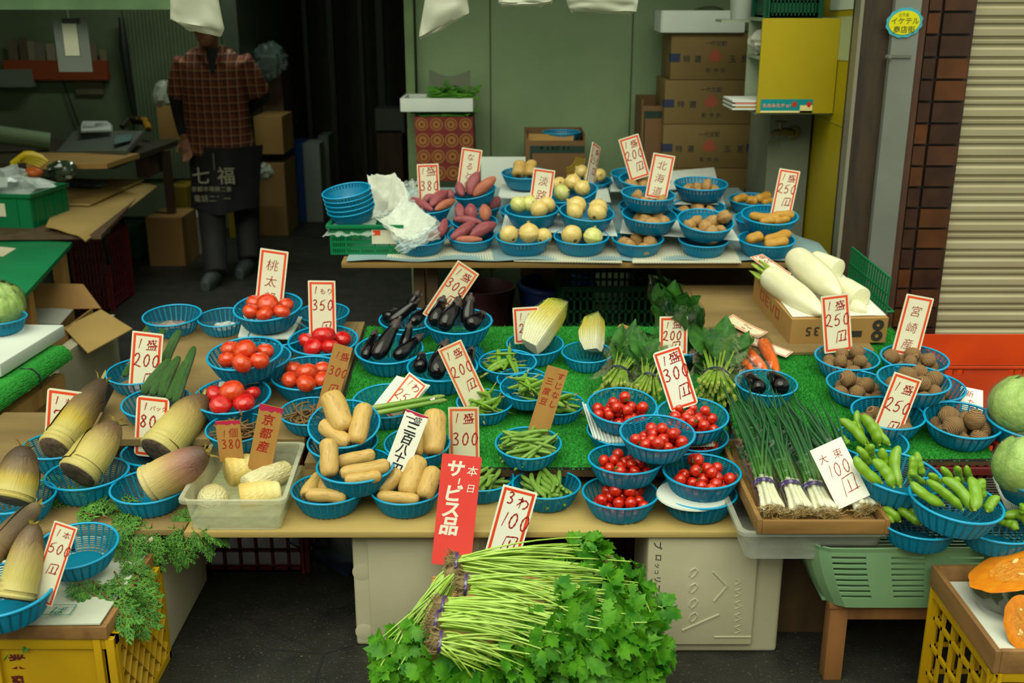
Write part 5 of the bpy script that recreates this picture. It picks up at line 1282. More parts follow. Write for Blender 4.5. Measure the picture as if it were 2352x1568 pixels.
# ---------------------------------------------------------------- bagged leaf greens
m_gst=mat('green_stems',(116,152,44),(150,178,70),scale=30,rough=.4)
m_gle=mat('dark_green_leaves',(34,84,24),(56,112,34),scale=30,rough=.45,trans=.15)
m_gro=mat('pale_stem_ends',(176,184,96),(140,150,60),scale=40,rough=.5)
m_band=mat('blue_band',(44,56,84),rough=.5);m_bandp=mat('purple_band',(66,48,110),(140,130,170),scale=60,rough=.4,lo=.55,hi=.6)
m_bag=clear('clear_bag_film',(240,245,245),.07,.14)
def greens(label,P,T,wid,n,sd,baglabel,bagk=1.0,up=Vector((0,-.35,1))):
 """bunch of leafy greens from stem ends P to leaf tips T (world), wid wide, with its bag"""
 g=random.Random(sd);ax=(T-P);L_=ax.length;z=ax.normalized();s=z.cross(up).normalized();w=s.cross(z)
 t=thing('leafy_greens',label,'leaf vegetable',P,'bagged leafy greens')
 st,le,ro=MB(),MB(),MB()
 for i in range(n*2):
  a=g.uniform(-1,1);b=g.uniform(-1,1)
  p0=P+s*a*wid*.5+w*b*wid*.28+z*g.uniform(-.02,.03)*L_;p1=P+z*L_*.3+s*a*wid*.22+w*b*wid*.2
  p2=P+z*L_*g.uniform(.5,.7)+s*a*wid*.45+w*(b*wid*.3)
  st.tube([p0,p0.lerp(p1,.5),p1,p1.lerp(p2,.5),p2],[wid*.042,wid*.04,wid*.032,wid*.024,wid*.016],6,flat=.8)
  ro.tube([p0-z*.006,p0+z*.012],[wid*.036,wid*.044],7)
  dd=(p2-p1).normalized();blade(le,p2-dd*.02,dd+s*a*.2,w*(1 if g.random()<.6 else-1)+s*g.uniform(-.5,.5),L_*g.uniform(.38,.5),wid*g.uniform(.42,.62),g.uniform(.05,.35),.2)
 wpart('stems',st,m_gst,t);wpart('leaves',le,m_gle,t,smooth=180);wpart('stem_ends',ro,m_gro,t)
 bd=MB();c=P+z*L_*.3;M=Matrix((s,w,z)).transposed().to_4x4();M.translation=c
 bd.lathe([(1,-.006),(1.05,-.006),(1.05,.006),(1,.006)],24,closed=True,fn=lambda v,an,i:Vector((v.x*wid*.32,v.y*wid*.27,v.z)));bd.v=[tuple(M@Vector(v))for v in bd.v]
 wpart('rubber_band',bd,m_band,t)
 bg_=MB();prof=[(.55,-.09),(.75,-.04),(.72,.1),(.62,.3),(.72,.6),(.80,.9),(.86,1.12)]
 def fn(v,an,i):
  k=1+.22*nz((math.cos(an)*1.6,math.sin(an)*1.6,v.z*4),1,sd)+.05*math.cos(an*7+v.z*6)
  return P+s*v.x*wid*bagk*k+w*v.y*wid*.62*k*(1 if v.z<1 else.55)+z*v.z*L_
 bg_.lathe(prof[1:],36,fn=fn);bg_.f.pop() # open at the top
 o=wmesh('clear_bag',bg_,m_bag,baglabel,'plastic bag','clear bags around leafy greens',smooth=25)
 return t
greens('bagged leafy greens lying on the turf beside the cut cabbage',UP.at(1405,895,.03),UP.at(1452,785,.035),.115,20,3,'glossy clear bag around the greens beside the cut cabbage')
greens('bagged leafy greens lying behind the cherry tomatoes, dark rubber band',UP.at(1480,908,.03),UP.at(1512,800,.04),.10,16,5,'clear bag around the greens behind the cherry tomatoes')
greens('bagged leafy greens with thick stem ends beside the carrots',UP.at(1642,905,.035),UP.at(1652,790,.04),.14,22,8,'clear bag around the greens beside the carrots')
greens('bagged broad leaves standing upright behind the 200 sign',bp(g1,1550,785,-.03),bp(g1,1548,680,.17),.13,16,11,'pointed clear bag standing in the basket behind the 200 sign')
greens('bag of slim green stalks standing beside the upright broad leaves',bp(g1,1592,785,-.02),bp(g1,1596,705,.13),.05,8,14,'narrow clear bag of slim stalks behind the 200 sign')
# ---------------------------------------------------------------- carrots
m_car=mat('carrot_skin',(232,104,24),(214,86,20),scale=3,rough=.4,stretch=(1,1,8),bump=.1,bscale=10)
proto('carrot',veg(smooth_prof([(0,0),(.3,.005),(.8,.02),(1,.1),(.92,.4),(.72,.75),(.45,.94),(.15,1),(0,1)],22),18,namp=.06,nsc=6,name='carrot',mats=m_car),[('crown',MB().lathe([(.34,.0),(.3,-.02),(.1,-.03),(0,-.02)],12).mesh('crown',mat('carrot_crown',(150,130,60)),180))])
cs=[]
for x0,y0,x1,y1,w,lb in((1752,786,1786,853,30,'topmost orange carrot of the bagged three'),(1713,806,1760,850,27,'middle carrot of the bagged three'),(1690,816,1730,852,23,'carrot of the bagged three nearest the leafy greens')):
 A,B_=UP.at(x0,y0,.03),UP.at(x1,y1,.02);lay('carrot','carrot',lb,'carrot','three bagged carrots',A,B_,px2m(w/2,A))
def pillow(label,P4,h,sd,up,m=None,cat='plastic bag',group=None,amp=.2):
 def half(sg):
  def fn(u,v):
   p=P4[0].lerp(P4[1],u).lerp(P4[3].lerp(P4[2],u),v);e=(math.sin(math.pi*u)*math.sin(math.pi*v))**.5 if 0<u<1 and 0<v<1 else 0
   return p+up*(h*e*(1 if sg>0 else.05)*(1+amp*nz((u*5,v*5,0),1,sd))+.006*nz((u*9,v*9,1),1,sd))
  return fn
 mb=MB().grid(half(1),18,18);return wmesh('clear_bag',mb,m or m_bag,label,cat,group,smooth=25)
pillow('clear bag tight around the three carrots',[UP.at(1692,862,.004),UP.at(1800,858,.004),UP.at(1770,778,.004),UP.at(1680,785,.004)],.062,4,UP.n)
# ---------------------------------------------------------------- asparagus
m_asp=axis_mat('asparagus_stalk',[(0,(150,160,80)),(.2,(112,150,48)),(.7,(100,140,46)),(1,(90,118,56))],rough=.4,noisec=.3,nscale=6)
st=veg([(.9,0),(1,.02),(1,.3),(.96,.6),(.9,.82),(.8,.86)],12,namp=.06,nsc=9,name='asparagus',mats=m_asp)
tip=MB()
for i in range(16):
 z=.8+.2*i/15;a=i*2.4;blade(tip,Vector((.75*math.cos(a),.75*math.sin(a),z-.03))*1 if i<12 else Vector((.3*math.cos(a),.3*math.sin(a),z-.02)),Vector((-.4*math.cos(a),-.4*math.sin(a),.12)),Vector((math.cos(a),math.sin(a),0)),.12,1.1,.0,.0)
tip.lathe([(.8,.84),(.95,.9),(.7,.97),(0,1.02)],12)
proto('aspar',st,[('tip',tip.mesh('tip',mat('asparagus_tip',(104,132,56),(126,146,72),scale=6),40))])
for i,(x0,y0,x1,y1,h)in enumerate(((850,938,1020,909,.02),(858,950,1026,918,.015),(852,945,1016,914,.005))):
 A,B_=bp(s9,x0,y0,h),bp(s9,x1,y1,h+.03);lay('aspar','asparagus_spear',['upper','lower','hidden lower'][i]+' green asparagus spear of the taped bundle','asparagus','taped asparagus spears',A,B_,px2m(6.5,A))
A,B_=bp(s9,988,920,.037),bp(s9,1000,917,.039);mb=MB().tube([A,B_],px2m(13,A),16,cap=False,flat=.7)
wmesh('tape_band',mb,mat('black_print_tape',(40,40,40),(210,205,190),scale=260,lo=.45,hi=.5),'black and white printed tape around the asparagus','tape')
# ---------------------------------------------------------------- daikon carton
m_cb=mat('cardboard',(176,136,76),(160,120,64),scale=3,rough=.75,lo=.3,hi=.7)
m_cbd=mat('cardboard_inside',(150,112,62),rough=.8)
m_stamp=mat('faded_red_print',(176,66,40),rough=.7);m_stampb=mat('black_print',(46,42,36),rough=.7)
f0,f1,b0=UP.at(1813,790,.0125),UP.at(2033,786,.0125),UP.at(1722,686,.0125)
dx=(f1-f0);dy=(b0-f0);dy=dy-dx.normalized()*dy.dot(dx.normalized())*.35
hgt=px2m(58,f0)/math.cos(R(18));upz=UP.n
t=thing('daikon_carton','low cardboard carton carrying white daikon radishes','carton',f0+dx*.5+dy*.5)
q=[f0,f1,f1+dy,f0+dy]
wpart('carton',slab([p+upz*hgt for p in q],hgt,upz),m_cb,t)
mb=MB();u=dx.normalized();
def onface(o,ux,uy,nn,mbx,s,sz,rot=0,mi=0,flipx=False):
 M=Matrix((ux,uy,nn)).transposed().to_4x4();M.translation=o+nn*.0015
 tmp=MB();write(tmp,s,0,0,sz,0,0,hand=False,thin=.01,slant=0)
 if flipx:tmp.v=[(-x,-y,z)for x,y,z in tmp.v]
 mbx.add(tmp.v,tmp.f,mi,M)
nf=u.cross(upz).normalized();nf=nf if nf.y<0 else-nf
onface(f0+dx*.30+upz*hgt*.68,u,upz,nf,mb,'35',hgt*.5,flipx=True)
mb.add([p+nf*.0015 for p in(f0+dx*.50+upz*hgt*.25,f0+dx*.74+upz*hgt*.25,f0+dx*.74+upz*hgt*.5,f0+dx*.50+upz*hgt*.5)],[(0,1,2,3)])
for k in(.28,.72):
 c0=f0+dx*.90+upz*hgt*k+nf*.0015;rr=hgt*.22;vs=[]
 for i in range(20):a=i*math.pi/10;vs+=[c0+(u*math.cos(a)+upz*math.sin(a))*rr,c0+(u*math.cos(a)+upz*math.sin(a))*rr*(.35 if k<.5 else.0+.3)]
 mb.add(vs,[(2*i,2*i+1,(2*i+3)%40,(2*i+2)%40)for i in range(20)])
wpart('black_print',mb,m_stampb,t,smooth=0)
mb=MB();v=dy.normalized();ns=-u
onface(f0+dy*.28+upz*hgt*.82,v,-upz,ns,mb,'ロハヨロ',hgt*.62);wpart('red_print',mb,m_stamp,t,smooth=0)
pq=[f0+upz*(hgt+.001)+dx*.02+dy*.04,f1+upz*(hgt+.001)-dx*.01+dy*.04,f1+dy*.98+upz*(hgt+.001),f0+dy*.98+upz*(hgt+.001)+dx*.06]
mb=MB().sheet(lambda a,b:pq[0].lerp(pq[1],a).lerp(pq[3].lerp(pq[2],a),b)+upz*(.004+.003*nz((a*4,b*4,0),1,5)),14,14,.002)
wmesh('paper_sheet',mb,mat('white_liner',(222,222,208),rough=.8),'white liner sheet under the daikon','paper')
m_dai=mat('daikon_skin',(232,228,198),(218,212,170),scale=2.2,rough=.42,coat=.15,stretch=(1,1,2),lo=.3,hi=.8,detail=5)
m_daic=mat('daikon_cut',(226,222,176),(236,234,200),scale=5,rough=.4);m_daig=mat('daikon_leaf_stub',(170,190,84),(120,150,50),scale=8)
dk=veg(smooth_prof([(0,-.005),(.5,.0),(.86,.03),(.98,.15),(1,.35),(.92,.6),(.66,.82),(.3,.95),(.05,1)],30),24,namp=.05,nsc=3,name='daikon',mats=m_dai)
stub=MB()
for i in range(6):a=i*1.05;stub.tube([(.3*math.cos(a),.3*math.sin(a),.0),(.45*math.cos(a),.45*math.sin(a),-.06),(.7*math.cos(a),.6*math.sin(a),-.12-.02*(i%3))],[.16,.15,.13],7)
proto('daikon',dk,[]);proto('daikonl',dk,[('leaf_stub',stub.mesh('leaf_stub',m_daig,60))])
dc=MB().lathe([(0,0),(.9,0),(1,.04),(1,.96),(.97,1)],26)
proto('daikonc',veg([(0,-.04),(.7,-.03),(.95,.06),(1,.3),(1,.96),(.98,1)],26,namp=.03,name='daikon_piece',mats=m_dai),[('cut_face',MB().lathe([(.985,.995),(.9,1.005),(0,1.005)],26).mesh('cut_face',m_daic,60))])
HZ=.0125+hgt
def dp(x,y,h):return UP.at(x,y,HZ+h)
G_='white daikon radishes on the carton'
A=dp(1765,634,.045);lay('daikonl','daikon','whole white daikon with leaf stub lying along the carton side','radish',G_,A,dp(1890,722,.02),px2m(31,A))
A=dp(1826,592,.085);lay('daikon','daikon','long whole white daikon lying on top of the others','radish',G_,A,dp(1930,678,.075),px2m(33,A))
A=dp(1868,597,.045);lay('daikonc','daikon','cut piece of daikon at the back of the carton','radish',G_,A,dp(1924,620,.04),px2m(25,A))
A=dp(1932,658,.042);lay('daikonc','daikon','cut piece of daikon at the carton corner by the green rack','radish',G_,A,dp(1977,686,.035),px2m(27,A))
A=dp(1958,700,.02);lay('daikon','daikon','short daikon tip beside the cut piece','radish',G_,A,dp(1990,716,.012),px2m(16,A))
# green lattice rack beside the carton
m_gcr=mat('green_crate_plastic',(0,118,70),rough=.4,trans=.15)
a0,a1=UP.at(1948,640,.012),UP.at(2034,716,.012);d=a1-a0;L_=d.length;d.normalize()
t=thing('green_rack','green plastic lattice rack standing beside the daikon carton','rack',a0)
mb=MB();Hh=px2m(82,a1)
for j in(.02,.5,1.0):mb.tube([a0+upz*Hh*j,a1+upz*Hh*j],.004,6)
for i in range(17):p=a0+d*L_*i/16;mb.tube([p,p+upz*Hh],.0042,6)
wpart('lattice',mb,m_gcr,t)
wpart('foot',MB().tube([a0,a0+Vector((.03,0,0)),a1+Vector((.03,0,0)),a1],.005,6),m_gcr,t)
# ================================================================ leek tray and its bin
LT=.475
m_tray=mat('tray_wood',(150,112,60),(116,84,42),scale=3,rough=.55,stretch=(1,9,9),lo=.3,hi=.7,detail=6)
yF=onz(1880,1221,LT-.012).y
xl_,xr_=onz(1747,1221,LT-.012).x,onz(2028,1221,LT-.012).x;yB=yF+.50
t=thing('wooden_tray','wooden tray of bagged leeks at the front of the stall','tray',((xl_+xr_)/2,(yF+yB)/2,LT-.012))
wpart('bottom',MB().b2((xl_+.004,yF+.004,LT-.010),(xr_-.004,yB,LT-.002)),m_tray,t)
hb=.036
for nm,a,b in(('front_board',(xl_,yF-.012,LT-.012),(xr_,yF,LT+hb-.012)),('back_board',(xl_,yB,LT-.012),(xr_,yB+.012,LT+hb-.012)),('side_board',(xl_-.012,yF-.012,LT-.012),(xl_,yB+.012,LT+hb-.008)),('side_board',(xr_,yF-.012,LT-.012),(xr_+.012,yB+.012,LT+hb-.008))):
 mb=MB().b2(a,b);wpart(nm,mb,m_tray,t,bevel=.002)
xa_,xb_=onz(1722,1235,.40).x,onz(2002,1248,.38).x
t=thing('plastic_bin','clear storage bin under the leek tray','bin',((xa_+xb_)/2,yF+.25,.375))
tub_mesh(t,(xa_-.035,yF+.01),(xb_+.005,yF+.01),(xb_+.005,yF+.46),(xa_-.035,yF+.46),LT-.014,.373,.014,clear('cloudy_bin',(180,184,170),.38,.3),.014)
# something for the bin to stand on
wmesh('wooden_box',MB().b2((xa_-.0,yF+.26,0),(xb_+.02,yF+.5,.3715)),m_woodd,'dark box behind the green basket, carrying the clear bin','box',bevel=.004)
# leeks
m_lk=axis_mat('leek_leaf',[(0,(150,186,60)),(.2,(72,130,40)),(.45,(34,84,42)),(1,(46,92,58))],rough=.42,noisec=.15,nscale=5)
m_lkw=axis_mat('leek_white',[(0,(232,230,204)),(.5,(226,230,190)),(1,(166,200,84))],rough=.4,noisec=.1)
m_root=mat('pale_roots',(206,178,118),(170,140,84),scale=60,rough=.8)
lkl=MB().tube([(0,0,0),(0,0,.2),(.0,0,.5),(0,0,.8),(0,0,1)],[1,.95,.8,.5,.08],8,flat=.8)
def leeks(label,P,T,sd,baglabel,n=9,wid=.055):
 g=random.Random(sd);ax=T-P;L_=ax.length;z=ax.normalized();up=Vector((0,-.2,1));s=z.cross(up).normalized();w=s.cross(z)
 M=Matrix((s,w,z)).transposed()@Matrix.Diagonal((L_,L_,L_));M=M.to_4x4();M.translation=P
 t=thing('leek_bunch',label,'leek',M=M,group='bagged leek bunches');k=1/L_
 wh,lf,rt=MB(),MB(),MB()
 for i in range(n):
  a=i*2.4;q=math.sqrt((i+.5)/n);x,y=math.cos(a)*q*wid*.42*k,math.sin(a)*q*wid*.26*k
  wh.tube([(x*1.25,y*1.2,.0),(x,y,.08),(x*.85,y*.85,.17),(x*1.0,y,.25)],[.0085*k,.0075*k,.0065*k,.006*k],8)
  for q2 in range(3):
   fx,fy=x+g.uniform(-1,1)*wid*1.15*k,y+g.uniform(-.2,1.6)*wid*.5*k;e=g.uniform(.8,1.16)
   pts=[(x,y,.24),(x+(fx-x)*.3,y+(fy-y)*.5+.01,.24+(e-.24)*.33),(x+(fx-x)*.7,y+(fy-y)*.9+.012,.24+(e-.24)*.66),(fx,fy+g.uniform(-.04,.03),e)]
   lf.tube(spline(pts,3),[.006*k,.007*k,.0075*k,.0075*k,.007*k,.006*k,.005*k,.004*k,.003*k,.0008*k][:len(spline(pts,3))],6,flat=.6)
  for q2 in range(11):
   b=g.uniform(0,6.28);l=g.uniform(.012,.034)*k
   p0=Vector((x*1.25,y*1.2,.002));p1=p0+Vector((math.cos(b)*l*.5,math.sin(b)*l*.35,-l*.5));p2=p0+Vector((math.cos(b+.6)*l,math.sin(b+.6)*l*.5,-l*g.uniform(-.1,.7)))
   rt.tube([p0,p1,p2],[.0009*k,.0008*k,.0005*k],4,cap=False)
 ob('white_stems',wh.mesh('white_stems',m_lkw,180),t);ob('leaves',lf.mesh('leaves',m_lk,180),t);ob('roots',rt.mesh('roots',m_root,180),t)
 bd=MB().lathe([(1,-.008*k),(1.04,-.008*k),(1.04,.008*k),(1,.008*k)],24,closed=True,fn=lambda v,an,i:Vector((v.x*wid*.52*k,v.y*wid*.34*k,v.z+.2)))
 ob('rubber_band',bd.mesh('rubber_band',m_bandp,60),t)
 sl=MB();pr=[(.62,-.06),(.66,0),(.64,.2),(.8,.45),(1.0,.68)]
 sl.lathe(pr,30,fn=lambda v,an,i:P+s*v.x*wid*(1+.08*math.cos(5*an+v.z*9))+w*v.y*wid*.72*(1+.1*math.sin(4*an+v.z*7))+z*v.z*L_);sl.f.pop()
 wmesh('clear_bag',sl,m_bag,baglabel,'plastic bag','clear sleeves around the leeks',smooth=25)
for i,(x0,y0,x1,y1,lb,bl)in enumerate(((1772,1168,1700,925,'leek bunch with purple band nearest the cherry tomatoes','clear sleeve around the leeks nearest the cherry tomatoes'),(1838,1170,1745,938,'second leek bunch from the cherry tomatoes','clear sleeve around the second leek bunch'),(1893,1172,1792,945,'leek bunch partly under the paper 100 sign','clear sleeve around the leeks under the paper sign'),(1985,1165,1850,955,'leek bunch nearest the broad beans, mostly behind the sign','clear sleeve around the leeks nearest the broad beans'))):
 P=onz(x0,y0,LT+.025);T=onz(x1,y1,LT+.11);leeks(lb,P,T,i+2,bl)
# ================================================================ green slotted basket on a wooden stool
m_gb=mat('pale_green_plastic',(120,158,116),(108,146,104),scale=3,rough=.4)
gy0,gy1=2.415,2.86;gx0,gx1=onz(1858,1252,.42).x,1.62;gz0,gz1=.238,.418
t=thing('green_basket','pale green slotted basket on the wooden stool','laundry basket',((gx0+gx1)/2,(gy0+gy1)/2,gz0))
def slot_wall(u0,u1,fn,zs,cells,mb):
 """wall strip from u0 to u1 with horizontal slots: cells = list of (ua, ub)"""
 us=sorted(set([u0,u1]+[q for c_ in cells for q in c_]));
 out=[]
 for a,b in zip(us[:-1],us[1:]):
  n=max(1,int((b-a)/.03));out+=[a+(b-a)*i/n for i in range(n)]
 us=out+[us[-1]]
 V={}
 def vid(i,j):
  if(i,j)not in V:V[(i,j)]=len(mb.v);mb.v.append(tuple(fn(us[i],zs[j])))
  return V[(i,j)]
 for i in range(len(us)-1):
  m_=(us[i]+us[i+1])/2;inc=any(a<m_<b for a,b in cells)
  for j in range(len(zs)-1):
   if inc and j%2==1 and 0<j<len(zs)-2:continue
   mb.f.append((vid(i,j),vid(i+1,j),vid(i+1,j+1),vid(i,j+1)));mb.m.append(0)
zs=[0,.035]
for i in range(8):zs+=[.035+.0062+i*.0172-.0062+.0,.035+.0085+i*.0172]
zs=[0.0]+[q for i in range(8)for q in(.030+i*.0168,.030+i*.0168+.0085)]+[.168,.18]
W_,D_=gx1-gx0,gy1-gy0;rc=.07
per=[]
def outline(u): # u runs along the front then round the corner and up the left side (u<0)
 if u>=rc:return(gx0+u,gy0)
 if u>=rc-rc*1.57:a=(rc-u)/rc;return(gx0+rc-rc*math.sin(a),gy0+rc-rc*math.cos(a))
 return(gx0,gy0+rc+(rc-rc*1.57-u))
def gfn(u,z):
 x,y=outline(u);k=1-(1-z/.18)**1.6*.075*2
 cx,cy=(gx0+gx1)/2,(gy0+gy1)/2;fl=.012 if z>.17 else 0
 return Vector((cx+(x-cx)*(k+fl*.6),cy+(y-cy)*(1-(1-z/.18)**1.6*.06+fl),gz0+z))
mb=MB();sl_=[]
x=.055
while x<W_-.05:sl_.append((x,x+.088));x+=.152
ul=rc-rc*1.57
slot_wall(ul-(D_-rc),W_,gfn,zs,sl_+[(ul-.30,ul-.22),(ul-.17,ul-.03)],mb)
o=wpart('slotted_wall',mb,m_gb,t,smooth=0);md=o.modifiers.new('thick','SOLIDIFY');md.thickness=.004;md.offset=-1
wpart('bottom',MB().b2((gx0+.06,gy0+.05,gz0),(gx1,gy1-.03,gz0+.006)),m_gb,t)
mb=MB()
for i in range(26):y=gy0+.012+i*.0165;mb.tube([(gx0+.03,y,gz1+.001),(gx1,y,gz1+.001)],.003,6)
for x in(gx0+.05,gx0+.3,gx0+.6):mb.tube([(x,gy0+.005,gz1-.005),(x,gy1-.02,gz1-.005)],.004,6)
wmesh('wire_rack',mb,mat('dark_wire',(44,46,40),rough=.5),'dark wire rack laid over the green basket','rack')
t=thing('wooden_stool','low wooden stool under the green basket','stool',((gx0+gx1)/2,2.6,0))
lx0=onz(1890,1560,0).x;ly=onz(1905,1562,0).y
sx1=gx1-.05
wpart('top',MB().b2((lx0-.005,ly-.005,.222),(sx1,gy1-.05,.2375)),m_woodr,t,bevel=.002)
for(x,y)in((lx0,ly),(sx1-.05,ly),(lx0,gy1-.11),(sx1-.05,gy1-.11)):
 wpart('leg',MB().b2((x,y,0),(x+.048,y+.045,.222)),m_woodr,t,bevel=.003)
wpart('apron',MB().b2((lx0+.048,ly+.004,.185),(sx1-.05,ly+.026,.222)),m_woodr,t,bevel=.002)
A=onz(1828,1437,.0);wmesh('wood_post',MB().b2((A.x,A.y,0),(A.x+.045,A.y+.05,.36)),m_woodr,'wooden post standing in the dark between foam box and green basket','post',bevel=.003)
# ================================================================ pumpkins in a wooden tray, lower corner
pz=.34
pA,pB=ony(2290,1495,2.03),ony(2172,1322,2.36)
m_pt=mat('old_tray_wood',(150,110,62),(118,82,44),scale=3,rough=.6,stretch=(8,1,8),lo=.3,hi=.7)
X0=1.075
t=thing('wooden_tray','old wooden tray with cut pumpkins on the yellow crate','tray',(X0+.22,2.2,pz-.005))
wpart('bottom',MB().b2((X0,2.03,pz-.005),(X0+.45,2.38,pz+.003)),m_pt,t)
for nm,a,b in(('side_board',(X0-.014,2.016,pz-.012),(X0,2.394,pz+.045)),('front_board',(X0,2.016,pz-.012),(X0+.45,2.03,pz+.045)),('back_board',(X0,2.38,pz-.012),(X0+.45,2.394,pz+.045)),('side_board',(X0+.45,2.016,pz-.012),(X0+.464,2.394,pz+.045))):
 wpart(nm,MB().b2(a,b),m_pt,t,bevel=.003)
wmesh('paper_sheet',MB().b2((X0+.004,2.034,pz+.0035),(X0+.44,2.376,pz+.006)),mat('tray_paper',(206,208,196),rough=.8),'white paper lining the pumpkin tray','paper')
m_ps=mat('pumpkin_skin',(26,44,22),(108,110,58),scale=3,rough=.5,stretch=(3,3,.6),lo=.5,hi=.8,detail=6,bump=.2,bscale=14)
m_pf=mat('pumpkin_flesh',(226,140,14),(214,118,10),scale=4,rough=.45);m_pp=mat('pumpkin_pulp',(216,120,16),(228,156,50),scale=9,rough=.5,bump=.6,bscale=20)
m_seed=mat('pumpkin_seed',(226,190,120),rough=.5)
def pumpkin(label,P,nrm,r,sxy,seed):
 z=nrm.normalized();x=Vector((1,0,0));x=(x-z*x.dot(z)).normalized();y=z.cross(x)
 M=(Matrix((x,y,z)).transposed()@Matrix.Diagonal((r*sxy[0],r*sxy[1],r))).to_4x4();M.translation=P
 t=thing('pumpkin_half',label,'pumpkin',M=M,group='cut pumpkins')
 pr=[(1.0,.0),(.99,-.12),(.95,-.3),(.85,-.5),(.68,-.7),(.42,-.84),(.2,-.84),(0,-.8)]
 rd=MB().lathe(pr,40,fn=lambda v,an,i:Vector((v.x*(1+.03*math.cos(10*an)),v.y*(1+.03*math.cos(10*an)),v.z)));rd.f.pop()
 ob('rind',rd.mesh('rind',m_ps,60),t)
 rd=MB().lathe([(1.0,.0),(.97,.008),(.58,.006),(.5,-.01)],40,fn=lambda v,an,i:Vector((v.x*(1+.03*math.cos(10*an)),v.y,v.z))if i<2 else v);del rd.f[-2:]
 ob('cut_flesh',rd.mesh('cut_flesh',m_pf,60),t)
 rd=MB().lathe([(.60,.008),(.5,-.005),(.3,-.02),(0,-.01)],30,fn=lambda v,an,i:v+Vector((0,0,.05*nz(v,5,seed))));rd.f.pop()
 ob('pulp',rd.mesh('pulp',m_pp,180),t)
 g=random.Random(seed)
 for i in range(9):
  a=g.uniform(0,6.28);q=g.uniform(.25,.55);mm=Matrix.Translation((math.cos(a)*q,math.sin(a)*q,-.005))@Euler((g.uniform(-.5,.5),g.uniform(-.5,.5),g.uniform(0,6))).to_matrix().to_4x4()@Matrix.Diagonal((.09,.055,.025,1))
  o=ob('seed',MB().lathe(ballprof(6),10).mesh('seed',m_seed,180)if i==0 else bpy.data.meshes['seed'],t,mm)
  sd_me=o.data
P=ony(2348,1303,2.26);pumpkin('cling wrapped pumpkin half lying cut side up at the back of the tray',P,Vector((-.36,.16,.9)),.128,(1,.85),3)
P=ony(2352,1432,2.10);pumpkin('smaller pumpkin wedge with orange face at the front of the tray',P,Vector((-.74,-.56,.36)),.064,(.72,1.0),6)
P=ony(2348,1303,2.26);mb=MB().lathe([(1.03,.02),(1.02,-.15),(1.0,-.4),(.9,-.62),(.75,-.82),(.4,-.95)],36)
zz=Vector((-.36,.16,.9)).normalized();xx=Vector((1,0,0));xx=(xx-zz*xx.dot(zz)).normalized()
M=(Matrix((xx,zz.cross(xx),zz)).transposed()*.128).to_4x4();M.translation=P;mb.f.pop();mb.f.pop()
mb.v=[tuple(M@Vector((v[0]*(1+.03*nz(v,4,1)),v[1]*.8*(1+.03*nz(v,5,2)),v[2])))for v in mb.v]
wmesh('cling_wrap',mb,m_wrap,'clear wrap stretched around the big pumpkin half','wrap')
m_ycr=mat('yellow_crate_plastic',(196,156,8),(178,138,6),scale=3,rough=.4)
lattice_crate('plastic_crate','yellow crate under the pumpkin tray',X0-.0,X0+.46,2.03,2.38,0,pz-.014,m_ycr,7,6,4)
# ================================================================ yellow crate with foam sheet, front left
cz=.325
cx1=onz(243,1440,cz).x;cy0=onz(120,1440,cz).y
m_news=mat('foam_sheet_print',(200,202,186),(186,190,172),scale=6,rough=.75);m_gink=mat('green_print',(20,128,108),rough=.6)
t=thing('display_board','old wooden board tray on the yellow crate, front corner','board',((cx1-.4),cy0+.2,cz-.03))
wpart('front_board',MB().b2((cx1-.9,cy0,cz-.034),(cx1,cy0+.016,cz)),m_pt,t,bevel=.002)
wpart('side_board',MB().b2((cx1-.016,cy0+.016,cz-.034),(cx1,cy0+.36,cz)),m_pt,t,bevel=.002)
wpart('bottom',MB().b2((cx1-.9,cy0+.016,cz-.010),(cx1-.016,cy0+.36,cz-.002)),m_pt,t)
def fs(u,v):return Vector((cx1-.9+.885*u,cy0+.004+.345*v,cz+.006+.003*nz((u*5,v*5,0),1,1)))
o=wmesh('printed_sheet',MB().sheet(fs,16,10,.004),m_news,'white foam sheet with green lettering under the nearest bamboo','foam sheet')
mb=MB()
def flat_text(s,px,py,zz,size,rot):
 p=onz(px,py,zz);M=Matrix.Translation(p)@Matrix.Rotation(rot,4,'Z');tmp=MB();write(tmp,s,0,0,size,0,0,hand=False,thin=.01,slant=.1);mb.add(tmp.v,tmp.f,0,M)
zt_=cz+.0125
flat_text('ば',112,1408,zt_,.036,-.05);flat_text('畑',150,1370,zt_,.032,-.05)
qa=[onz(95,1411,zt_),onz(160,1411,zt_),onz(176,1388,zt_),onz(100,1388,zt_)]
for i in range(4):a,b=qa[i],qa[(i+1)%4];mb.tube([a,b],.0012,4,flat=.3)
inv=Matrix.Translation(o.location).inverted();mb.v=[tuple(inv@Vector(v))for v in mb.v]
ob('green_lettering',mb.mesh('green_lettering',m_gink,0),o)
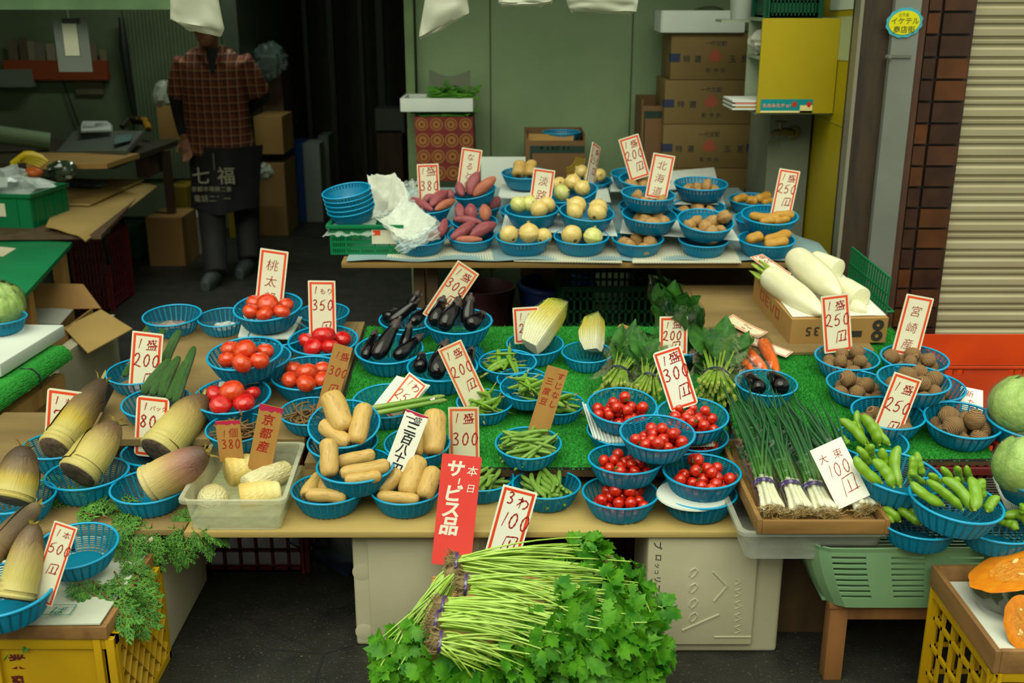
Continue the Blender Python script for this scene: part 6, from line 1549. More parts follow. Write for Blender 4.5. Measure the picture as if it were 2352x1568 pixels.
# crate: solid front with lettering, diamond lattice on its side
kx1=onz(308,1480,.25).x-.0;kx1=cx1+.012;ky0,ky1=cy0+.015,cy0+.36;kz=cz-.036
t=thing('plastic_crate','yellow crate with dark red lettering, front corner of the stall','crate',(kx1-.25,(ky0+ky1)/2,0))
kx0=kx1-.52
mb=MB();mb.b2((kx0,ky0,0),(kx1,ky0+.012,kz));mb.b2((kx0,ky0-.008,kz-.03),(kx1,ky0,kz))
for x in(kx0,kx0+.22,kx1-.05):mb.b2((x,ky0-.012,0),(x+.018,ky0,kz))
mb.b2((kx1-.02,ky0-.012,0),(kx1,ky0+.012,kz))
wpart('front_wall',mb,m_ycr,t,bevel=.002)
mb=MB();nyy,nzz=6,8;Yw=ky1-ky0
mb.b2((kx1-.030,ky0,0),(kx1-.024,ky1,kz))
for i in range(-nzz,nyy+nzz):
 for sgn in(1,-1):
  pts=[]
  for j in range(nzz*2+1):
   z=kz*j/(nzz*2);y=ky0+Yw*(i+sgn*j*.25+(0 if sgn>0 else 4))/nyy
   if ky0<=y<=ky1:pts.append((kx1-.010,y,z))
  if len(pts)>1:mb.tube(pts,.012,4,flat=.16,up=(0,1,0))
for y in(ky0,ky1-.014):mb.b2((kx1-.03,y,0),(kx1+.004,y+.014,kz))
for z in(0,kz-.02):mb.b2((kx1-.03,ky0,z),(kx1+.004,ky1,z+.02))
wpart('lattice_side',mb,m_ycr,t)
wpart('back_wall',MB().b2((kx0,ky1-.012,0),(kx1-.03,ky1,kz)),m_ycr,t);wpart('side_wall',MB().b2((kx0,ky0,0),(kx0+.012,ky1,kz)),m_ycr,t)
mb=MB();M0=Matrix((Vector((1,0,0)),Vector((0,0,1)),Vector((0,-1,0)))).transposed().to_4x4()
for s_,px,py in(('業',22,1532),('乳',28,1580)):
 p=ony(px,py,ky0-.0012);M=M0.copy();M.translation=p;tmp=MB();write(tmp,s_,0,0,.042,0,0,hand=False,thin=.03,slant=0);mb.add(tmp.v,tmp.f,0,M)
wpart('lettering',mb,mat('maroon_print',(92,20,24),rough=.6),t,smooth=0)
# ================================================================ cypress sprays
m_cyp=mat('cypress_green',(50,104,30),(92,146,50),scale=9,rough=.55);m_twig=mat('cypress_twig',(120,84,50),rough=.8)
def cypress(seed):
 g=random.Random(seed);fo,tw=MB(),MB()
 def sprig(p,d,L_,lv):
  k=max(3,int(L_/.05));pts=[p+Vector((d.x,d.y,0))*L_*i/k+Vector((0,0,.02*math.sin(i*.9+seed)*L_))for i in range(k+1)]
  (tw if lv==0 else fo).tube(pts,[max(.003,(.012 if lv==0 else.016 if lv==1 else.0145)*(1-.5*i/k))for i in range(k+1)],4,flat=.5,up=(0,0,1))
  if lv==3:return
  m={0:11,1:8,2:5}[lv]
  for i in range(m):
   t=(i+.8)/(m+.5);q=p+Vector((d.x,d.y,0))*L_*t;sg=1 if i%2 else-1;an=sg*g.uniform(.5,.85)
   dd=Vector((d.x*math.cos(an)-d.y*math.sin(an),d.x*math.sin(an)+d.y*math.cos(an),0))
   sprig(q,dd,L_*(.52*(1-t*.62))*g.uniform(.8,1.15),lv+1)
 sprig(Vector((0,0,0)),Vector((1,0,0)),1.0,0)
 def droop(mb):mb.v=[(x,y,z-.25*max(0,x)**2-.18*y*y+.012*math.sin(x*31+y*47))for x,y,z in mb.v];return mb
 return droop(fo).mesh('cypress_foliage',m_cyp,180),droop(tw).mesh('cypress_twig',m_twig,180)
for i in range(3):f_,w_=cypress(i+1);proto('cyp%d'%i,f_,[('twig',w_)])
def spray(A,B_,i,tw=0,k=1.0):
 d=(B_-A);L_=d.length;x=d/L_;up=Vector((0,-.35,1))if abs(x.z)<.8 else Vector((0,-1,.2));y=up.cross(x).normalized();z=x.cross(y)
 M=(Matrix((x,y,z)).transposed()@Matrix.Rotation(tw,3,'X')@Matrix.Scale(L_*k,3)).to_4x4();M.translation=A
 put('cyp%d'%(i%3),'cypress_sprig','feathery green cypress sprig tucked around the bamboo shoot baskets','cypress sprig','cypress sprigs around the bamboo baskets',M)
lz=.395
SP=[((230,1120,lz+.012),(95,1175,lz+.01)),((330,1150,lz+.012),(215,1185,lz+.01)),((310,1165,lz+.012),(262,1215,lz+.01)),((300,1170,lz+.02),(300,1262,lz-.03)),((330,1195,lz+.01),(345,1300,.30)),((350,1200,lz+.01),(318,1310,.29)),
 ((400,1200,lz+.01),(405,1290,.31)),((420,1205,lz+.01),(430,1285,.32)),((440,1212,lz+.006),(490,1262,.34)),((455,1214,lz+.006),(520,1232,.365)),((285,1290,cz+.03),(352,1345,cz-.02)),((262,1312,cz+.02),(330,1405,cz-.03)),((215,1335,cz+.02),(270,1402,cz+.014)),
 ((275,1280,cz+.04),(335,1300,cz+.02)),((160,1330,cz+.03),(240,1370,cz+.015)),((90,1360,cz+.02),(75,1445,cz-.02)),((40,1400,cz+.02),(18,1500,cz-.07)),((140,1110,lz+.01),(60,1090,lz+.012)),((250,1190,lz+.015),(140,1160,lz+.012)),((270,1330,cz+.05),(310,1420,cz-.06)),((390,1180,lz+.008),(445,1185,lz+.01))]
for i,(a,b)in enumerate(SP):spray(onz(*a),onz(*b),i,rnd(-.3,.3),1.15)
# ================================================================ pile of mitsuba bunches
m_mst=mat('herb_stem',(142,178,52),(168,200,80),scale=20,rough=.4,sss=.1);m_mlf=mat('herb_leaf',(40,112,12),(98,164,34),scale=22,rough=.5,spec=.3,trans=.28)
m_mrt=mat('herb_roots',(140,120,78),(90,72,48),scale=40,rough=.85)
def leaflet(mb,base,d,nrm,L_):
 """toothed, lobed leaflet folded along its midrib"""
 d=d.normalized();s=d.cross(nrm);s.normalize();nn=s.cross(d)
 out=[(0,0),(.20,.14),(.34,.34),(.36,.22),(.58,.40),(.58,.24),(.80,.27),(.78,.15),(1.06,0)]
 mid=[base+d*L_*t-nn*L_*.25*t*t for t in(0,.3,.55,.78,1.0)]
 for sg in(1,-1):
  vs=list(mid);e=[base+d*L_*t+s*L_*w*sg+nn*L_*(.16*w-.3*t*t*.8)for t,w in out[1:-1]]
  vs+=e;f=[(0,5,1),(5,6,1),(6,7,1),(7,8,1),(8,2,1),(8,9,2),(9,10,2),(10,3,2),(10,11,3),(11,4,3)]
  mb.add(vs,f)
def mitsuba(label,root,ends,n,sd,ls=.052,rw=.026,stems=True,band=True):
 """bunch: root clump, stems to leaves scattered in the ellipsoids ends = [(centre, (rx, ry, rz), share)]"""
 g=random.Random(sd);t=thing('herb_bunch',label,'herb bunch',root,'bunches in the herb pile')
 st,lf,rt=MB(),MB(),MB();tot=sum(e[2]for e in ends);ax=(ends[0][0]-root).normalized();s=ax.cross(Vector((0,0,1))).normalized();w=s.cross(ax)
 for i in range(n):
  q=g.uniform(0,tot);
  for e in ends:
   q-=e[2]
   if q<=0:break
  while True:
   u=Vector((g.uniform(-1,1),g.uniform(-1,1),g.uniform(-1,1)))
   if u.length<1:break
  T=e[0]+Vector((u.x*e[1][0],u.y*e[1][1],u.z*e[1][2]))
  a=g.uniform(-1,1);b=g.uniform(-1,1);p0=root+s*a*rw*.7+w*b*rw*.6
  pm=root+(T-root)*.45+s*a*rw*1.3+w*(b*rw+.012)
  if stems:
   st.tube(curve3(p0,pm+Vector((0,0,.01)),T,6),[.0026,.0025,.0024,.0022,.002,.0018,.0014],5,cap=False)
  d=(T-pm).normalized();nrm=Vector((g.uniform(-1,1),g.uniform(-1.1,.5),g.uniform(.1,1))).normalized();k=ls*g.uniform(.75,1.3)
  sd_=d.cross(nrm).normalized()
  leaflet(lf,T,d+Vector((0,0,-.2)),nrm,k);leaflet(lf,T,d*.45+sd_,nrm,k*.9);leaflet(lf,T,d*.45-sd_,nrm,k*.9)
 if stems:
  for i in range(70):
   a=g.uniform(-1,1)*rw;b=g.uniform(-1,1)*rw;p0=root+s*a*.8+w*b*.8+ax*g.uniform(0,.01);l=g.uniform(.015,.035)
   rt.tube([p0,p0-ax*l*.6+s*g.uniform(-1,1)*.008+w*g.uniform(-1,1)*.008,p0-ax*l+s*g.uniform(-1,1)*.014+w*g.uniform(-1,1)*.014],[.0022,.0018,.0008],4)
  rt.lathe([(0,-.022),(.012,-.02),(rw*.8,-.008),(rw*.85,.008),(rw*.6,.02),(0,.022)],14,fn=lambda v,an,i:root+s*v.x+w*v.y+ax*v.z+Vector((0,0,.003*math.sin(an*5))))
  wpart('roots',rt,m_mrt,t,smooth=60);wpart('stems',st,m_mst,t)
  if band:
   bd=MB();ring(bd,root+ax*.004,ax,rw*.95,.006);wpart('rubber_band',bd,m_bandp,t)
 wpart('leaves',lf,m_mlf,t,smooth=30)
Z=onz
H1=[('herb bunch with muddy roots at the top of the pile, below the red sign',(1045,1292,.430),[((1395,1312,.415),(.085,.07,.045),3),((1340,1262,.43),(.06,.05,.03),2),((1475,1400,.36),(.05,.05,.04),1)],60),
 ('herb bunch just below the topmost one, roots tied with purple band',(1066,1342,.425),[((1400,1370,.40),(.09,.07,.045),3),((1300,1390,.41),(.06,.05,.03),1)],52),
 ('herb bunch with tied roots in the middle of the pile',(1016,1393,.395),[((1290,1425,.39),(.10,.06,.04),1),((1350,1450,.37),(.08,.06,.04),1)],46),
 ('herb bunch with tied roots second from the pile bottom',(1000,1426,.38),[((1290,1470,.36),(.11,.06,.045),1),((1420,1440,.36),(.07,.06,.05),1)],50),
 ('herb bunch with tied roots lowest in the pile',(1006,1473,.36),[((1200,1500,.33),(.11,.05,.05),1),((1130,1535,.29),(.09,.04,.04),1)],54)]
for i,(lb,r_,e_,n_)in enumerate(H1):mitsuba(lb,Z(*r_),[(Z(*c_),rr_,q_)for c_,rr_,q_ in e_],n_,i+3)
mitsuba('herb bunch hanging over the wooden box side of the pile',Z(1040,1318,.41),[(Z(925,1485,.28),(.055,.05,.06),2),(Z(905,1540,.24),(.05,.04,.05),2),(Z(960,1440,.33),(.03,.03,.03),1)],58,21,band=False)
mitsuba('herb bunch with upturned roots beside the foam box with writing',Z(1398,1305,.42),[(Z(1475,1440,.33),(.05,.06,.06),2),(Z(1490,1500,.28),(.045,.05,.05),2)],56,23,rw=.02,band=False)
mitsuba('leafy herb bunch at the bottom front of the pile',Z(1120,1470,.33),[(Z(1050,1540,.27),(.11,.04,.05),2),(Z(1180,1555,.25),(.12,.04,.05),2)],84,25,stems=False)
mitsuba('leafy herb bunch at the bottom front by the foam box',Z(1300,1470,.32),[(Z(1330,1530,.27),(.13,.05,.06),2),(Z(1430,1530,.26),(.09,.05,.06),2),(Z(1300,1490,.33),(.09,.05,.04),1)],100,27,stems=False)
mitsuba('leafy herb bunch buried in the middle of the pile',Z(1200,1400,.38),[(Z(1370,1400,.36),(.12,.08,.05),2),(Z(1450,1480,.30),(.06,.06,.07),1),(Z(1330,1300,.41),(.08,.06,.03),1)],80,29,stems=False)
# wooden box and yellow crate that carry the pile
x0,x1=Z(985,1370,.30).x,Z(1440,1370,.30).x;y0,y1=2.19,2.50
mb=MB();mb.b2((x0,y0,.17),(x1,y0+.012,.29));mb.b2((x0,y1-.012,.17),(x1,y1,.29));mb.b2((x0,y0+.012,.17),(x0+.012,y1-.012,.29));mb.b2((x1-.012,y0+.012,.17),(x1,y1-.012,.29));mb.b2((x0+.012,y0+.012,.17),(x1-.012,y1-.012,.28))
wmesh('wooden_box',mb,mat('pale_crate_wood',(196,150,92),(170,124,70),scale=3,rough=.6,stretch=(1,8,8)),'pale wooden box under the herb pile','box',bevel=.002)
lattice_crate('plastic_crate','yellow crate at the bottom of the herb pile',x0+.0,x1-.0,y0+.01,y1-.01,0,.168,m_ycr,8,6,3)
# ================================================================ wrapped cabbages, orange crate
m_cab=mat('cabbage_leaf',(128,166,66),(168,194,104),scale=3,rough=.45,stretch=(1,1,1),lo=.3,hi=.7,detail=7,bump=.5,bscale=5)
def cabbage(label,P,r,sd):
 M=(Euler((.25,.2,sd*1.3)).to_matrix()*r).to_4x4();M.translation=P
 t=thing('cabbage',label,'cabbage',M=M,group='wrapped round cabbages')
 ob('head',MB().lathe(ballprof(16,.9),30,fn=lambda v,an,i:v*(1+.06*nz((math.cos(an)*1.5,math.sin(an)*1.5,v.z*2),1,sd)+.02*math.sin(an*9+v.z*5))).mesh('head',m_cab,180),t)
 lf=MB()
 for q in range(6):
  a=q*1.05+sd;c0=Vector((math.cos(a),math.sin(a),0))
  def fn(u,v,a=a,q=q):
   th=(u-.5)*1.9+a;ph=-1.1+v*(2.1+.15*math.sin(u*9+q));k=1.02+.03*q/6+.05*math.sin(u*14+q)*v+.05*max(0,v-.85)*6
   return Vector((math.cos(th)*math.cos(ph)*k,math.sin(th)*math.cos(ph)*k,math.sin(ph)*.9*k))
  lf.grid(fn,14,12)
 ob('outer_leaves',lf.mesh('outer_leaves',m_cab,180),t)
 ob('cling_wrap',MB().lathe(ballprof(14,.92),28,fn=lambda v,an,i:v*1.12*(1+.04*nz(v,2.4,sd+4))).mesh('cling_wrap',m_wrap,30),t)
P=bp(cb1,2352,937,.03);cabbage('upper wrapped green cabbage by the orange crate',P,px2m(76,P),1)
P=bp(cb2,2366,1072,.03);cabbage('lower wrapped green cabbage beside the broad beans',P,px2m(78,P),2)
m_or=mat('orange_crate_plastic',(206,66,14),(180,50,12),scale=3,rough=.45)
oy=3.62;oa,ob_=ony(2172,840,oy),ony(2172,900,oy)
t=thing('orange_crate','orange plastic crate in front of the roller shutter','crate',(oa.x+.4,oy+.2,0))
mb=MB();zt=oa.z;n_=7;xx0=oa.x;XW=1.0
zw0,zw1=zt-.035,zt-.015
mb.b2((xx0,oy,0),(xx0+XW,oy+.008,zw0-.0));mb.b2((xx0,oy,zw1),(xx0+XW,oy+.008,zt))
cuts=[]
for px in(2176,2199,2317,2336):x=ony(px,853,oy).x;cuts.append((x,x+.022))
e=xx0
for a,b in cuts:
 if a>e:mb.b2((e,oy,zw0),(a,oy+.008,zw1))
 e=b
mb.b2((e,oy,zw0),(xx0+XW,oy+.008,zw1));mb.b2((xx0-.004,oy-.008,zt-.008),(xx0+XW,oy+.012,zt))
wpart('front_wall',mb,m_or,t);wpart('side_wall',MB().b2((xx0,oy+.008,0),(xx0+.008,oy+.38,zt)),m_or,t);wpart('back_wall',MB().b2((xx0+.008,oy+.372,0),(xx0+XW,oy+.38,zt)),m_or,t)
a,b=UP.at(2290,1000,.005),UP.at(2325,1052,.005)
wmesh('orange_bar',MB().tube([a+Vector((-.03,.1,0)),b],.012,6),m_or,'orange crate edge poking out beside the turf corner','crate edge')
# ================================================================ cartons and gear at the back
def front(pxL,pxR,pyT,pyB,Y):
 m=(pyT+pyB)/2;return ony(pxL,m,Y).x,ony(pxR,m,Y).x,ony((pxL+pxR)/2,pyB,Y).z,ony((pxL+pxR)/2,pyT,Y).z
def face_text(items,X,Y,parent,m,name='print'):
 """print on a face at depth Y that looks to -Y; items = (text, px, py of its left foot, size in m)"""
 mb=MB();M0=Matrix((Vector((1,0,0)),Vector((0,0,1)),Vector((0,-1,0)))).transposed().to_4x4()
 for it in items:
  p=ony(it[1],it[2],Y-.0015);M=M0.copy();M.translation=p;tmp=MB();write(tmp,it[0],0,0,it[3],0,0,hand=False,thin=it[4]if len(it)>4 else.01,slant=0)
  if len(it)>5:tmp.v=[(-x,-y,z)for x,y,z in tmp.v]
  mb.add(tmp.v,tmp.f,0,M)
 return wpart(name,mb,m,parent,smooth=0)
m_ocb=mat('onion_carton',(116,94,48),(104,84,42),scale=2.5,rough=.75,lo=.3,hi=.7)
m_navy=mat('navy_print',(36,44,76),rough=.7);m_rp=mat('onion_mark',(150,70,44),rough=.7);m_ink2=mat('dark_print',(48,44,46),rough=.7)
OY=5.36
m_pal=mat('pallet_wood',(110,84,52),rough=.8)
rows=[(1541,1752,75,183),(1526,1750,183,285),(1522,1745,286,386),(1520,1740,387,489)]
zt_prev=None
names=['topmost onion carton of the stack, white foam tray on it','second onion carton from the top of the stack','third onion carton from the top of the stack','fourth onion carton of the stack, mostly behind the far basket']
for i,(a,b,y0,y1)in enumerate(rows):
 xL,xR,z0,z1=front(a,b,y0,y1,OY)
 if zt_prev is not None:z1=zt_prev-.001
 zt_prev=z0
 t=thing('onion_carton',names[i],'carton',((xL+xR)/2,OY+.16,z0),'stacked onion cartons')
 wpart('carton',MB().b2((xL,OY,z0),(xR,OY+.33,z1-.001)),m_ocb,t,bevel=.004)
 H=z1-z0;Wd=xR-xL
 mb=MB()
 for u0,u1 in((-.0,.10),(.86,.97)):mb.b2((xL+Wd*u0,OY-.0012,z0+H*.38),(xL+Wd*u1,OY+.001,z0+H*.56))
 mb.b2((xL-.001,OY,z0+H*.38),(xL+.001,OY+.05,z0+H*.56));wpart('blue_patch',mb,m_navy,t)
 pyb=y0+(y1-y0)*.62;sc=(b-a)
 face_text([('特',a+sc*.13,pyb,.036),('選',a+sc*.25,pyb,.036),('玉',a+sc*.63,pyb,.036),('葱',a+sc*.76,pyb,.036),('一代交配',a+sc*.37,y0+(y1-y0)*.27,.026,.004),('配 作 出',a+sc*.38,y0+(y1-y0)*.84,.024,.006)],0,OY,t,m_ink2)
 c0=ony(a+sc*.48,y0+(y1-y0)*.5,OY-.001);mb=MB()
 pr=[(.033*math.cos(q)*(1 if math.sin(q)<.6 else.8),.026*math.sin(q)+(.012*max(0,math.sin(q)-.85)/.15 if math.sin(q)>.85 else 0))for q in[k*math.pi/14 for k in range(28)]]
 mb.add([(c0.x+q[0],c0.y,c0.z+q[1])for q in pr],[tuple(range(28))]);wpart('onion_mark',mb,m_rp,t)
xL,xR,z0,z1=front(1520,1740,489,600,OY)
for k in range(2):
 za=zt_prev-.001;zb=za-.235
 wmesh('onion_carton',MB().b2((xL,OY,zb),(xR,OY+.33,za-.001)),m_ocb,['fifth onion carton of the stack, behind the back table','lowest onion carton of the stack, behind the back table'][k],'carton','stacked onion cartons',bevel=.004);zt_prev=zb
wmesh('pallet',MB().b2((xL-.02,OY-.01,0),(xR+.02,OY+.36,zt_prev-.001)),m_pal,'wooden pallet under the onion cartons','pallet')
# foam tray on top
xL,xR,z0,z1=front(1521,1712,24,74,OY-.03);z0=front(1541,1752,75,183,OY)[3]+.001
t=thing('foam_tray','white foam tray on top of the onion cartons','foam box',((xL+xR)/2,OY+.1,z0))
mb=MB();mb.b2((xL,OY-.03,z0),(xR,OY-.01,z1));mb.b2((xL,OY+.27,z0),(xR,OY+.29,z1));mb.b2((xL,OY-.01,z0),(xL+.02,OY+.27,z1));mb.b2((xR-.02,OY-.01,z0),(xR,OY+.27,z1));mb.b2((xL+.02,OY-.01,z0),(xR-.02,OY+.27,z0+.02))
wpart('tray',mb,m_foamw,t,bevel=.004)
m_lump=mat('dull_green_bag',(70,84,60),rough=.6)
p=ony(1632,30,OY+.1);wmesh('cloth_bundle',MB().lathe([(r*.08,z*.05)for r,z in ballprof(10)],18,fn=lambda v,an,i:Vector((p.x+v.x*(1+.3*math.sin(an*3)),OY+.12+v.y,z0+.072+v.z))),m_lump,'dull green bundle lying in the foam tray','bundle')
# banana cartons
m_ban=mat('banana_carton',(112,80,46),(96,68,38),scale=2,rough=.75);m_dkg=mat('dark_green_print',(16,44,34),rough=.7);m_by=mat('banana_print',(150,124,24),(130,100,16),scale=5,rough=.7)
def banana_box(label,pxL,pxR,pyT,pyB,Y,dpt,z0,rot=0):
 xL,xR,_,z1=front(pxL,pxR,pyT,pyB,Y)
 t=thing('banana_carton',label,'carton',((xL+xR)/2,Y+dpt/2,z0),'banana cartons')
 mb=MB();w=.008
 mb.b2((xL,Y,z0),(xR,Y+w,z1-.03));mb.b2((xL,Y+dpt-w,z0),(xR,Y+dpt,z1));mb.b2((xL,Y+w,z0),(xL+w,Y+dpt-w,z1));mb.b2((xR-w,Y+w,z0),(xR,Y+dpt-w,z1));mb.b2((xL,Y,z0),(xR,Y+dpt,z0+w))
 wpart('carton',mb,m_ban,t)
 H=z1-z0;Wd=xR-xL;zm=z1-.055
 wpart('green_band',MB().b2((xL+Wd*.08,Y-.0015,zm-.035),(xR-.004,Y+.001,zm)).b2((xL+Wd*.08,Y-.0015,z0+.01),(xL+Wd*.12,Y+.001,zm-.035)),m_dkg,t)
 mb=MB()
 for k in range(4):
  c0=Vector((xL+Wd*.66,Y-.001-k*.0003,zm-.045));r0,r1=.055+k*.014,.066+k*.014;vs=[]
  for q in range(11):a=-.15-q*.13;vs+=[c0+Vector((math.cos(a)*r0,0,math.sin(a)*r0*1.1)),c0+Vector((math.cos(a)*r1,0,math.sin(a)*r1*1.1))]
  mb.add(vs,[(2*q,2*q+1,2*q+3,2*q+2)for q in range(10)])
 wpart('banana_picture',mb,m_by,t);return t,xL,xR,zm,z1
t,xL,xR,zm,z1=banana_box('open banana carton at the back, between onions and wall',1206,1344,309,400,5.32,.32,.80)
face_text([('VEORFA',1310,ony(0,0,1).z*0+336,.026,.006,1)],0,5.32,t,mat('faded_print',(120,112,60),rough=.7))
wpart('flap',slab([Vector((xL+.005,5.335,z1-.045)),Vector((xR-.06,5.335,z1-.045)),Vector((xR-.05,5.44,z1-.012)),Vector((xL+.02,5.44,z1-.01))],.004,Vector((0,0,1))),m_cb,t)
o=thing('plastic_basket','blue basket lying inside the open banana carton','basket',M=Matrix.Translation((xR-.11,5.50,z1-.068))@Matrix.Scale(.2,4));ob('rim',ME_RIM,o);ob('wall',ME_WALL,o)
xb=front(1206,1344,309,400,5.32)
wmesh('crate_stand',MB().b2((xb[0]-.02,5.22,0),(xb[1]+.05,5.66,.799)),m_woodd,'dark wooden stand carrying the open banana carton','stand')
t,xL2,xR2,zm2,z12=banana_box('banana carton standing between the green wall and the onion cartons',1473,1540,229,350,5.42,.30,.80)
wmesh('crate_stand',MB().b2((xL2-.01,5.42,0),(xR2-.0,5.72,.799)),m_woodd,'dark stand behind the onion cartons','stand')
# red patterned cartons with greens on top
m_rcb=mat('red_patterned_carton',(122,30,24),(104,24,20),scale=4,rough=.6);m_gold=mat('gold_print',(140,96,36),rough=.6)
RY=5.42;zb=0;a_=952;b_=1086
ys=[(268,303),(303,341),(341,378),(378,416)]
nm=['topmost red carton with gold medallions','second red carton from the top, gold medallions','third red carton from the top, gold medallions','lowest red carton in view, behind the 380 sign']
for i,(y0,y1)in enumerate(ys):
 xL,xR,z0,z1=front(a_+i*2.5,b_+i*1.5,y0,y1,RY)
 t=thing('red_carton',nm[i],'carton',((xL+xR)/2,RY+.15,z0),'red patterned cartons')
 wpart('carton',MB().b2((xL,RY,z0),(xR,RY+.30,z1-.001)),m_rcb,t)
 mb=MB();H=z1-z0;k=4
 for q in range(k):
  cx=xL+(xR-xL)*(q+.5)/k;rr=H*.42
  for r0,r1 in((rr*.82,rr),(rr*.25,rr*.62)):
   vs=[]
   for j in range(20):an=j*math.pi/10;vs+=[(cx+math.cos(an)*r0,RY-.0012,(z0+z1)/2+math.sin(an)*r0),(cx+math.cos(an)*r1,RY-.0012,(z0+z1)/2+math.sin(an)*r1)]
   mb.add(vs,[(2*j,2*j+1,(2*j+3)%40,(2*j+2)%40)for j in range(20)])
 wpart('medallions',mb,m_gold,t)
zlow=front(a_,b_,378,416,RY)[2];xL,xR,_,ztop=front(a_,b_,268,303,RY)
wmesh('green_carton',MB().b2((xL+.01,RY,0),(xR+.02,RY+.30,zlow-.001)),mat('dark_green_carton',(24,44,26),(40,60,36),scale=8),'dark green carton under the red patterned ones','carton')
def greens_tuft(label,c0,rx,ry,rz,n,sd,m):
 g=random.Random(sd);mb=MB()
 for i in range(n):
  p=c0+Vector((g.uniform(-rx,rx),g.uniform(-ry,ry),g.uniform(0,rz)));leaflet(mb,p,Vector((g.uniform(-1,1),g.uniform(-1,.4),g.uniform(-.2,.5))),Vector((g.uniform(-.4,.4),-.5,1)),g.uniform(.03,.055))
 for i in range(n//3):
  y=c0.y+g.uniform(-ry,ry);z=c0.z+g.uniform(-.01,rz*.6);x0=c0.x-rx*g.uniform(.7,1.05);mb.tube([(x0,y,z),(x0+rx,y-.01,z+.005),(x0+rx*1.6,y,z)],.003,5)
 return wmesh('herb_bundle',mb,m,label,'herbs',smooth=40)
m_hb=mat('herb_green',(60,118,30),(88,146,44),scale=14,rough=.5,trans=.15)
cx=(xL+xR)/2
greens_tuft('pale stalked herbs squeezed on top of the red cartons',Vector((cx,RY+.08,ztop+.004)),.14,.07,.02,60,1,m_hb)
def open_tray(label,x0,x1,y0,y1,z0,z1,m,w=.015):
 mb=MB();mb.b2((x0,y0,z0),(x1,y0+w,z1));mb.b2((x0,y1-w,z0),(x1,y1,z1));mb.b2((x0,y0+w,z0),(x0+w,y1-w,z1));mb.b2((x1-w,y0+w,z0),(x1,y1-w,z1));mb.b2((x0+w,y0+w,z0),(x1-w,y1-w,z0+w))
 return wmesh('foam_tray',mb,m,label,'foam box',bevel=.003)
f=front(920,1086,224,258,RY-.02);zt0=ztop+.026
open_tray('white foam tray of herbs on top of the red cartons',f[0],f[1],RY-.02,RY+.27,zt0,zt0+.065,m_foamw)
greens_tuft('leafy green herbs spilling from the white foam tray',Vector((cx+.05,RY+.08,zt0+.06)),.12,.08,.05,90,2,m_hb)
fl=ony(985,182,RY+.2),ony(1080,184,RY+.2)
wmesh('foil_sheet',MB().sheet(lambda u,v:Vector((fl[0].x+(fl[1].x-fl[0].x)*u,RY+.2+.03*v,zt0+.06+(.13-.035*math.sin(u*3.1))*(v))),14,8,.003),mat('grey_green_sheet',(86,94,72),rough=.6),'grey green sheet standing behind the herbs','sheet')
# shelf cabinet with yellow side on the right wall
CY=4.62
cx0,cx1,cz0,cz1=front(1745,1892,42,260,CY)
xs=ony(1672,150,5.05).x
m_shelf=mat('grey_green_shelf',(150,164,138),(136,150,124),scale=4,rough=.6)
t=thing('wall_cabinet','yellow sided open shelf cabinet mounted on the side wall','cabinet',((cx0+xw)/2,CY+.2,cz0))
DY=.27
wpart('yellow_side',MB().b2((cx0,CY,cz0),(xw-.004,CY+.014,cz1)),m_yel,t)
wpart('back_side',MB().b2((cx0+.0,CY+DY-.014,cz0),(xw-.004,CY+DY,cz1)),m_shelf,t)
for q in(0,.40,.985):
 z=cz1-(cz1-cz0)*q;wpart('shelf',MB().b2((cx0,CY+.014,z-.012),(xw-.01,CY+DY-.014,z)),m_shelf,t)
wpart('back_panel',MB().b2((xw-.012,CY+.014,cz0),(xw-.004,CY+DY-.014,cz1)),mat('cabinet_back',(96,104,88),rough=.7),t)
# label on the yellow side
s0,s1=ony(1748,228,CY-.002),ony(1868,222,CY-.002);sh=px2m(30,s0)
t=thing('sticker','small bright printed sticker low on the yellow cabinet side','sticker',(s0.x,CY-.003,s0.z-sh))
wpart('sheet',MB().b2((s0.x,CY-.002,s0.z-sh),(s1.x,CY-.0005,s0.z)),mat('sticker_teal',(0,130,136),rough=.4),t)
wpart('cream_field',MB().b2((s0.x,CY-.0026,s0.z-sh),(s1.x,CY-.002,s0.z-sh*.86)).b2((s0.x+(s1.x-s0.x)*.76,CY-.0026,s0.z-sh),(s1.x,CY-.002,s0.z-sh*.45)),mat('sticker_cream',(220,204,140),rough=.4),t)
face_text([('たのみたチョ!',1751,246,px2m(10.2,s0),.02)],0,CY-.0015,t,mat('sticker_white',(226,150,120),rough=.4),'lettering')
mb=MB()
for px in(1825,1858):
 p=ony(px,240,CY-.0035);r=px2m(6,p);mb.add([(p.x+r*math.cos(q)*(1-.35*(math.sin(q)<0)),p.y,p.z+r*1.1*math.sin(q))for q in[k*math.pi/8 for k in range(16)]],[tuple(range(16))])
wpart('strawberries',mb,mat('strawberry_print',(190,44,24),rough=.4),t)
# paper patches on the yellow wall
def wallpaper(label,pts,m,lines=None):
 P=[]
 for px,py in pts:r=ray(px,py);q=CAM+r*((xw-.003)/r.x);P.append(q)
 return wmesh('paper_notice',slab(P,.002,Vector((-1,0,0))),m,label,'paper')
wallpaper('blank pale paper stuck on the yellow wall',[(1902,136),(1961,140),(1966,36),(1912,40)],mat('pale_paper',(168,178,136),rough=.7))
wallpaper('white printed notice at the top of the yellow wall',[(1906,24),(1972,20),(1976,-40),(1910,-38)],mat('notice_paper',(190,204,186),rough=.7))
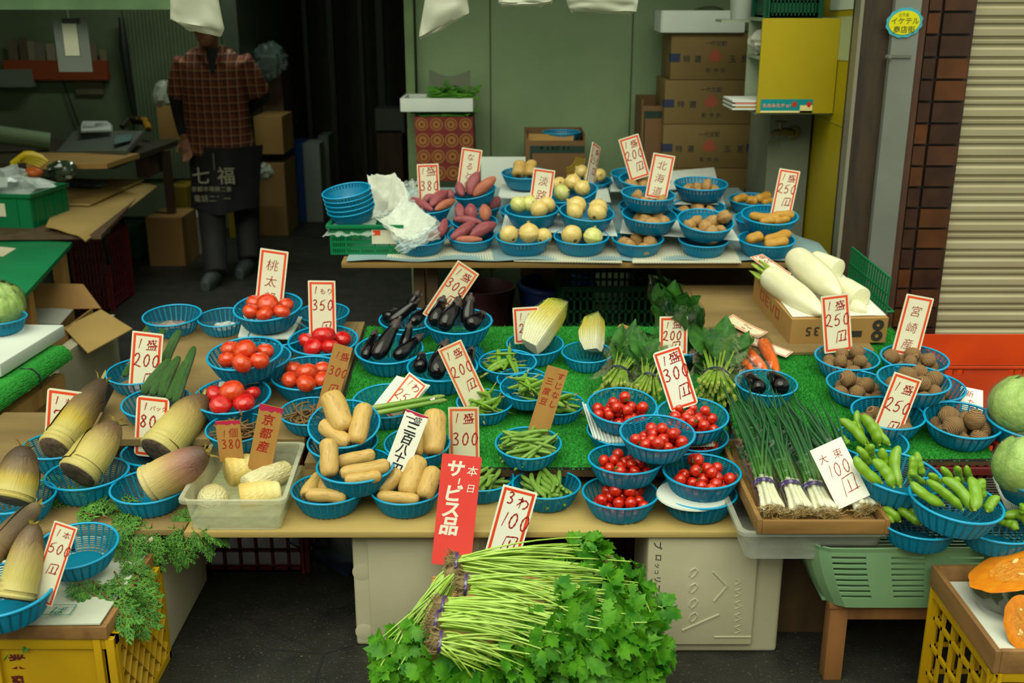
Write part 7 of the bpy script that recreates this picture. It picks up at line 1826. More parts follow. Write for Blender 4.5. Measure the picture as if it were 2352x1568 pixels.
# green basket, white pot, bag and papers on the shelf
lattice_crate('plastic_crate','dark green plastic basket on top of the yellow cabinet',cx0+.02,cx1-.03,CY+.02,CY+.26,cz1+.002,cz1+.13,mat('deep_green_plastic',(0,70,44),rough=.4),14,10,2)
p=ony(1722,10,CY+.12);p.x=cx0-.0
m_pot=mat('grey_white_pot',(160,168,158),rough=.4)
wmesh('white_pot',MB().lathe([(0,0),(.05,0),(.058,.1),(.06,.14),(.052,.14),(.048,.02),(0,.02)],22,M=Matrix.Translation((cx0-.02,CY+.33,cz1-.01))),m_pot,'grey white pot beside the green basket on the cabinet','pot')
wmesh('shelf_board',MB().b2((cx0-.12,CY+.272,cz1-.022),(xw-.01,CY+.42,cz1-.011)),m_shelf,'pale board behind the cabinet top','board')
m_plb=mat('white_carrier_bag',(206,208,190),(188,190,170),scale=4,rough=.45,trans=.35)
def crumple(label,c0,rx,ry,rz,sd,m,name='plastic_bag',cat='plastic bag',k=.35,group=None,n=26):
 mb=MB().lathe(ballprof(14),n,fn=lambda v,an,i:c0+Vector((v.x*rx,v.y*ry,v.z*rz))*(1+k*nz(v,2.6,sd)+k*.5*nz(v,6,sd+3)))
 return wmesh(name,mb,m,label,cat,group,smooth=35)
zsh=cz1-(cz1-cz0)*.40
crumple('white plastic bag on the upper cabinet shelf',Vector((cx0+.03,CY+.12,zsh+.055)),.055,.07,.05,4,m_plb)
for k in range(5):
 q=Vector((cx0-.02+.012*(k%2),CY+.13,cz0+.012+k*.008));mm=[m_foamw,m_cb,m_foamw,mat('red_edged_card',(196,110,90),rough=.6),m_foamw][k]
 wmesh('paper_stack',MB().b2((q.x-.08,q.y-.11,q.z),(q.x+.14,q.y+.11,q.z+.007),M=None),mm,['lowest','second','middle','fourth','topmost'][k]+' card of the stack jutting from the lower cabinet shelf','card')
# tap under the cabinet
T0=ony(1812,300,4.9);m_br=mat('dull_brass',(110,104,84),rough=.35,metal=.8)
t=thing('water_tap','old water tap on the grey pillar below the yellow cabinet','tap',T0)
P_=lambda px,py,y:ony(px,py,y)
wpart('flange',MB().lathe([(0,0),(.03,0),(.03,.01),(.014,.014),(0,.014)],18,M=Matrix.Translation(P_(1822,304,4.9))@Matrix.Rotation(R(90),4,'X')),m_br,t)
wpart('body',MB().tube([P_(1822,304,4.9),P_(1815,303,4.84),P_(1790,300,4.82)],[.014,.016,.016],12).tube([P_(1792,303,4.82),P_(1780,303,4.80),P_(1770,312,4.79)],[.014,.012,.012],12),m_br,t)
wpart('handle',MB().tube([P_(1793,300,4.82),P_(1793,282,4.82)],.009,10).tube([P_(1780,280,4.82),P_(1808,282,4.82)],.008,10),m_br,t)
wpart('drip',MB().tube([P_(1788,305,4.82),P_(1789,338,4.82)],.003,6),m_br,t)
# round shop-street sticker on the grey post
t=thing('street_sticker','oval yellow and sky blue shopping street sticker on the grey post','sticker',cpt)
k=.0
def oval(rx,rz,wav,y,m,nm):
 poly=disc(rx,rz,72,wav,y);M=Matrix((Vector((1,0,0)),Vector((0,0,1)),Vector((0,-1,0)))).transposed().to_4x4();M=M@Matrix.Rotation(R(8),4,'Z');M.translation=cpt+Vector((0,y,0))
 mb=MB().prism(poly,.0015);mb.v=[tuple(M@Vector(v))for v in mb.v];return wpart(nm,mb,m,t)
oval(rx,rz,.03,0,mat('sticker_sky',(60,156,172),rough=.4),'blue_rim');oval(rx*.84,rz*.8,0,-.0018,mat('sticker_yellow',(206,200,0),rough=.4),'yellow_field')
face_text([('イケテル',2046,54,px2m(16,cpt),.01),('商店街',2051,74,px2m(16.5,cpt),.01),('三条会',2064,37,px2m(8,cpt),.005)],0,SY-.037,t,mat('sticker_ink',(90,90,10),rough=.5),'lettering')
mb=MB();p,q=ony(2033,128,SY-.03),ony(2092,130,SY-.03);mb.b2((p.x,SY-.036,p.z-.008),(q.x,SY-.030,p.z+.004));mb.lathe([(0,0),(.007,0),(.007,.01),(0,.012)],10,M=Matrix.Translation((p.x+.014,SY-.036,p.z-.006))@Matrix.Rotation(R(90),4,'X'))
wmesh('metal_strap',mb,mat('strap_steel',(92,94,86),rough=.5),'flat metal strap with a bolt across the grey post','strap')
# ================================================================ under the back table
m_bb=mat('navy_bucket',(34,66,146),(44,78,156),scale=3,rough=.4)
p=onz(1265,745,0.0);c0=Vector((ony(1280,640,5.05).x,5.06,0))
t=thing('bucket','dark blue plastic bucket under the back table','bucket',c0)
wpart('pail',MB().lathe([(0,0),(.15,0),(.19,.40),(.18,.40),(.145,.012),(0,.012)],36,M=Matrix.Translation(c0)),m_bb,t,smooth=50);
mb=MB().lathe([(.186+.012*math.cos(a),.41+.016*math.sin(a))for a in[q*math.pi/5 for q in range(10)]],36,closed=True,M=Matrix.Translation(c0));wpart('rim',mb,m_bb,t)
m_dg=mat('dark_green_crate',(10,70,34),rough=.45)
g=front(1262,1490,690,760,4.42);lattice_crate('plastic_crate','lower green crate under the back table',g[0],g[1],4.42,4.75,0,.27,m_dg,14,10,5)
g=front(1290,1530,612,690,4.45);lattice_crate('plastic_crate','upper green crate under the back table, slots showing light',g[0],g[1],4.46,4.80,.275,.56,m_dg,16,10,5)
crumple('brown paper lying in the lower green crate',Vector((ony(1385,680,4.6).x,4.55,.27-.06)),.09,.09,.045,8,mat('kraft_paper',(110,78,50),rough=.8),'paper_bundle','paper')
crumple('yellowish printed paper sack beside the green crates',Vector((ony(1470,690,4.45).x,4.48,.13)),.10,.08,.13,9,mat('yellowish_sack',(104,92,50),(84,74,40),scale=8,rough=.7),'paper_sack','sack')
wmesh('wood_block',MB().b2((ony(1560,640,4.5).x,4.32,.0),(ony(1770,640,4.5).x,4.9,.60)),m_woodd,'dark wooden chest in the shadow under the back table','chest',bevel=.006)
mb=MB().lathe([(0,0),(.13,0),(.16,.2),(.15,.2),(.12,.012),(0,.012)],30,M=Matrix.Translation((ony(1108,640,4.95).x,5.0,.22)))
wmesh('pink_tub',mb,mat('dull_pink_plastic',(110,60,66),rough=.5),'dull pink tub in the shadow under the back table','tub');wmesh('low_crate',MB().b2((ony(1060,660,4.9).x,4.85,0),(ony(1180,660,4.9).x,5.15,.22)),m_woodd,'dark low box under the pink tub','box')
# ================================================================ green crate, film and papers at the left end of the back table
GX0,GX1,gzb,gzt=front(757,924,497,583,4.16)
gzb=BACK.z(4.16)+.0035;gzt=gzb+.115
t=thing('plastic_crate','green slotted crate holding the stacked baskets on the back table','crate',((GX0+GX1)/2,4.28,gzb))
mb=MB();gw=GX1-GX0;gy1_=4.44
def slotted_front(x0,x1,y,z0,z1,mb,nx,rows,sgn=1):
 H=z1-z0;mb.b2((x0,y,z0),(x1,y+.006,z0+H*.08));zz=z0+H*.08
 for r_ in range(rows):
  hz=H*.62/rows*.62;gap=H*.62/rows*.38
  for i in range(nx):
   a=x0+(x1-x0)*i/nx;mb.b2((a,y,zz),(a+(x1-x0)/nx*(.5 if i%8 else 1.0),y+.006,zz+hz))
  zz+=hz;mb.b2((x0,y,zz),(x1,y+.006,zz+gap));zz+=gap
 mb.b2((x0,y,zz),(x1,y+.006,z1))
slotted_front(GX0,GX1,4.16,gzb,gzt,mb,40,3);wpart('front_wall',mb,m_gcr,t)
mb=MB();mb.b2((GX0,4.166,gzb),(GX0+.006,gy1_,gzt));mb.b2((GX1-.006,4.166,gzb),(GX1,gy1_,gzt));mb.b2((GX0,gy1_-.006,gzb),(GX1,gy1_,gzt));mb.b2((GX0,4.166,gzb),(GX1,gy1_,gzb+.006));wpart('side_walls',mb,m_gcr,t)
mb=MB();mb.b2((GX0-.012,4.148,gzt-.008),(GX1+.006,4.166,gzt+.006));mb.b2((GX0-.012,4.166,gzt-.008),(GX0+.004,gy1_,gzt+.006));wpart('rim',mb,m_gcr,t,bevel=.002)
wpart('paper_label',MB().b2((GX0+gw*.58,4.157,gzb+.045),(GX1-.008,4.1595,gzt-.012)),mat('crate_label',(210,206,180),rough=.6),t);wpart('red_mark',MB().b2((GX0+gw*.60,4.156,gzt-.035),(GX0+gw*.70,4.1575,gzt-.015)),m_red,t)
m_film=clear('crinkled_film',(225,238,232),.22,.12)
def film(label,P4,amp,sd,sag=0,m=m_film,nu=34,nv=20,group=None,sc=7,th=None,name='plastic_film',cat='plastic film'):
 def fn(u,v):
  p=P4[0].lerp(P4[1],u).lerp(P4[3].lerp(P4[2],u),v)
  return p+Vector((amp*nz((u*sc,v*sc,1),1,sd),amp*nz((u*sc,v*sc,4),1,sd)*.6,amp*nz((u*sc,v*sc,9),1,sd)+amp*.5*nz((u*sc*3,v*sc*3,2),1,sd)-sag*(4*(v-.5)**2)))
 mb=MB().grid(fn,nu,nv)if th is None else MB().sheet(fn,nu,nv,th)
 return wmesh(name,mb,m,label,cat,group,smooth=20)
film('crinkled clear film folded over the green crate front edge',[Vector((GX0-.02,4.135,gzt-.035)),Vector((GX0+gw*.62,4.135,gzt-.03)),Vector((GX0+gw*.62,4.30,gzt+.022)),Vector((GX0,4.30,gzt+.018))],.012,3,0)
def Q(px,py,y):return ony(px,py,y)
m_wpap=mat('white_wrapping',(226,228,214),(210,214,200),scale=5,rough=.5,trans=.2)
film('big white wrapping sheet draped over the sweet potato basket',[Q(860,515,4.17),Q(925,570,4.10),Q(1000,520,4.12),Q(925,468,4.30)],.012,5,-.03,m_wpap,th=.0015,name='wrapping_sheet',cat='wrapping paper',sc=3)
film('clear film with blue print over the white wrapping sheet',[Q(855,505,4.16),Q(915,585,4.07),Q(1012,535,4.07),Q(935,462,4.30)],.016,8,-.04)
film('clear film hanging over the rim of the covered basket',[Q(905,570,4.07),Q(925,582,4.05),Q(1010,545,4.05),Q(1000,505,4.10)],.012,11,0)
film('white paper bag folded upright behind the stacked baskets',[Q(850,500,4.42),Q(935,480,4.42),Q(905,398,4.46),Q(838,402,4.46)],.018,13,0,m_wpap,th=.0015,name='paper_bag',cat='paper bag',sc=2.5)
film('second white paper sheet with a sharp fold behind the baskets',[Q(885,490,4.40),Q(942,470,4.38),Q(925,420,4.42),Q(905,395,4.44)],.01,17,0,m_wpap,th=.0015,name='paper_bag',cat='paper bag',sc=2.5)
film('silvery crinkled film between the paper bag and the 380 sign',[Q(915,465,4.45),Q(960,460,4.45),Q(958,412,4.5),Q(925,420,4.5)],.02,19)
crumple('scraps of clear film in the empty basket behind the cucumbers',te1.base+te1.n*.022,.055,.05,.012,3,mat('film_scraps',(150,140,120),(120,90,90),scale=30,rough=.3),'film_scraps','scraps',.6)
crumple('crumpled film in the empty basket beside the topmost tomatoes',te2.base+te2.n*.02,.04,.035,.012,5,clear('scrap_film',(230,238,230),.3,.1),'film_scraps','scraps',.6)
# ================================================================ hanging carrier bags
rail_z=2.12
wmesh('hanging_rail',MB().tube([(-1.3,3.42,rail_z),(1.0,3.42,rail_z)],.012,10),mat('rail_steel',(120,120,110),rough=.4),'metal rail above the stall carrying the white carrier bags','rail')
def carrier(label,pts_l,pts_r,Y,sd):
 """bag hanging in front of the shop: outline given by left and right edge points from top to foot"""
 rows=[]
 for(a,b)in zip(pts_l,pts_r):rows.append((ony(*a,Y),ony(*b,Y)))
 def fn(u,v):
  k=v*(len(rows)-1);i=min(int(k),len(rows)-2);t=k-i
  l=rows[i][0].lerp(rows[i+1][0],t);r=rows[i][1].lerp(rows[i+1][1],t);c=(l+r)/2;h=(r-l)/2;an=u*2*math.pi
  dp_=.035*(1-.75*max(0,v-.8)/.2)
  return c+h*math.cos(an)+Vector((0,dp_*math.sin(an)*(1+.35*nz((u*5,v*3,0),1,sd)),0))+Vector((0,.012*nz((u*9,v*6,0),1,sd),.006*nz((u*8,v*8,3),1,sd)))
 return wmesh('carrier_bag',MB().grid(fn,40,24),m_plb,label,'plastic bag','white carrier bags hanging from the rail',smooth=40)
carrier("white carrier bag hanging in front of the shopkeeper's head",[(410,-330),(398,-120),(392,0),(392,42),(430,68)],[(480,-330),(496,-120),(502,0),(515,66),(508,82)],3.42,1)
carrier('white carrier bag hanging beside the door post',[(995,-330),(985,-120),(975,0),(962,84),(966,90)],[(1040,-330),(1065,-120),(1075,0),(1078,28),(1020,66)],3.42,2)
carrier('small white carrier bag tip at the top middle',[(1170,-330),(1150,-120),(1144,0),(1146,10),(1160,15)],[(1235,-330),(1262,-120),(1270,-2),(1268,8),(1240,14)],3.42,3)
carrier('wide white carrier bag at the top before the green wall',[(1330,-330),(1308,-120),(1300,0),(1306,20),(1312,28)],[(1430,-330),(1458,-120),(1466,0),(1462,25),(1446,32)],3.42,4)
# ================================================================ left side of the shop
def bxp(name,label,cat,pxL,pxR,pyT,pyB,Y,dpt,m,z0=None,bevel=0,group=None):
 xL,xR,za,zb=front(pxL,pxR,pyT,pyB,Y)
 return wmesh(name,MB().b2((xL,Y,za if z0 is None else z0),(xR,Y+dpt,zb)),m,label,cat,group,bevel=bevel)
# folding table with cardboard sheets
FZ=.58
def fz(px,py,z=FZ):return onz(px,py,z)
t=thing('folding_table','low folding table under the flat cardboard sheets','table',fz(150,470))
wpart('table_top',slab([fz(-200,545),fz(232,540),fz(350,418),fz(-150,418)],.02,Vector((0,0,1))),m_woodd,t)
m_leg=mat('steel_leg',(150,158,156),rough=.35,metal=.6)
a,b=fz(254,492,.56),onz(224,690,.0);wpart('leg',MB().tube([a,b],.012,8),m_leg,t)
c_=onz(262,702,.015);wpart('leg',MB().tube([fz(232,520,.56),onz(268,672,.04),c_,c_+Vector((-.08,.02,0)),b+Vector((0,0,.015))],.012,8),mat('dark_leg',(60,62,58),rough=.4,metal=.5),t)
sh=lambda nm,lb,P,th,m,k=0:wmesh(nm,MB().sheet(lambda u,v:P[0].lerp(P[1],u).lerp(P[3].lerp(P[2],u),v)+Vector((0,0,k*(max(0,u-.75)*4)**2*-.05+.004*math.sin(u*7))),14,6,th),m,lb,'cardboard')
m_cb2=mat('flat_cardboard',(176,146,84),(164,134,74),scale=3,rough=.75)
sh('cardboard_sheet','big flat cardboard sheet hanging over the folding table edge',[fz(105,520,.605),fz(195,541,.60),fz(360,418,.60),fz(150,418,.605)],.006,m_cb2,.6)
sh('cardboard_sheet','upper cardboard sheet with blue print on the folding table',[fz(-60,475,.625),fz(205,468,.62),fz(330,410,.622),fz(60,408,.625)],.006,m_cb2,.2)
wmesh('printed_slip',slab([fz(152,428,.634),fz(235,430,.634),fz(250,415,.634),fz(165,415,.634)],.001,Vector((0,0,1))),mat('blue_print_slip',(56,66,130),(170,176,170),scale=14,lo=.5,hi=.55),'slip with blue print on the upper cardboard sheet','paper')
# green table in front with wooden frame
GZ=.55;m_gt=mat('green_table_top',(0,122,72),(0,112,64),scale=5,rough=.5)
t=thing('green_table','green topped table at the edge of the photo, red notice on its frame','table',onz(0,680,0))
gp=[onz(-260,716,GZ),onz(30,706,GZ),onz(166,556,GZ),onz(-120,545,GZ)]
wpart('table_top',slab(gp,.02,Vector((0,0,1))),m_gt,t)
e0,e1=gp[1],gp[2];m_fr=mat('pale_frame_wood',(190,146,82),(168,124,66),scale=3,rough=.6,stretch=(6,6,1))
for k,nm in((.30,'leg'),(.9,'leg')):
 p=e0.lerp(e1,k)+Vector((-.05,0,0));wpart(nm,MB().b2((p.x-.03,p.y-.025,0),(p.x+.03,p.y+.025,GZ-.02)),m_fr,t)
p,q=e0.lerp(e1,-.1)+Vector((-.05,0,-GZ)),e0.lerp(e1,.28)+Vector((-.05,0,-GZ))
wpart('rail',slab([p+Vector((0,0,GZ-.16)),q+Vector((0,0,GZ-.16)),q+Vector((-.02,0,GZ-.16)),p+Vector((-.02,0,GZ-.16))],.03,Vector((0,0,1))),m_fr,t)
mb=MB();n_=Vector((1,0,0));d_=(q-p).normalized()
wpart('red_notice',slab([p+Vector((.004,0,GZ-.03)),q+Vector((.004,0,GZ-.03)),q+Vector((.004,0,GZ-.15)),p+Vector((.004,0,GZ-.15))],.003,n_),mat('red_notice',(150,26,24),rough=.5),t)
tmp=MB();write(tmp,'アサヒ',0,0,.085,0,0,hand=False,thin=.012,slant=.1);M=Matrix((d_,Vector((0,0,1)),d_.cross(Vector((0,0,1))))).transposed().to_4x4();M.translation=p.lerp(q,.28)+Vector((.006,0,GZ-.13));mb.add(tmp.v,tmp.f,0,M)
wpart('notice_lettering',mb,m_cardw,t,smooth=0)
wmesh('price_slip',slab([onz(-30,585,GZ+.003),onz(8,588,GZ+.003),onz(37,570,GZ+.003),onz(-10,565,GZ+.003)],.002,Vector((0,0,1))),m_old,'cream slip lying at the edge of the green table','paper')
# green crate of film on the green table
M=Matrix.Translation(onz(20,528,GZ)+Vector((-.10,.12,.002)))@Matrix.Rotation(R(-8),4,'Z');cw,cd_,ch=.62,.36,.20
t=thing('plastic_crate','green crate full of crinkled clear film on the green table','crate',M=M)
def cpart(nm,mb,m,**k):return ob(nm,mb.mesh(nm,m,30,**k),t)
mb=MB()
for s in(-1,1):
 mb.box((0,s*cd_/2,ch/2),(cw,.008,ch));mb.box((s*cw/2,0,ch/2),(.008,cd_,ch))
 for i in range(4):mb.box((-cw/2+cw*(i+.5)/4,s*(cd_/2+.004),ch/2),(.012,.01,ch));mb.box((s*(cw/2+.004),-cd_/2+cd_*(i+.5)/4,ch/2),(.01,.012,ch))
mb.box((0,0,.006),(cw,cd_,.01));cpart('wall',mb,m_gcr)
mb=MB()
for s in(-1,1):mb.box((0,s*(cd_/2+.006),ch),(cw+.03,.018,.02));mb.box((s*(cw/2+.006),0,ch),(.018,cd_+.03,.02))
cpart('rim',mb,m_gcr,bevel=.003);cpart('paper_label',MB().box((.12,-cd_/2-.009,ch*.62),(.10,.002,.07)),mat('crate_label',(210,206,180)))
cpart('label_print',MB().box((.09,-cd_/2-.0105,ch*.72),(.03,.001,.02)),m_red)
c0=M@Vector((-.02,-.0,ch+.01));crumple('heap of crinkled clear film piled in the green crate',c0,.27,.15,.10,31,clear('film_heap',(222,234,230),.45,.15),'film_heap','plastic film',.5,n=44)
m_bn=mat('banana_skin',(206,180,16),(180,150,20),scale=5,rough=.45)
c0=ony(55,385,c0.y+.12)
for i in range(4):
 pts=[c0+Vector((-.07+.02*i+.09*(1-math.cos(k*.5)),-.01*i,.045*math.sin(k*.62)+.012*i))for k in range(6)]
 wmesh('banana',MB().tube(pts,[.006,.015,.018,.018,.014,.005],8),m_bn,['lowest','second lowest','second highest','topmost'][i]+' of the yellow bananas on the film heap','banana','bananas')
wmesh('orange_net',MB().lathe([(r*.05,z*.03)for r,z in ballprof(8)],14,fn=lambda v,an,i:ony(78,396,c0.y+.02)+v),mat('orange_net',(190,90,20),rough=.5),'orange thing tucked under the bananas','bag')
crumple('dark wrapped vegetable bag behind the green crate',ony(142,392,6.1),.075,.06,.055,12,mat('dark_wrapped',(34,52,32),(70,84,66),scale=10,rough=.15,coat=.6),'wrapped_vegetable','bag')
# open cardboard box and foam boxes on the ground
BZ=.30
q0,q1,q2,q3=onz(196,652,BZ+.14),onz(232,708,BZ),onz(150,752,BZ),onz(20,648,BZ+.14)
t=thing('cardboard_box','open cardboard box on the ground with a wide side flap','box',onz(150,800,0))
wpart('far_wall',slab([onz(10,712,BZ),onz(232,708,BZ),onz(190,652,BZ+.10),onz(10,648,BZ+.10)],.006,Vector((0,-1,.3)).normalized()),m_cbd,t)
wpart('flap',slab([onz(146,752,BZ),onz(202,810,BZ-.05),onz(304,754,BZ-.05),onz(232,710,BZ)],.005,Vector((0,0,1))),m_cb2,t)
x1,y0,y1=onz(150,752,BZ).x,onz(150,752,BZ).y,onz(232,708,BZ).y
wpart('box',MB().b2((x1-.45,y0,.0),(x1+.01,y1,.012)).b2((x1-.0,y0,.012),(x1+.008,y1,BZ)).b2((x1-.45,y0,.012),(x1,y0+.006,BZ)),m_cbd,t)
wmesh('white_card',slab([onz(70,742,BZ+.005),onz(138,744,BZ+.005),onz(168,710,BZ+.005),onz(76,705,BZ+.005)],.004,Vector((0,0,1))),mat('white_carton',(178,178,166),rough=.7),'white carton piece with red writing lying in the open box','card')
bxp('foam_box','white foam box on the ground under the rolled turf','foam box',100,134,828,866,4.35,.7,m_foam,z0=0)
bxp('white_carton','grey white carton standing behind the wooden table leg','carton',40,96,598,660,6.0,.3,mat('grey_carton',(120,122,112),rough=.7),z0=0)
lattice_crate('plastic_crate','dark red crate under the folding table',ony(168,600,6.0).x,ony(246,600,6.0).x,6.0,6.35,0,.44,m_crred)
lattice_crate('plastic_crate','teal crate on the ground behind the folding table',ony(250,570,7.3).x,ony(318,570,7.3).x,7.3,7.6,0,.24,mat('teal_crate',(0,92,66),rough=.4))
# turf shelf with foam lid and cabbage basket
tz=.45;e0,e1=onz(0,905,tz),onz(163,792,tz)
P4=[e0+Vector((-.5,-.25,0)),e0+(e0-e1)*.25,e1,e1+Vector((-.6,.0,0))]
t=thing('turf_shelf','turf covered wooden shelf at the photo edge under the foam lid','shelf',(P4[2].x-.2,P4[1].y+.2,0))
def tfn(u,v):
 d=(e1-e0).normalized();p=(e0-d*.2).lerp(e1+d*.0,v);a=u*math.pi*.55
 return p+Vector((.05*math.sin(a)-.05 if u>.0 else-.05,0,.05*math.cos(a)-.05))+Vector((-.45*max(0,.15-u)/.15,0,0))+Vector((rnd(-1,1),rnd(-1,1),rnd(-1,1)))*.0015
wpart('turf',MB().grid(tfn,30,70),m_turf,t,smooth=0)
d=(e1-e0);wpart('cord',MB().tube([e0.lerp(e1,.48)+Vector((-.06,0,.001)),e0.lerp(e1,.5)+Vector((-.02,0,-.004)),e0.lerp(e1,.5)+Vector((.002,0,-.03)),e0.lerp(e1,.5)+Vector((.0,0,-.08))],.003,6),m_black,t)
wpart('wood_rail',slab([e0-d*.2+Vector((-.02,0,-.10)),e1+Vector((-.02,-.05,-.10)),e1+Vector((-.06,-.05,-.10)),e0-d*.2+Vector((-.06,0,-.10))],.06,Vector((0,0,1))),m_fr,t)
p=e0.lerp(e1,.08);wpart('leg',MB().b2((p.x-.1,p.y-.03,0),(p.x-.05,p.y+.03,tz-.10)),mat('maroon_leg',(70,20,20),rough=.5),t)
q=e1+Vector((-.10,-.1,0));wpart('leg',MB().b2((q.x-.02,q.y-.03,0),(q.x+.03,q.y+.03,tz-.10)),m_fr,t)
fl_=[onz(-130,852,tz+.055),onz(0,836,tz+.055),onz(148,745,tz+.055),onz(-60,742,tz+.055)]
o=wmesh('foam_slab',slab(fl_,.05,Vector((0,0,1))),m_foamw,'thick white foam lid under the cabbage basket at the photo edge','foam lid',bevel=.008)
cb0=basket('blue basket with a wrapped cabbage on the foam lid at the photo edge',0,728,118,Plane(tz+.056,4,0),group='blue plastic baskets on the stall')
P=bp(cb0,-2,700,.02);cabbage('crinkly wrapped cabbage in the basket on the foam lid',P,px2m(56,P),5)
# desk along the wall, its clutter, rack and papers on the wall
dz=.80;m_desk=mat('dark_desk',(70,62,46),(56,50,38),scale=4,rough=.6)
dk0,dk1=onz(-60,400,dz),onz(405,322,dz)
t=thing('desk','dark worktop along the wall behind the shopkeeper','desk',(dk0.x,7.4,0))
wpart('top',slab([onz(-200,374,dz),onz(262,374,dz),onz(408,322,dz),onz(-100,318,dz)],.035,Vector((0,0,1))),m_desk,t)
for px,py in((400,335),):p=onz(px,py,dz);wpart('leg',MB().b2((p.x-.10,p.y+.02,0),(p.x-.05,p.y+.07,dz-.035)),m_woodd,t)
wpart('drawer',MB().b2((onz(330,380,.72).x-.1,7.0,.62),(onz(390,350,.72).x,7.3,.76)),m_woodd,t)
wmesh('cardboard_stack',slab([onz(60,378,dz+.03),onz(245,376,dz+.03),onz(320,352,dz+.03),onz(90,350,dz+.03)],.028,Vector((0,0,1))),m_cb,'stack of flattened cartons on the dark worktop','cardboard')
d0=onz(240,345,dz);t=thing('weighing_scale','grey tabletop weighing scale with sloping display','scale',d0)
wpart('body',slab([onz(130,348,dz+.03),onz(290,345,dz+.06),onz(330,300,dz+.10),onz(170,300,dz+.07)],.04,Vector((0,0,1))),mat('scale_grey',(96,98,90),rough=.5),t,bevel=.004)
wpart('display',slab([onz(262,330,dz+.09),onz(300,322,dz+.095),onz(305,307,dz+.11),onz(266,312,dz+.105)],.004,Vector((0,0,1))),mat('scale_display',(110,140,138),rough=.2),t)
p=onz(115,325,dz+.06);wmesh('paper_roll',MB().lathe([(.025,0),(.055,0),(.055,.32),(.025,.32)],22,closed=True,M=Matrix.Translation(p)@Matrix.Rotation(R(-78),4,'Y')@Matrix.Rotation(R(20),4,'X')@Matrix.Scale(-1,4,(0,0,1))@Matrix.Translation((0,0,-.32))),mat('pale_green_roll',(120,140,100),rough=.6),'pale roll lying at the back of the worktop','roll')
for k in range(3):wmesh('paper_pile',slab([onz(186,300-k*5,dz+.12),onz(258,298-k*5,dz+.12),onz(246,288-k*5,dz+.12),onz(190,288-k*5,dz+.12)],.012,Vector((0,0,1))),m_foamw,['lowest','middle','topmost'][k]+' white tray of the small pile on the scale','tray')
wmesh('yellow_cutter',MB().tube([onz(280,292,dz+.09),onz(300,275,dz+.13),onz(335,278,dz+.13),onz(342,297,dz+.09)],[.02,.03,.03,.02],8),mat('black_yellow',(40,40,24),(170,120,16),scale=7,lo=.5,hi=.55),'black and yellow tape cutter on the worktop','tape cutter')
WL=8.32
mo=mat('orange_rack',(150,66,26),rough=.6);x0,x1,z0,z1=front(18,252,138,182,WL)
t=thing('letter_rack','orange wall rack stuffed with papers','rack',((x0+x1)/2,WL,z0));wpart('pocket',MB().b2((x0,WL-.06,z0),(x1,WL,z1)),mo,t)
for k,(px,w,h,c)in enumerate(((30,22,92,(110,96,70)),(54,20,86,(92,80,60)),(72,16,94,(140,130,104)),(92,22,98,(120,112,96)),(116,20,100,(150,140,116)),(212,18,98,(124,110,84)),(236,16,112,(130,120,92)))):
 a_,b_,za,zb=front(px-w/2,px+w/2,h,140,WL-.03);wpart('paper',MB().b2((a_,WL-.035+k*.002,z1-.01),(b_,WL-.033+k*.002,zb)),mat('rack_paper%d'%k,c,rough=.7),t)
t=thing('clipboard','grey board with a white note hanging from the green beam','board',ony(165,165,5.35));a_,b_,za,zb=front(128,206,42,165,5.35)
wpart('board',MB().b2((a_,5.35,za),(b_,5.356,zb)),mat('grey_board',(104,110,104),rough=.5),t);a_,b_,za,zb=front(146,179,52,128,5.345);wpart('note',MB().b2((a_,5.345,za),(b_,5.349,zb)),mat('note_paper',(190,190,166),rough=.7),t)
a_,b_,za,zb=front(142,180,42,54,5.34);wpart('clip',MB().b2((a_,5.34,za),(b_,5.349,zb)),m_black,t);p=ony(158,44,5.345);wpart('cord',MB().tube([p,Vector((p.x-.01,5.345,1.87))],.003,5),m_foamw,t)
bxp('white_tray','pale shallow tray fixed on the wall at the photo edge','tray',-20,68,160,200,8.2,.12,mat('pale_tray',(120,126,112),rough=.6))
bxp('socket_box','beige wall box with a plug under the paper rack','socket',172,236,180,218,WL,.03,mat('beige_box',(112,104,80),rough=.6),bevel=.004)
wmesh('cable_bundle',MB().tube([ony(278,40,8.25),ony(285,110,8.22),ony(296,190,8.25),ony(312,275,8.25)],[.02,.035,.03,.02],8),mat('dark_cable',(30,30,28),rough=.5),'dark cable bundle hanging on the wall beside the corrugated panel','cable')
wmesh('power_cable',MB().tube([ony(140,170,WL-.01),ony(160,230,WL-.01),ony(182,290,WL-.01)],.006,6),mat('dark_cord',(26,26,24)),'thin dark cord running down the wall to the worktop','cord')
# things behind and beside the shopkeeper
bxp('carton','brown carton on the worktop end beside the shopkeeper','carton',362,412,243,300,7.55,.25,m_cb,z0=onz(370,318,dz).z)
crumple('white bag standing on the brown carton beside the shopkeeper',ony(378,220,7.6),.075,.06,.10,21,m_plb)
bxp('carton','brown carton stacked behind the shopkeeper, flaps closed','carton',586,650,268,375,8.1,.4,m_cb,z0=.62)
bxp('carton','lower dark carton behind the shopkeeper','carton',586,655,376,480,8.08,.42,m_cbd,z0=0)
crumple('white carrier bag hanging behind the shopkeeper',ony(606,395,7.9),.07,.05,.06,23,m_plb)
bxp('blue_crate','dark blue crate at the end of the passage','crate',652,697,328,412,8.6,.3,mat('blue_crate',(14,60,116),rough=.5),z0=0)
bxp('white_box','pale box beside the dark blue crate','box',697,735,330,398,8.6,.3,mat('pale_box',(128,134,128),rough=.7),z0=0)
bxp('white_box','second pale box deeper beside the passage','box',733,755,312,392,8.8,.3,mat('dim_box',(96,100,92),rough=.7),z0=0)
bxp('rack_shelf','dark storage rack behind the shopkeeper','rack',585,648,120,265,8.5,.3,m_woodd,z0=.0)
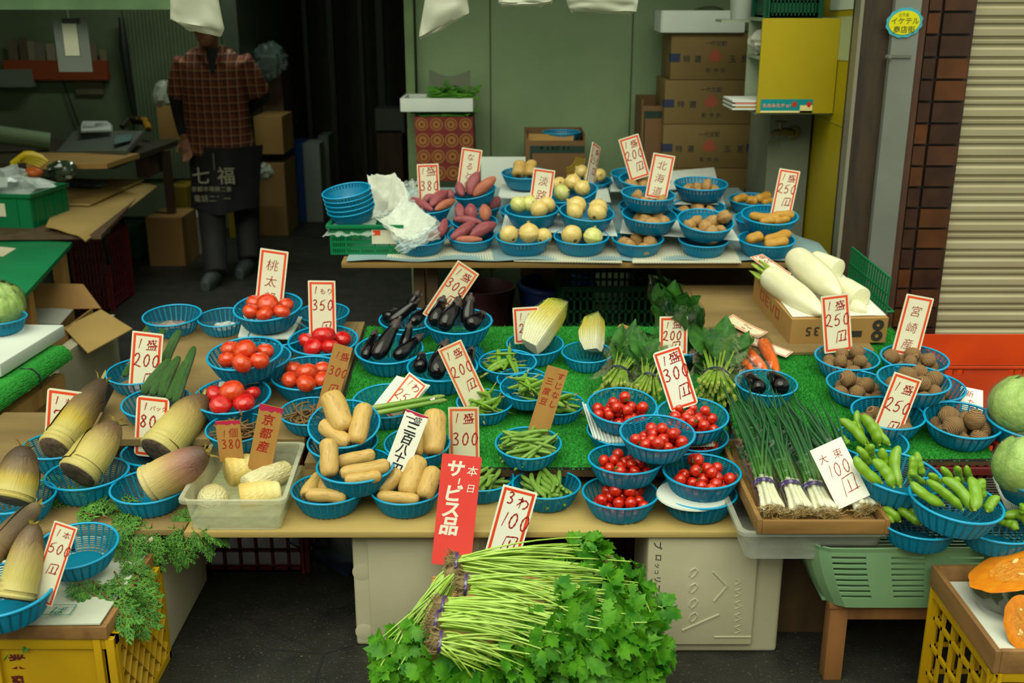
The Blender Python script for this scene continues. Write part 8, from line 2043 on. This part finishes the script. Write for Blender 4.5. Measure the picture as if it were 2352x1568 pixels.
crumple('cloudy plastic sheeting bundled on the dark rack',ony(620,140,8.35),.12,.10,.13,25,clear('cloudy_sheeting',(110,130,122),.5,.3),'plastic_bundle','plastic film')
bxp('carton','brown carton on the ground under the worktop','carton',338,420,500,582,7.1,.35,m_cbd,z0=0)
bxp('yellow_box','dull yellow crate under the worktop beside the shopkeeper','crate',386,432,430,520,7.5,.3,mat('dull_yellow',(140,116,20),rough=.5),z0=0)
bxp('white_carton','white carton with a red print behind the legs of the shopkeeper','carton',418,456,498,560,7.45,.3,mat('white_carton',(178,178,166),rough=.7),z0=0)
bxp('yellow_box','small yellow box seen between the legs of the shopkeeper','box',524,552,478,502,8.0,.3,mat('dull_yellow',(140,116,20),rough=.5),z0=0)
bxp('grey_box','grey low shelf box in the dark passage','box',862,928,250,300,9.6,.3,mat('dim_box',(96,100,92),rough=.7),z0=.6);bxp('dark_stand','dark stand under the shelf box in the passage','stand',866,924,300,380,9.6,.3,m_woodd,z0=0)
# ================================================================ the shopkeeper
PY=6.95
def B3(px,py,dy=0):return ony(px,py,PY+dy)
t=thing('person','person in a plaid shirt and dark apron, face hidden by a hanging bag','person',onz(520,640,0))
def remesh(name,mb,m,vox,parent,sm=2):
 me=mb.mesh(name+'_raw',m,180);o=bpy.data.objects.new('tmp',me);COL.objects.link(o)
 r=o.modifiers.new('r','REMESH');r.mode='VOXEL';r.voxel_size=vox;r.use_smooth_shade=True
 s=o.modifiers.new('s','SMOOTH');s.iterations=sm;s.factor=.5
 dg=bpy.context.evaluated_depsgraph_get();me2=bpy.data.meshes.new_from_object(o.evaluated_get(dg));bpy.data.objects.remove(o);me2.name=name
 me2.materials.clear();me2.materials.append(m);o2=ob(name,me2,parent);o2.matrix_parent_inverse=parent.matrix_basis.inverted();return o2
m_skin=mat('skin',(150,100,76),(138,90,66),scale=9,rough=.5,sss=.1)
def ell(mb,c0,rx,ry,rz,n=16):mb.lathe(ballprof(10),n,fn=lambda v,an,i:c0+Vector((v.x*rx,v.y*ry,v.z*rz)))
hc=B3(474,62,-.06);mb=MB();ell(mb,hc,.076,.095,.115);ell(mb,hc+Vector((0,-.035,-.06)),.055,.06,.06)
mb.tube([hc+Vector((0,-.085,.01)),hc+Vector((0,-.112,-.022)),hc+Vector((0,-.09,-.03))],[.010,.017,.012],8)
for s in(-1,1):ell(mb,hc+Vector((s*.078,.0,-.005)),.012,.02,.032);ell(mb,hc+Vector((s*.032,-.078,.012)),.02,.016,.012)
ell(mb,hc+Vector((0,-.088,-.062)),.026,.012,.009);nk=B3(480,118,.0)
mb.tube([hc+Vector((0,.01,-.06)),nk,nk+Vector((0,.02,-.1))],[.055,.058,.10],14)
sL,sR=B3(420,138,.0),B3(558,136,.02);hipL,hipR=B3(478,350,.02),B3(545,350,.04)
tor=[(nk+Vector((.01,.02,-.06)),.13),(B3(490,190,.02),.15),(B3(500,270,.02),.145),(B3(508,350,.03),.15)]
for(a_,ra),(b_,rb)in zip(tor[:-1],tor[1:]):mb.tube([a_,b_],[ra,rb],18,flat=.75)
mb.tube([sL+Vector((.06,0,0)),nk+Vector((0,.02,-.05)),sR-Vector((.06,0,0))],[.06,.09,.06],12)
eL,wL=B3(408,235,.03),B3(424,318,-.08);mb.tube([sL,sL.lerp(eL,.5),eL,eL.lerp(wL,.5),wL],[.056,.05,.042,.038,.026],12)
eR,wR=B3(598,222,.12),B3(556,268,.26);mb.tube([sR,sR.lerp(eR,.5),eR,eR.lerp(wR,.5),wR],[.056,.05,.042,.038,.026],12)
def hand(w,d,s):
 d=d.normalized();x=d.cross(Vector((0,1,.1))).normalized()*s;p=w+d*.05;mb.tube([w,w+d*.035,w+d*.085],[.026,.038,.036],10,flat=.55,up=(0,1,0))
 for k,(o_,l)in enumerate(((-.027,.072),(-.009,.082),(.009,.076),(.027,.06))):
  b=w+d*.08+x*o_;mb.tube([b,b+d*l*.45+Vector((0,-.004,0)),b+d*l*.8+Vector((0,-.02,0)),b+d*l*.9+Vector((0,-.034,0))],[.0095,.009,.0085,.007],7)
 b=w+d*.03-x*.03;mb.tube([b,b-x*.025+d*.02+Vector((0,-.015,0)),b-x*.028+d*.05+Vector((0,-.028,0))],[.012,.0105,.008],7)
hand(wL,wL-eL,1);hand(wR,wR-eR+Vector((0,.05,-.1)),-1)
kL,aL=B3(486,490,-.08),onz(497,618,.10);kR,aR=B3(566,480,.14),onz(573,585,.12)
mb.tube([hipL,kL,aL],[.09,.062,.042],14);mb.tube([hipR,kR,aR],[.09,.062,.042],14)
body=remesh('body',mb,m_skin,.0065,t)
mb=MB();mb.tube([hipL+Vector((.0,0,.05)),hipL.lerp(kL,.5),kL,kL.lerp(aL,.6),aL+Vector((0,-.01,-.03))],[.125,.115,.088,.078,.075],18);mb.tube([hipR+Vector((0,0,.05)),hipR.lerp(kR,.5),kR,kR.lerp(aR,.6),aR+Vector((0,-.01,-.03))],[.125,.115,.088,.078,.075],18)
mb.tube([hipL,hipR],[.13,.13],16);remesh('trousers',mb,mat('dark_trousers',(18,18,20),(26,26,28),scale=8,rough=.8),.012,t)
for nm,a_ in(('shoe',aL),('shoe',aR)):
 mb=MB();f_=Vector((a_.x-.02,a_.y,0));mb.tube([f_+Vector((0,.06,.05)),f_+Vector((0,-.02,.055)),f_+Vector((-.01,-.10,.042)),f_+Vector((-.015,-.17,.034))],[.045,.05,.046,.03],14);mb.tube([f_+Vector((0,.05,.018)),f_+Vector((-.01,-.08,.018)),f_+Vector((-.015,-.17,.018))],[.038,.046,.03],12);remesh(nm,mb,mat('grey_shoe',(60,66,66),rough=.6),.008,t)
# shirt: plaid, open at the neck
m_pl=mat('plaid_shirt',(96,40,26),rough=.85);nt=m_pl.node_tree;N=nt.nodes;L=nt.links;tc=N.new('ShaderNodeTexCoord');sx=N.new('ShaderNodeSeparateXYZ');L.new(tc.outputs['Object'],sx.inputs[0]);col_=None
def stripe(ax,period,ph,wd):
 m1=N.new('ShaderNodeMath');m1.operation='MULTIPLY_ADD';m1.inputs[1].default_value=1/period;m1.inputs[2].default_value=ph;L.new(sx.outputs[ax],m1.inputs[0])
 m2=N.new('ShaderNodeMath');m2.operation='FRACT';L.new(m1.outputs[0],m2.inputs[0]);m3=N.new('ShaderNodeMath');m3.operation='LESS_THAN';m3.inputs[1].default_value=wd;L.new(m2.outputs[0],m3.inputs[0]);return m3.outputs[0]
prev=None
for ax,per_,ph,wd,cc,fac in((0,.05,.0,.45,(52,26,22),.6),(2,.05,.2,.45,(52,26,22),.6),(0,.05,.6,.13,(206,170,130),.36),(2,.05,.8,.13,(206,170,130),.36),(0,.025,.3,.1,(150,84,50),.5),(2,.025,.3,.1,(150,84,50),.5)):
 mx=N.new('ShaderNodeMixRGB');mm=N.new('ShaderNodeMath');mm.operation='MULTIPLY';mm.inputs[1].default_value=fac;L.new(stripe(ax,per_,ph,wd),mm.inputs[0]);L.new(mm.outputs[0],mx.inputs[0])
 if prev is None:mx.inputs[1].default_value=lin((122,52,34))
 else:L.new(prev,mx.inputs[1])
 mx.inputs[2].default_value=lin(cc);prev=mx.outputs[0]
L.new(prev,N['Principled BSDF'].inputs['Base Color'])
def band(mb,rows,n=28):
 """garment tube from rows of (left px, right px, y px, depth offset, half depth)"""
 k=len(rows);vs=[]
 for a_,b_,y_,dy,ry in rows:
  l,r=B3(a_,y_,dy),B3(b_,y_,dy);c_=(l+r)/2;rx=(r.x-l.x)/2
  for j in range(n):an=2*math.pi*j/n;vs.append((c_.x+rx*math.copysign(abs(math.cos(an))**.85,math.cos(an)),c_.y+ry*math.sin(an),c_.z))
 mb.add(vs,[(i*n+j,i*n+(j+1)%n,(i+1)*n+(j+1)%n,(i+1)*n+j)for i in range(k-1)for j in range(n)]+[tuple(range(n)),tuple((k-1)*n+j for j in range(n))])
mb=MB();band(mb,[(448,514,108,.03,.085),(424,545,124,.03,.12),(418,562,150,.02,.15),(420,566,200,.02,.165),(422,572,260,.02,.165),(426,582,320,.02,.17),(424,592,352,.02,.175)])
mb.tube([sL+Vector((.02,0,0)),sL.lerp(eL,.5),sL.lerp(eL,.85)],[.075,.078,.075],16);mb.tube([sR-Vector((.02,0,0)),sR.lerp(eR,.5),sR.lerp(eR,.92)],[.075,.078,.078],16)
remesh('shirt',mb,m_pl,.011,t,3)
mb=MB();mb.tube([eL-(wL-eL)*.25,eL,eL.lerp(wL,.5),eL.lerp(wL,.92)],[.054,.05,.045,.034],14);mb.tube([eR-(wR-eR)*.2,eR,eR.lerp(wR,.92)],[.054,.05,.034],14);remesh('undershirt_sleeves',mb,mat('black_cotton',(22,22,24),rough=.85),.008,t)
mb=MB();A_,B_,C_=B3(462,112,-.115),B3(508,108,-.115),B3(486,172,-.165)
mb.add([A_,B_,C_,A_+Vector((0,.05,0)),B_+Vector((0,.05,0)),C_+Vector((0,.02,0))],[(0,1,2),(3,5,4),(0,3,4,1),(1,4,5,2),(2,5,3,0)]);wpart('undershirt',mb,MATS['black_cotton'],t)
for s,(q1,q2,q3)in((0,((446,112),(470,108),(478,150))),(1,((524,108),(504,104),(494,150)))):
 a_,b_,c_=(B3(*q,d_)for q,d_ in zip((q1,q2,q3),(-.10,-.12,-.17)));mb=MB().add([a_,b_,c_,a_+Vector((0,.02,0)),b_+Vector((0,.02,0)),c_+Vector((0,.012,0))],[(0,1,2),(3,5,4),(0,3,4,1),(1,4,5,2),(2,5,3,0)]);wpart('collar',mb,m_pl,t)
# apron
def afn(u,v):
 l,r=B3(424+4*v,338+146*v,-.15),B3(594-10*v,338+146*v,-.15);p=l.lerp(r,u);return p+Vector((0,.16*(2*u-1)**2-.03-.03*v+.006*math.sin(u*17+v*2),.012*math.sin(u*9)*v))
mb=MB().sheet(afn,24,12,.004);mb.v=[tuple(v)for v in mb.v];wpart('apron',mb,mat('navy_apron',(26,26,30),(20,20,24),scale=8,rough=.8),t)
mb=MB();M0=Matrix((Vector((1,0,0)),Vector((0,0,1)),Vector((0,-1,0)))).transposed().to_4x4()
for s_,px,py,sz,th in(('七',442,419,.115,.012),('福',500,419,.115,.012),('京都市場錦二番',440,439,.036,.004),('電話二二一',446,462,.046,0)):
 p=B3(px,py,-.205);M=M0.copy();M.translation=p;tmp=MB();write(tmp,s_,0,0,sz,0,0,hand=False,thin=th,slant=0);mb.add(tmp.v,tmp.f,0,M)
wpart('apron_lettering',mb,mat('apron_print',(150,148,124),rough=.8),t,smooth=0);p,q=B3(490,352,-.20),B3(493,390,-.21);wpart('apron_strap',MB().tube([p,q],.012,6,flat=.3),mat('strap_grey',(120,124,116)),t)
mb=MB();ell(mb,hc+Vector((0,.012,.03)),.086,.10,.105);wpart('hair',mb,mat('dark_hair',(26,24,24),rough=.6),t)
for s in(-1,1):
 mb=MB();ell(mb,hc+Vector((s*.032,-.087,.012)),.012,.008,.007,10);wpart('eye',mb,mat('eye_dark',(30,26,24),rough=.2),t)
mb=MB();ell(mb,hc+Vector((0,-.099,-.062)),.022,.004,.004,10);wpart('mouth',mb,mat('lips',(130,76,66),rough=.5),t)
# ---- ink writing down the foam box at the plank end
M0=Matrix((Vector((0,0,-1)),Vector((1,0,0)),Vector((0,-1,0)))).transposed().to_4x4()
mb=MB()
for s_,px,py,sz in(('ブ',1503,1242,.026),('ロ',1506,1272,.022),('ッ',1505,1292,.018),('コ',1504,1308,.014),('リ',1504,1322,.022),('ー',1506,1342,.026)):
 M=M0.copy();M.translation=ony(px,py,FB-.0012);tmp=MB();write(tmp,s_,0,0,sz,0,0,hand=False,thin=.004,slant=.1);mb.add(tmp.v,tmp.f,0,M)
c0=ony(1508,1402,FB-.0012);M=Matrix((Vector((1,0,0)),Vector((0,0,1)),Vector((0,-1,0)))).transposed().to_4x4();M.translation=c0;tmp=MB()
ribbon(tmp,[(.022*math.cos(a),.030*math.sin(a))for a in[2.2+k*.42 for k in range(16)]],.0022,0,0);ribbon(tmp,[(-.016,.010),(.012,.013)],.002,0,0);ribbon(tmp,[(.0,.012),(-.002,-.008)],.002,0,0);mb.add(tmp.v,tmp.f,0,M)
wpart('ink_writing',mb,mat('black_marker',(36,38,36),rough=.6),BOXB,smooth=0)
# ---- unseen lamp added on the shop ceiling to brighten the interior
t=thing('added_ceiling_lamp','added fill lamp on the shop ceiling above the passage','lamp',(-1.9,7.0,2.70))
wpart('housing',MB().b2((-2.5,6.94,2.70),(-1.3,7.06,2.749)),m_foamw,t)
ld=bpy.data.lights.new('tube','AREA');ld.shape='RECTANGLE';ld.size=1.1;ld.size_y=.08;ld.energy=9;ld.color=(.86,1,.84)  # added fill light for the dark interior, no such source is seen
lo=bpy.data.objects.new('interior_fill_light',ld);COL.objects.link(lo);lo.location=(-1.9,7.0,2.69)
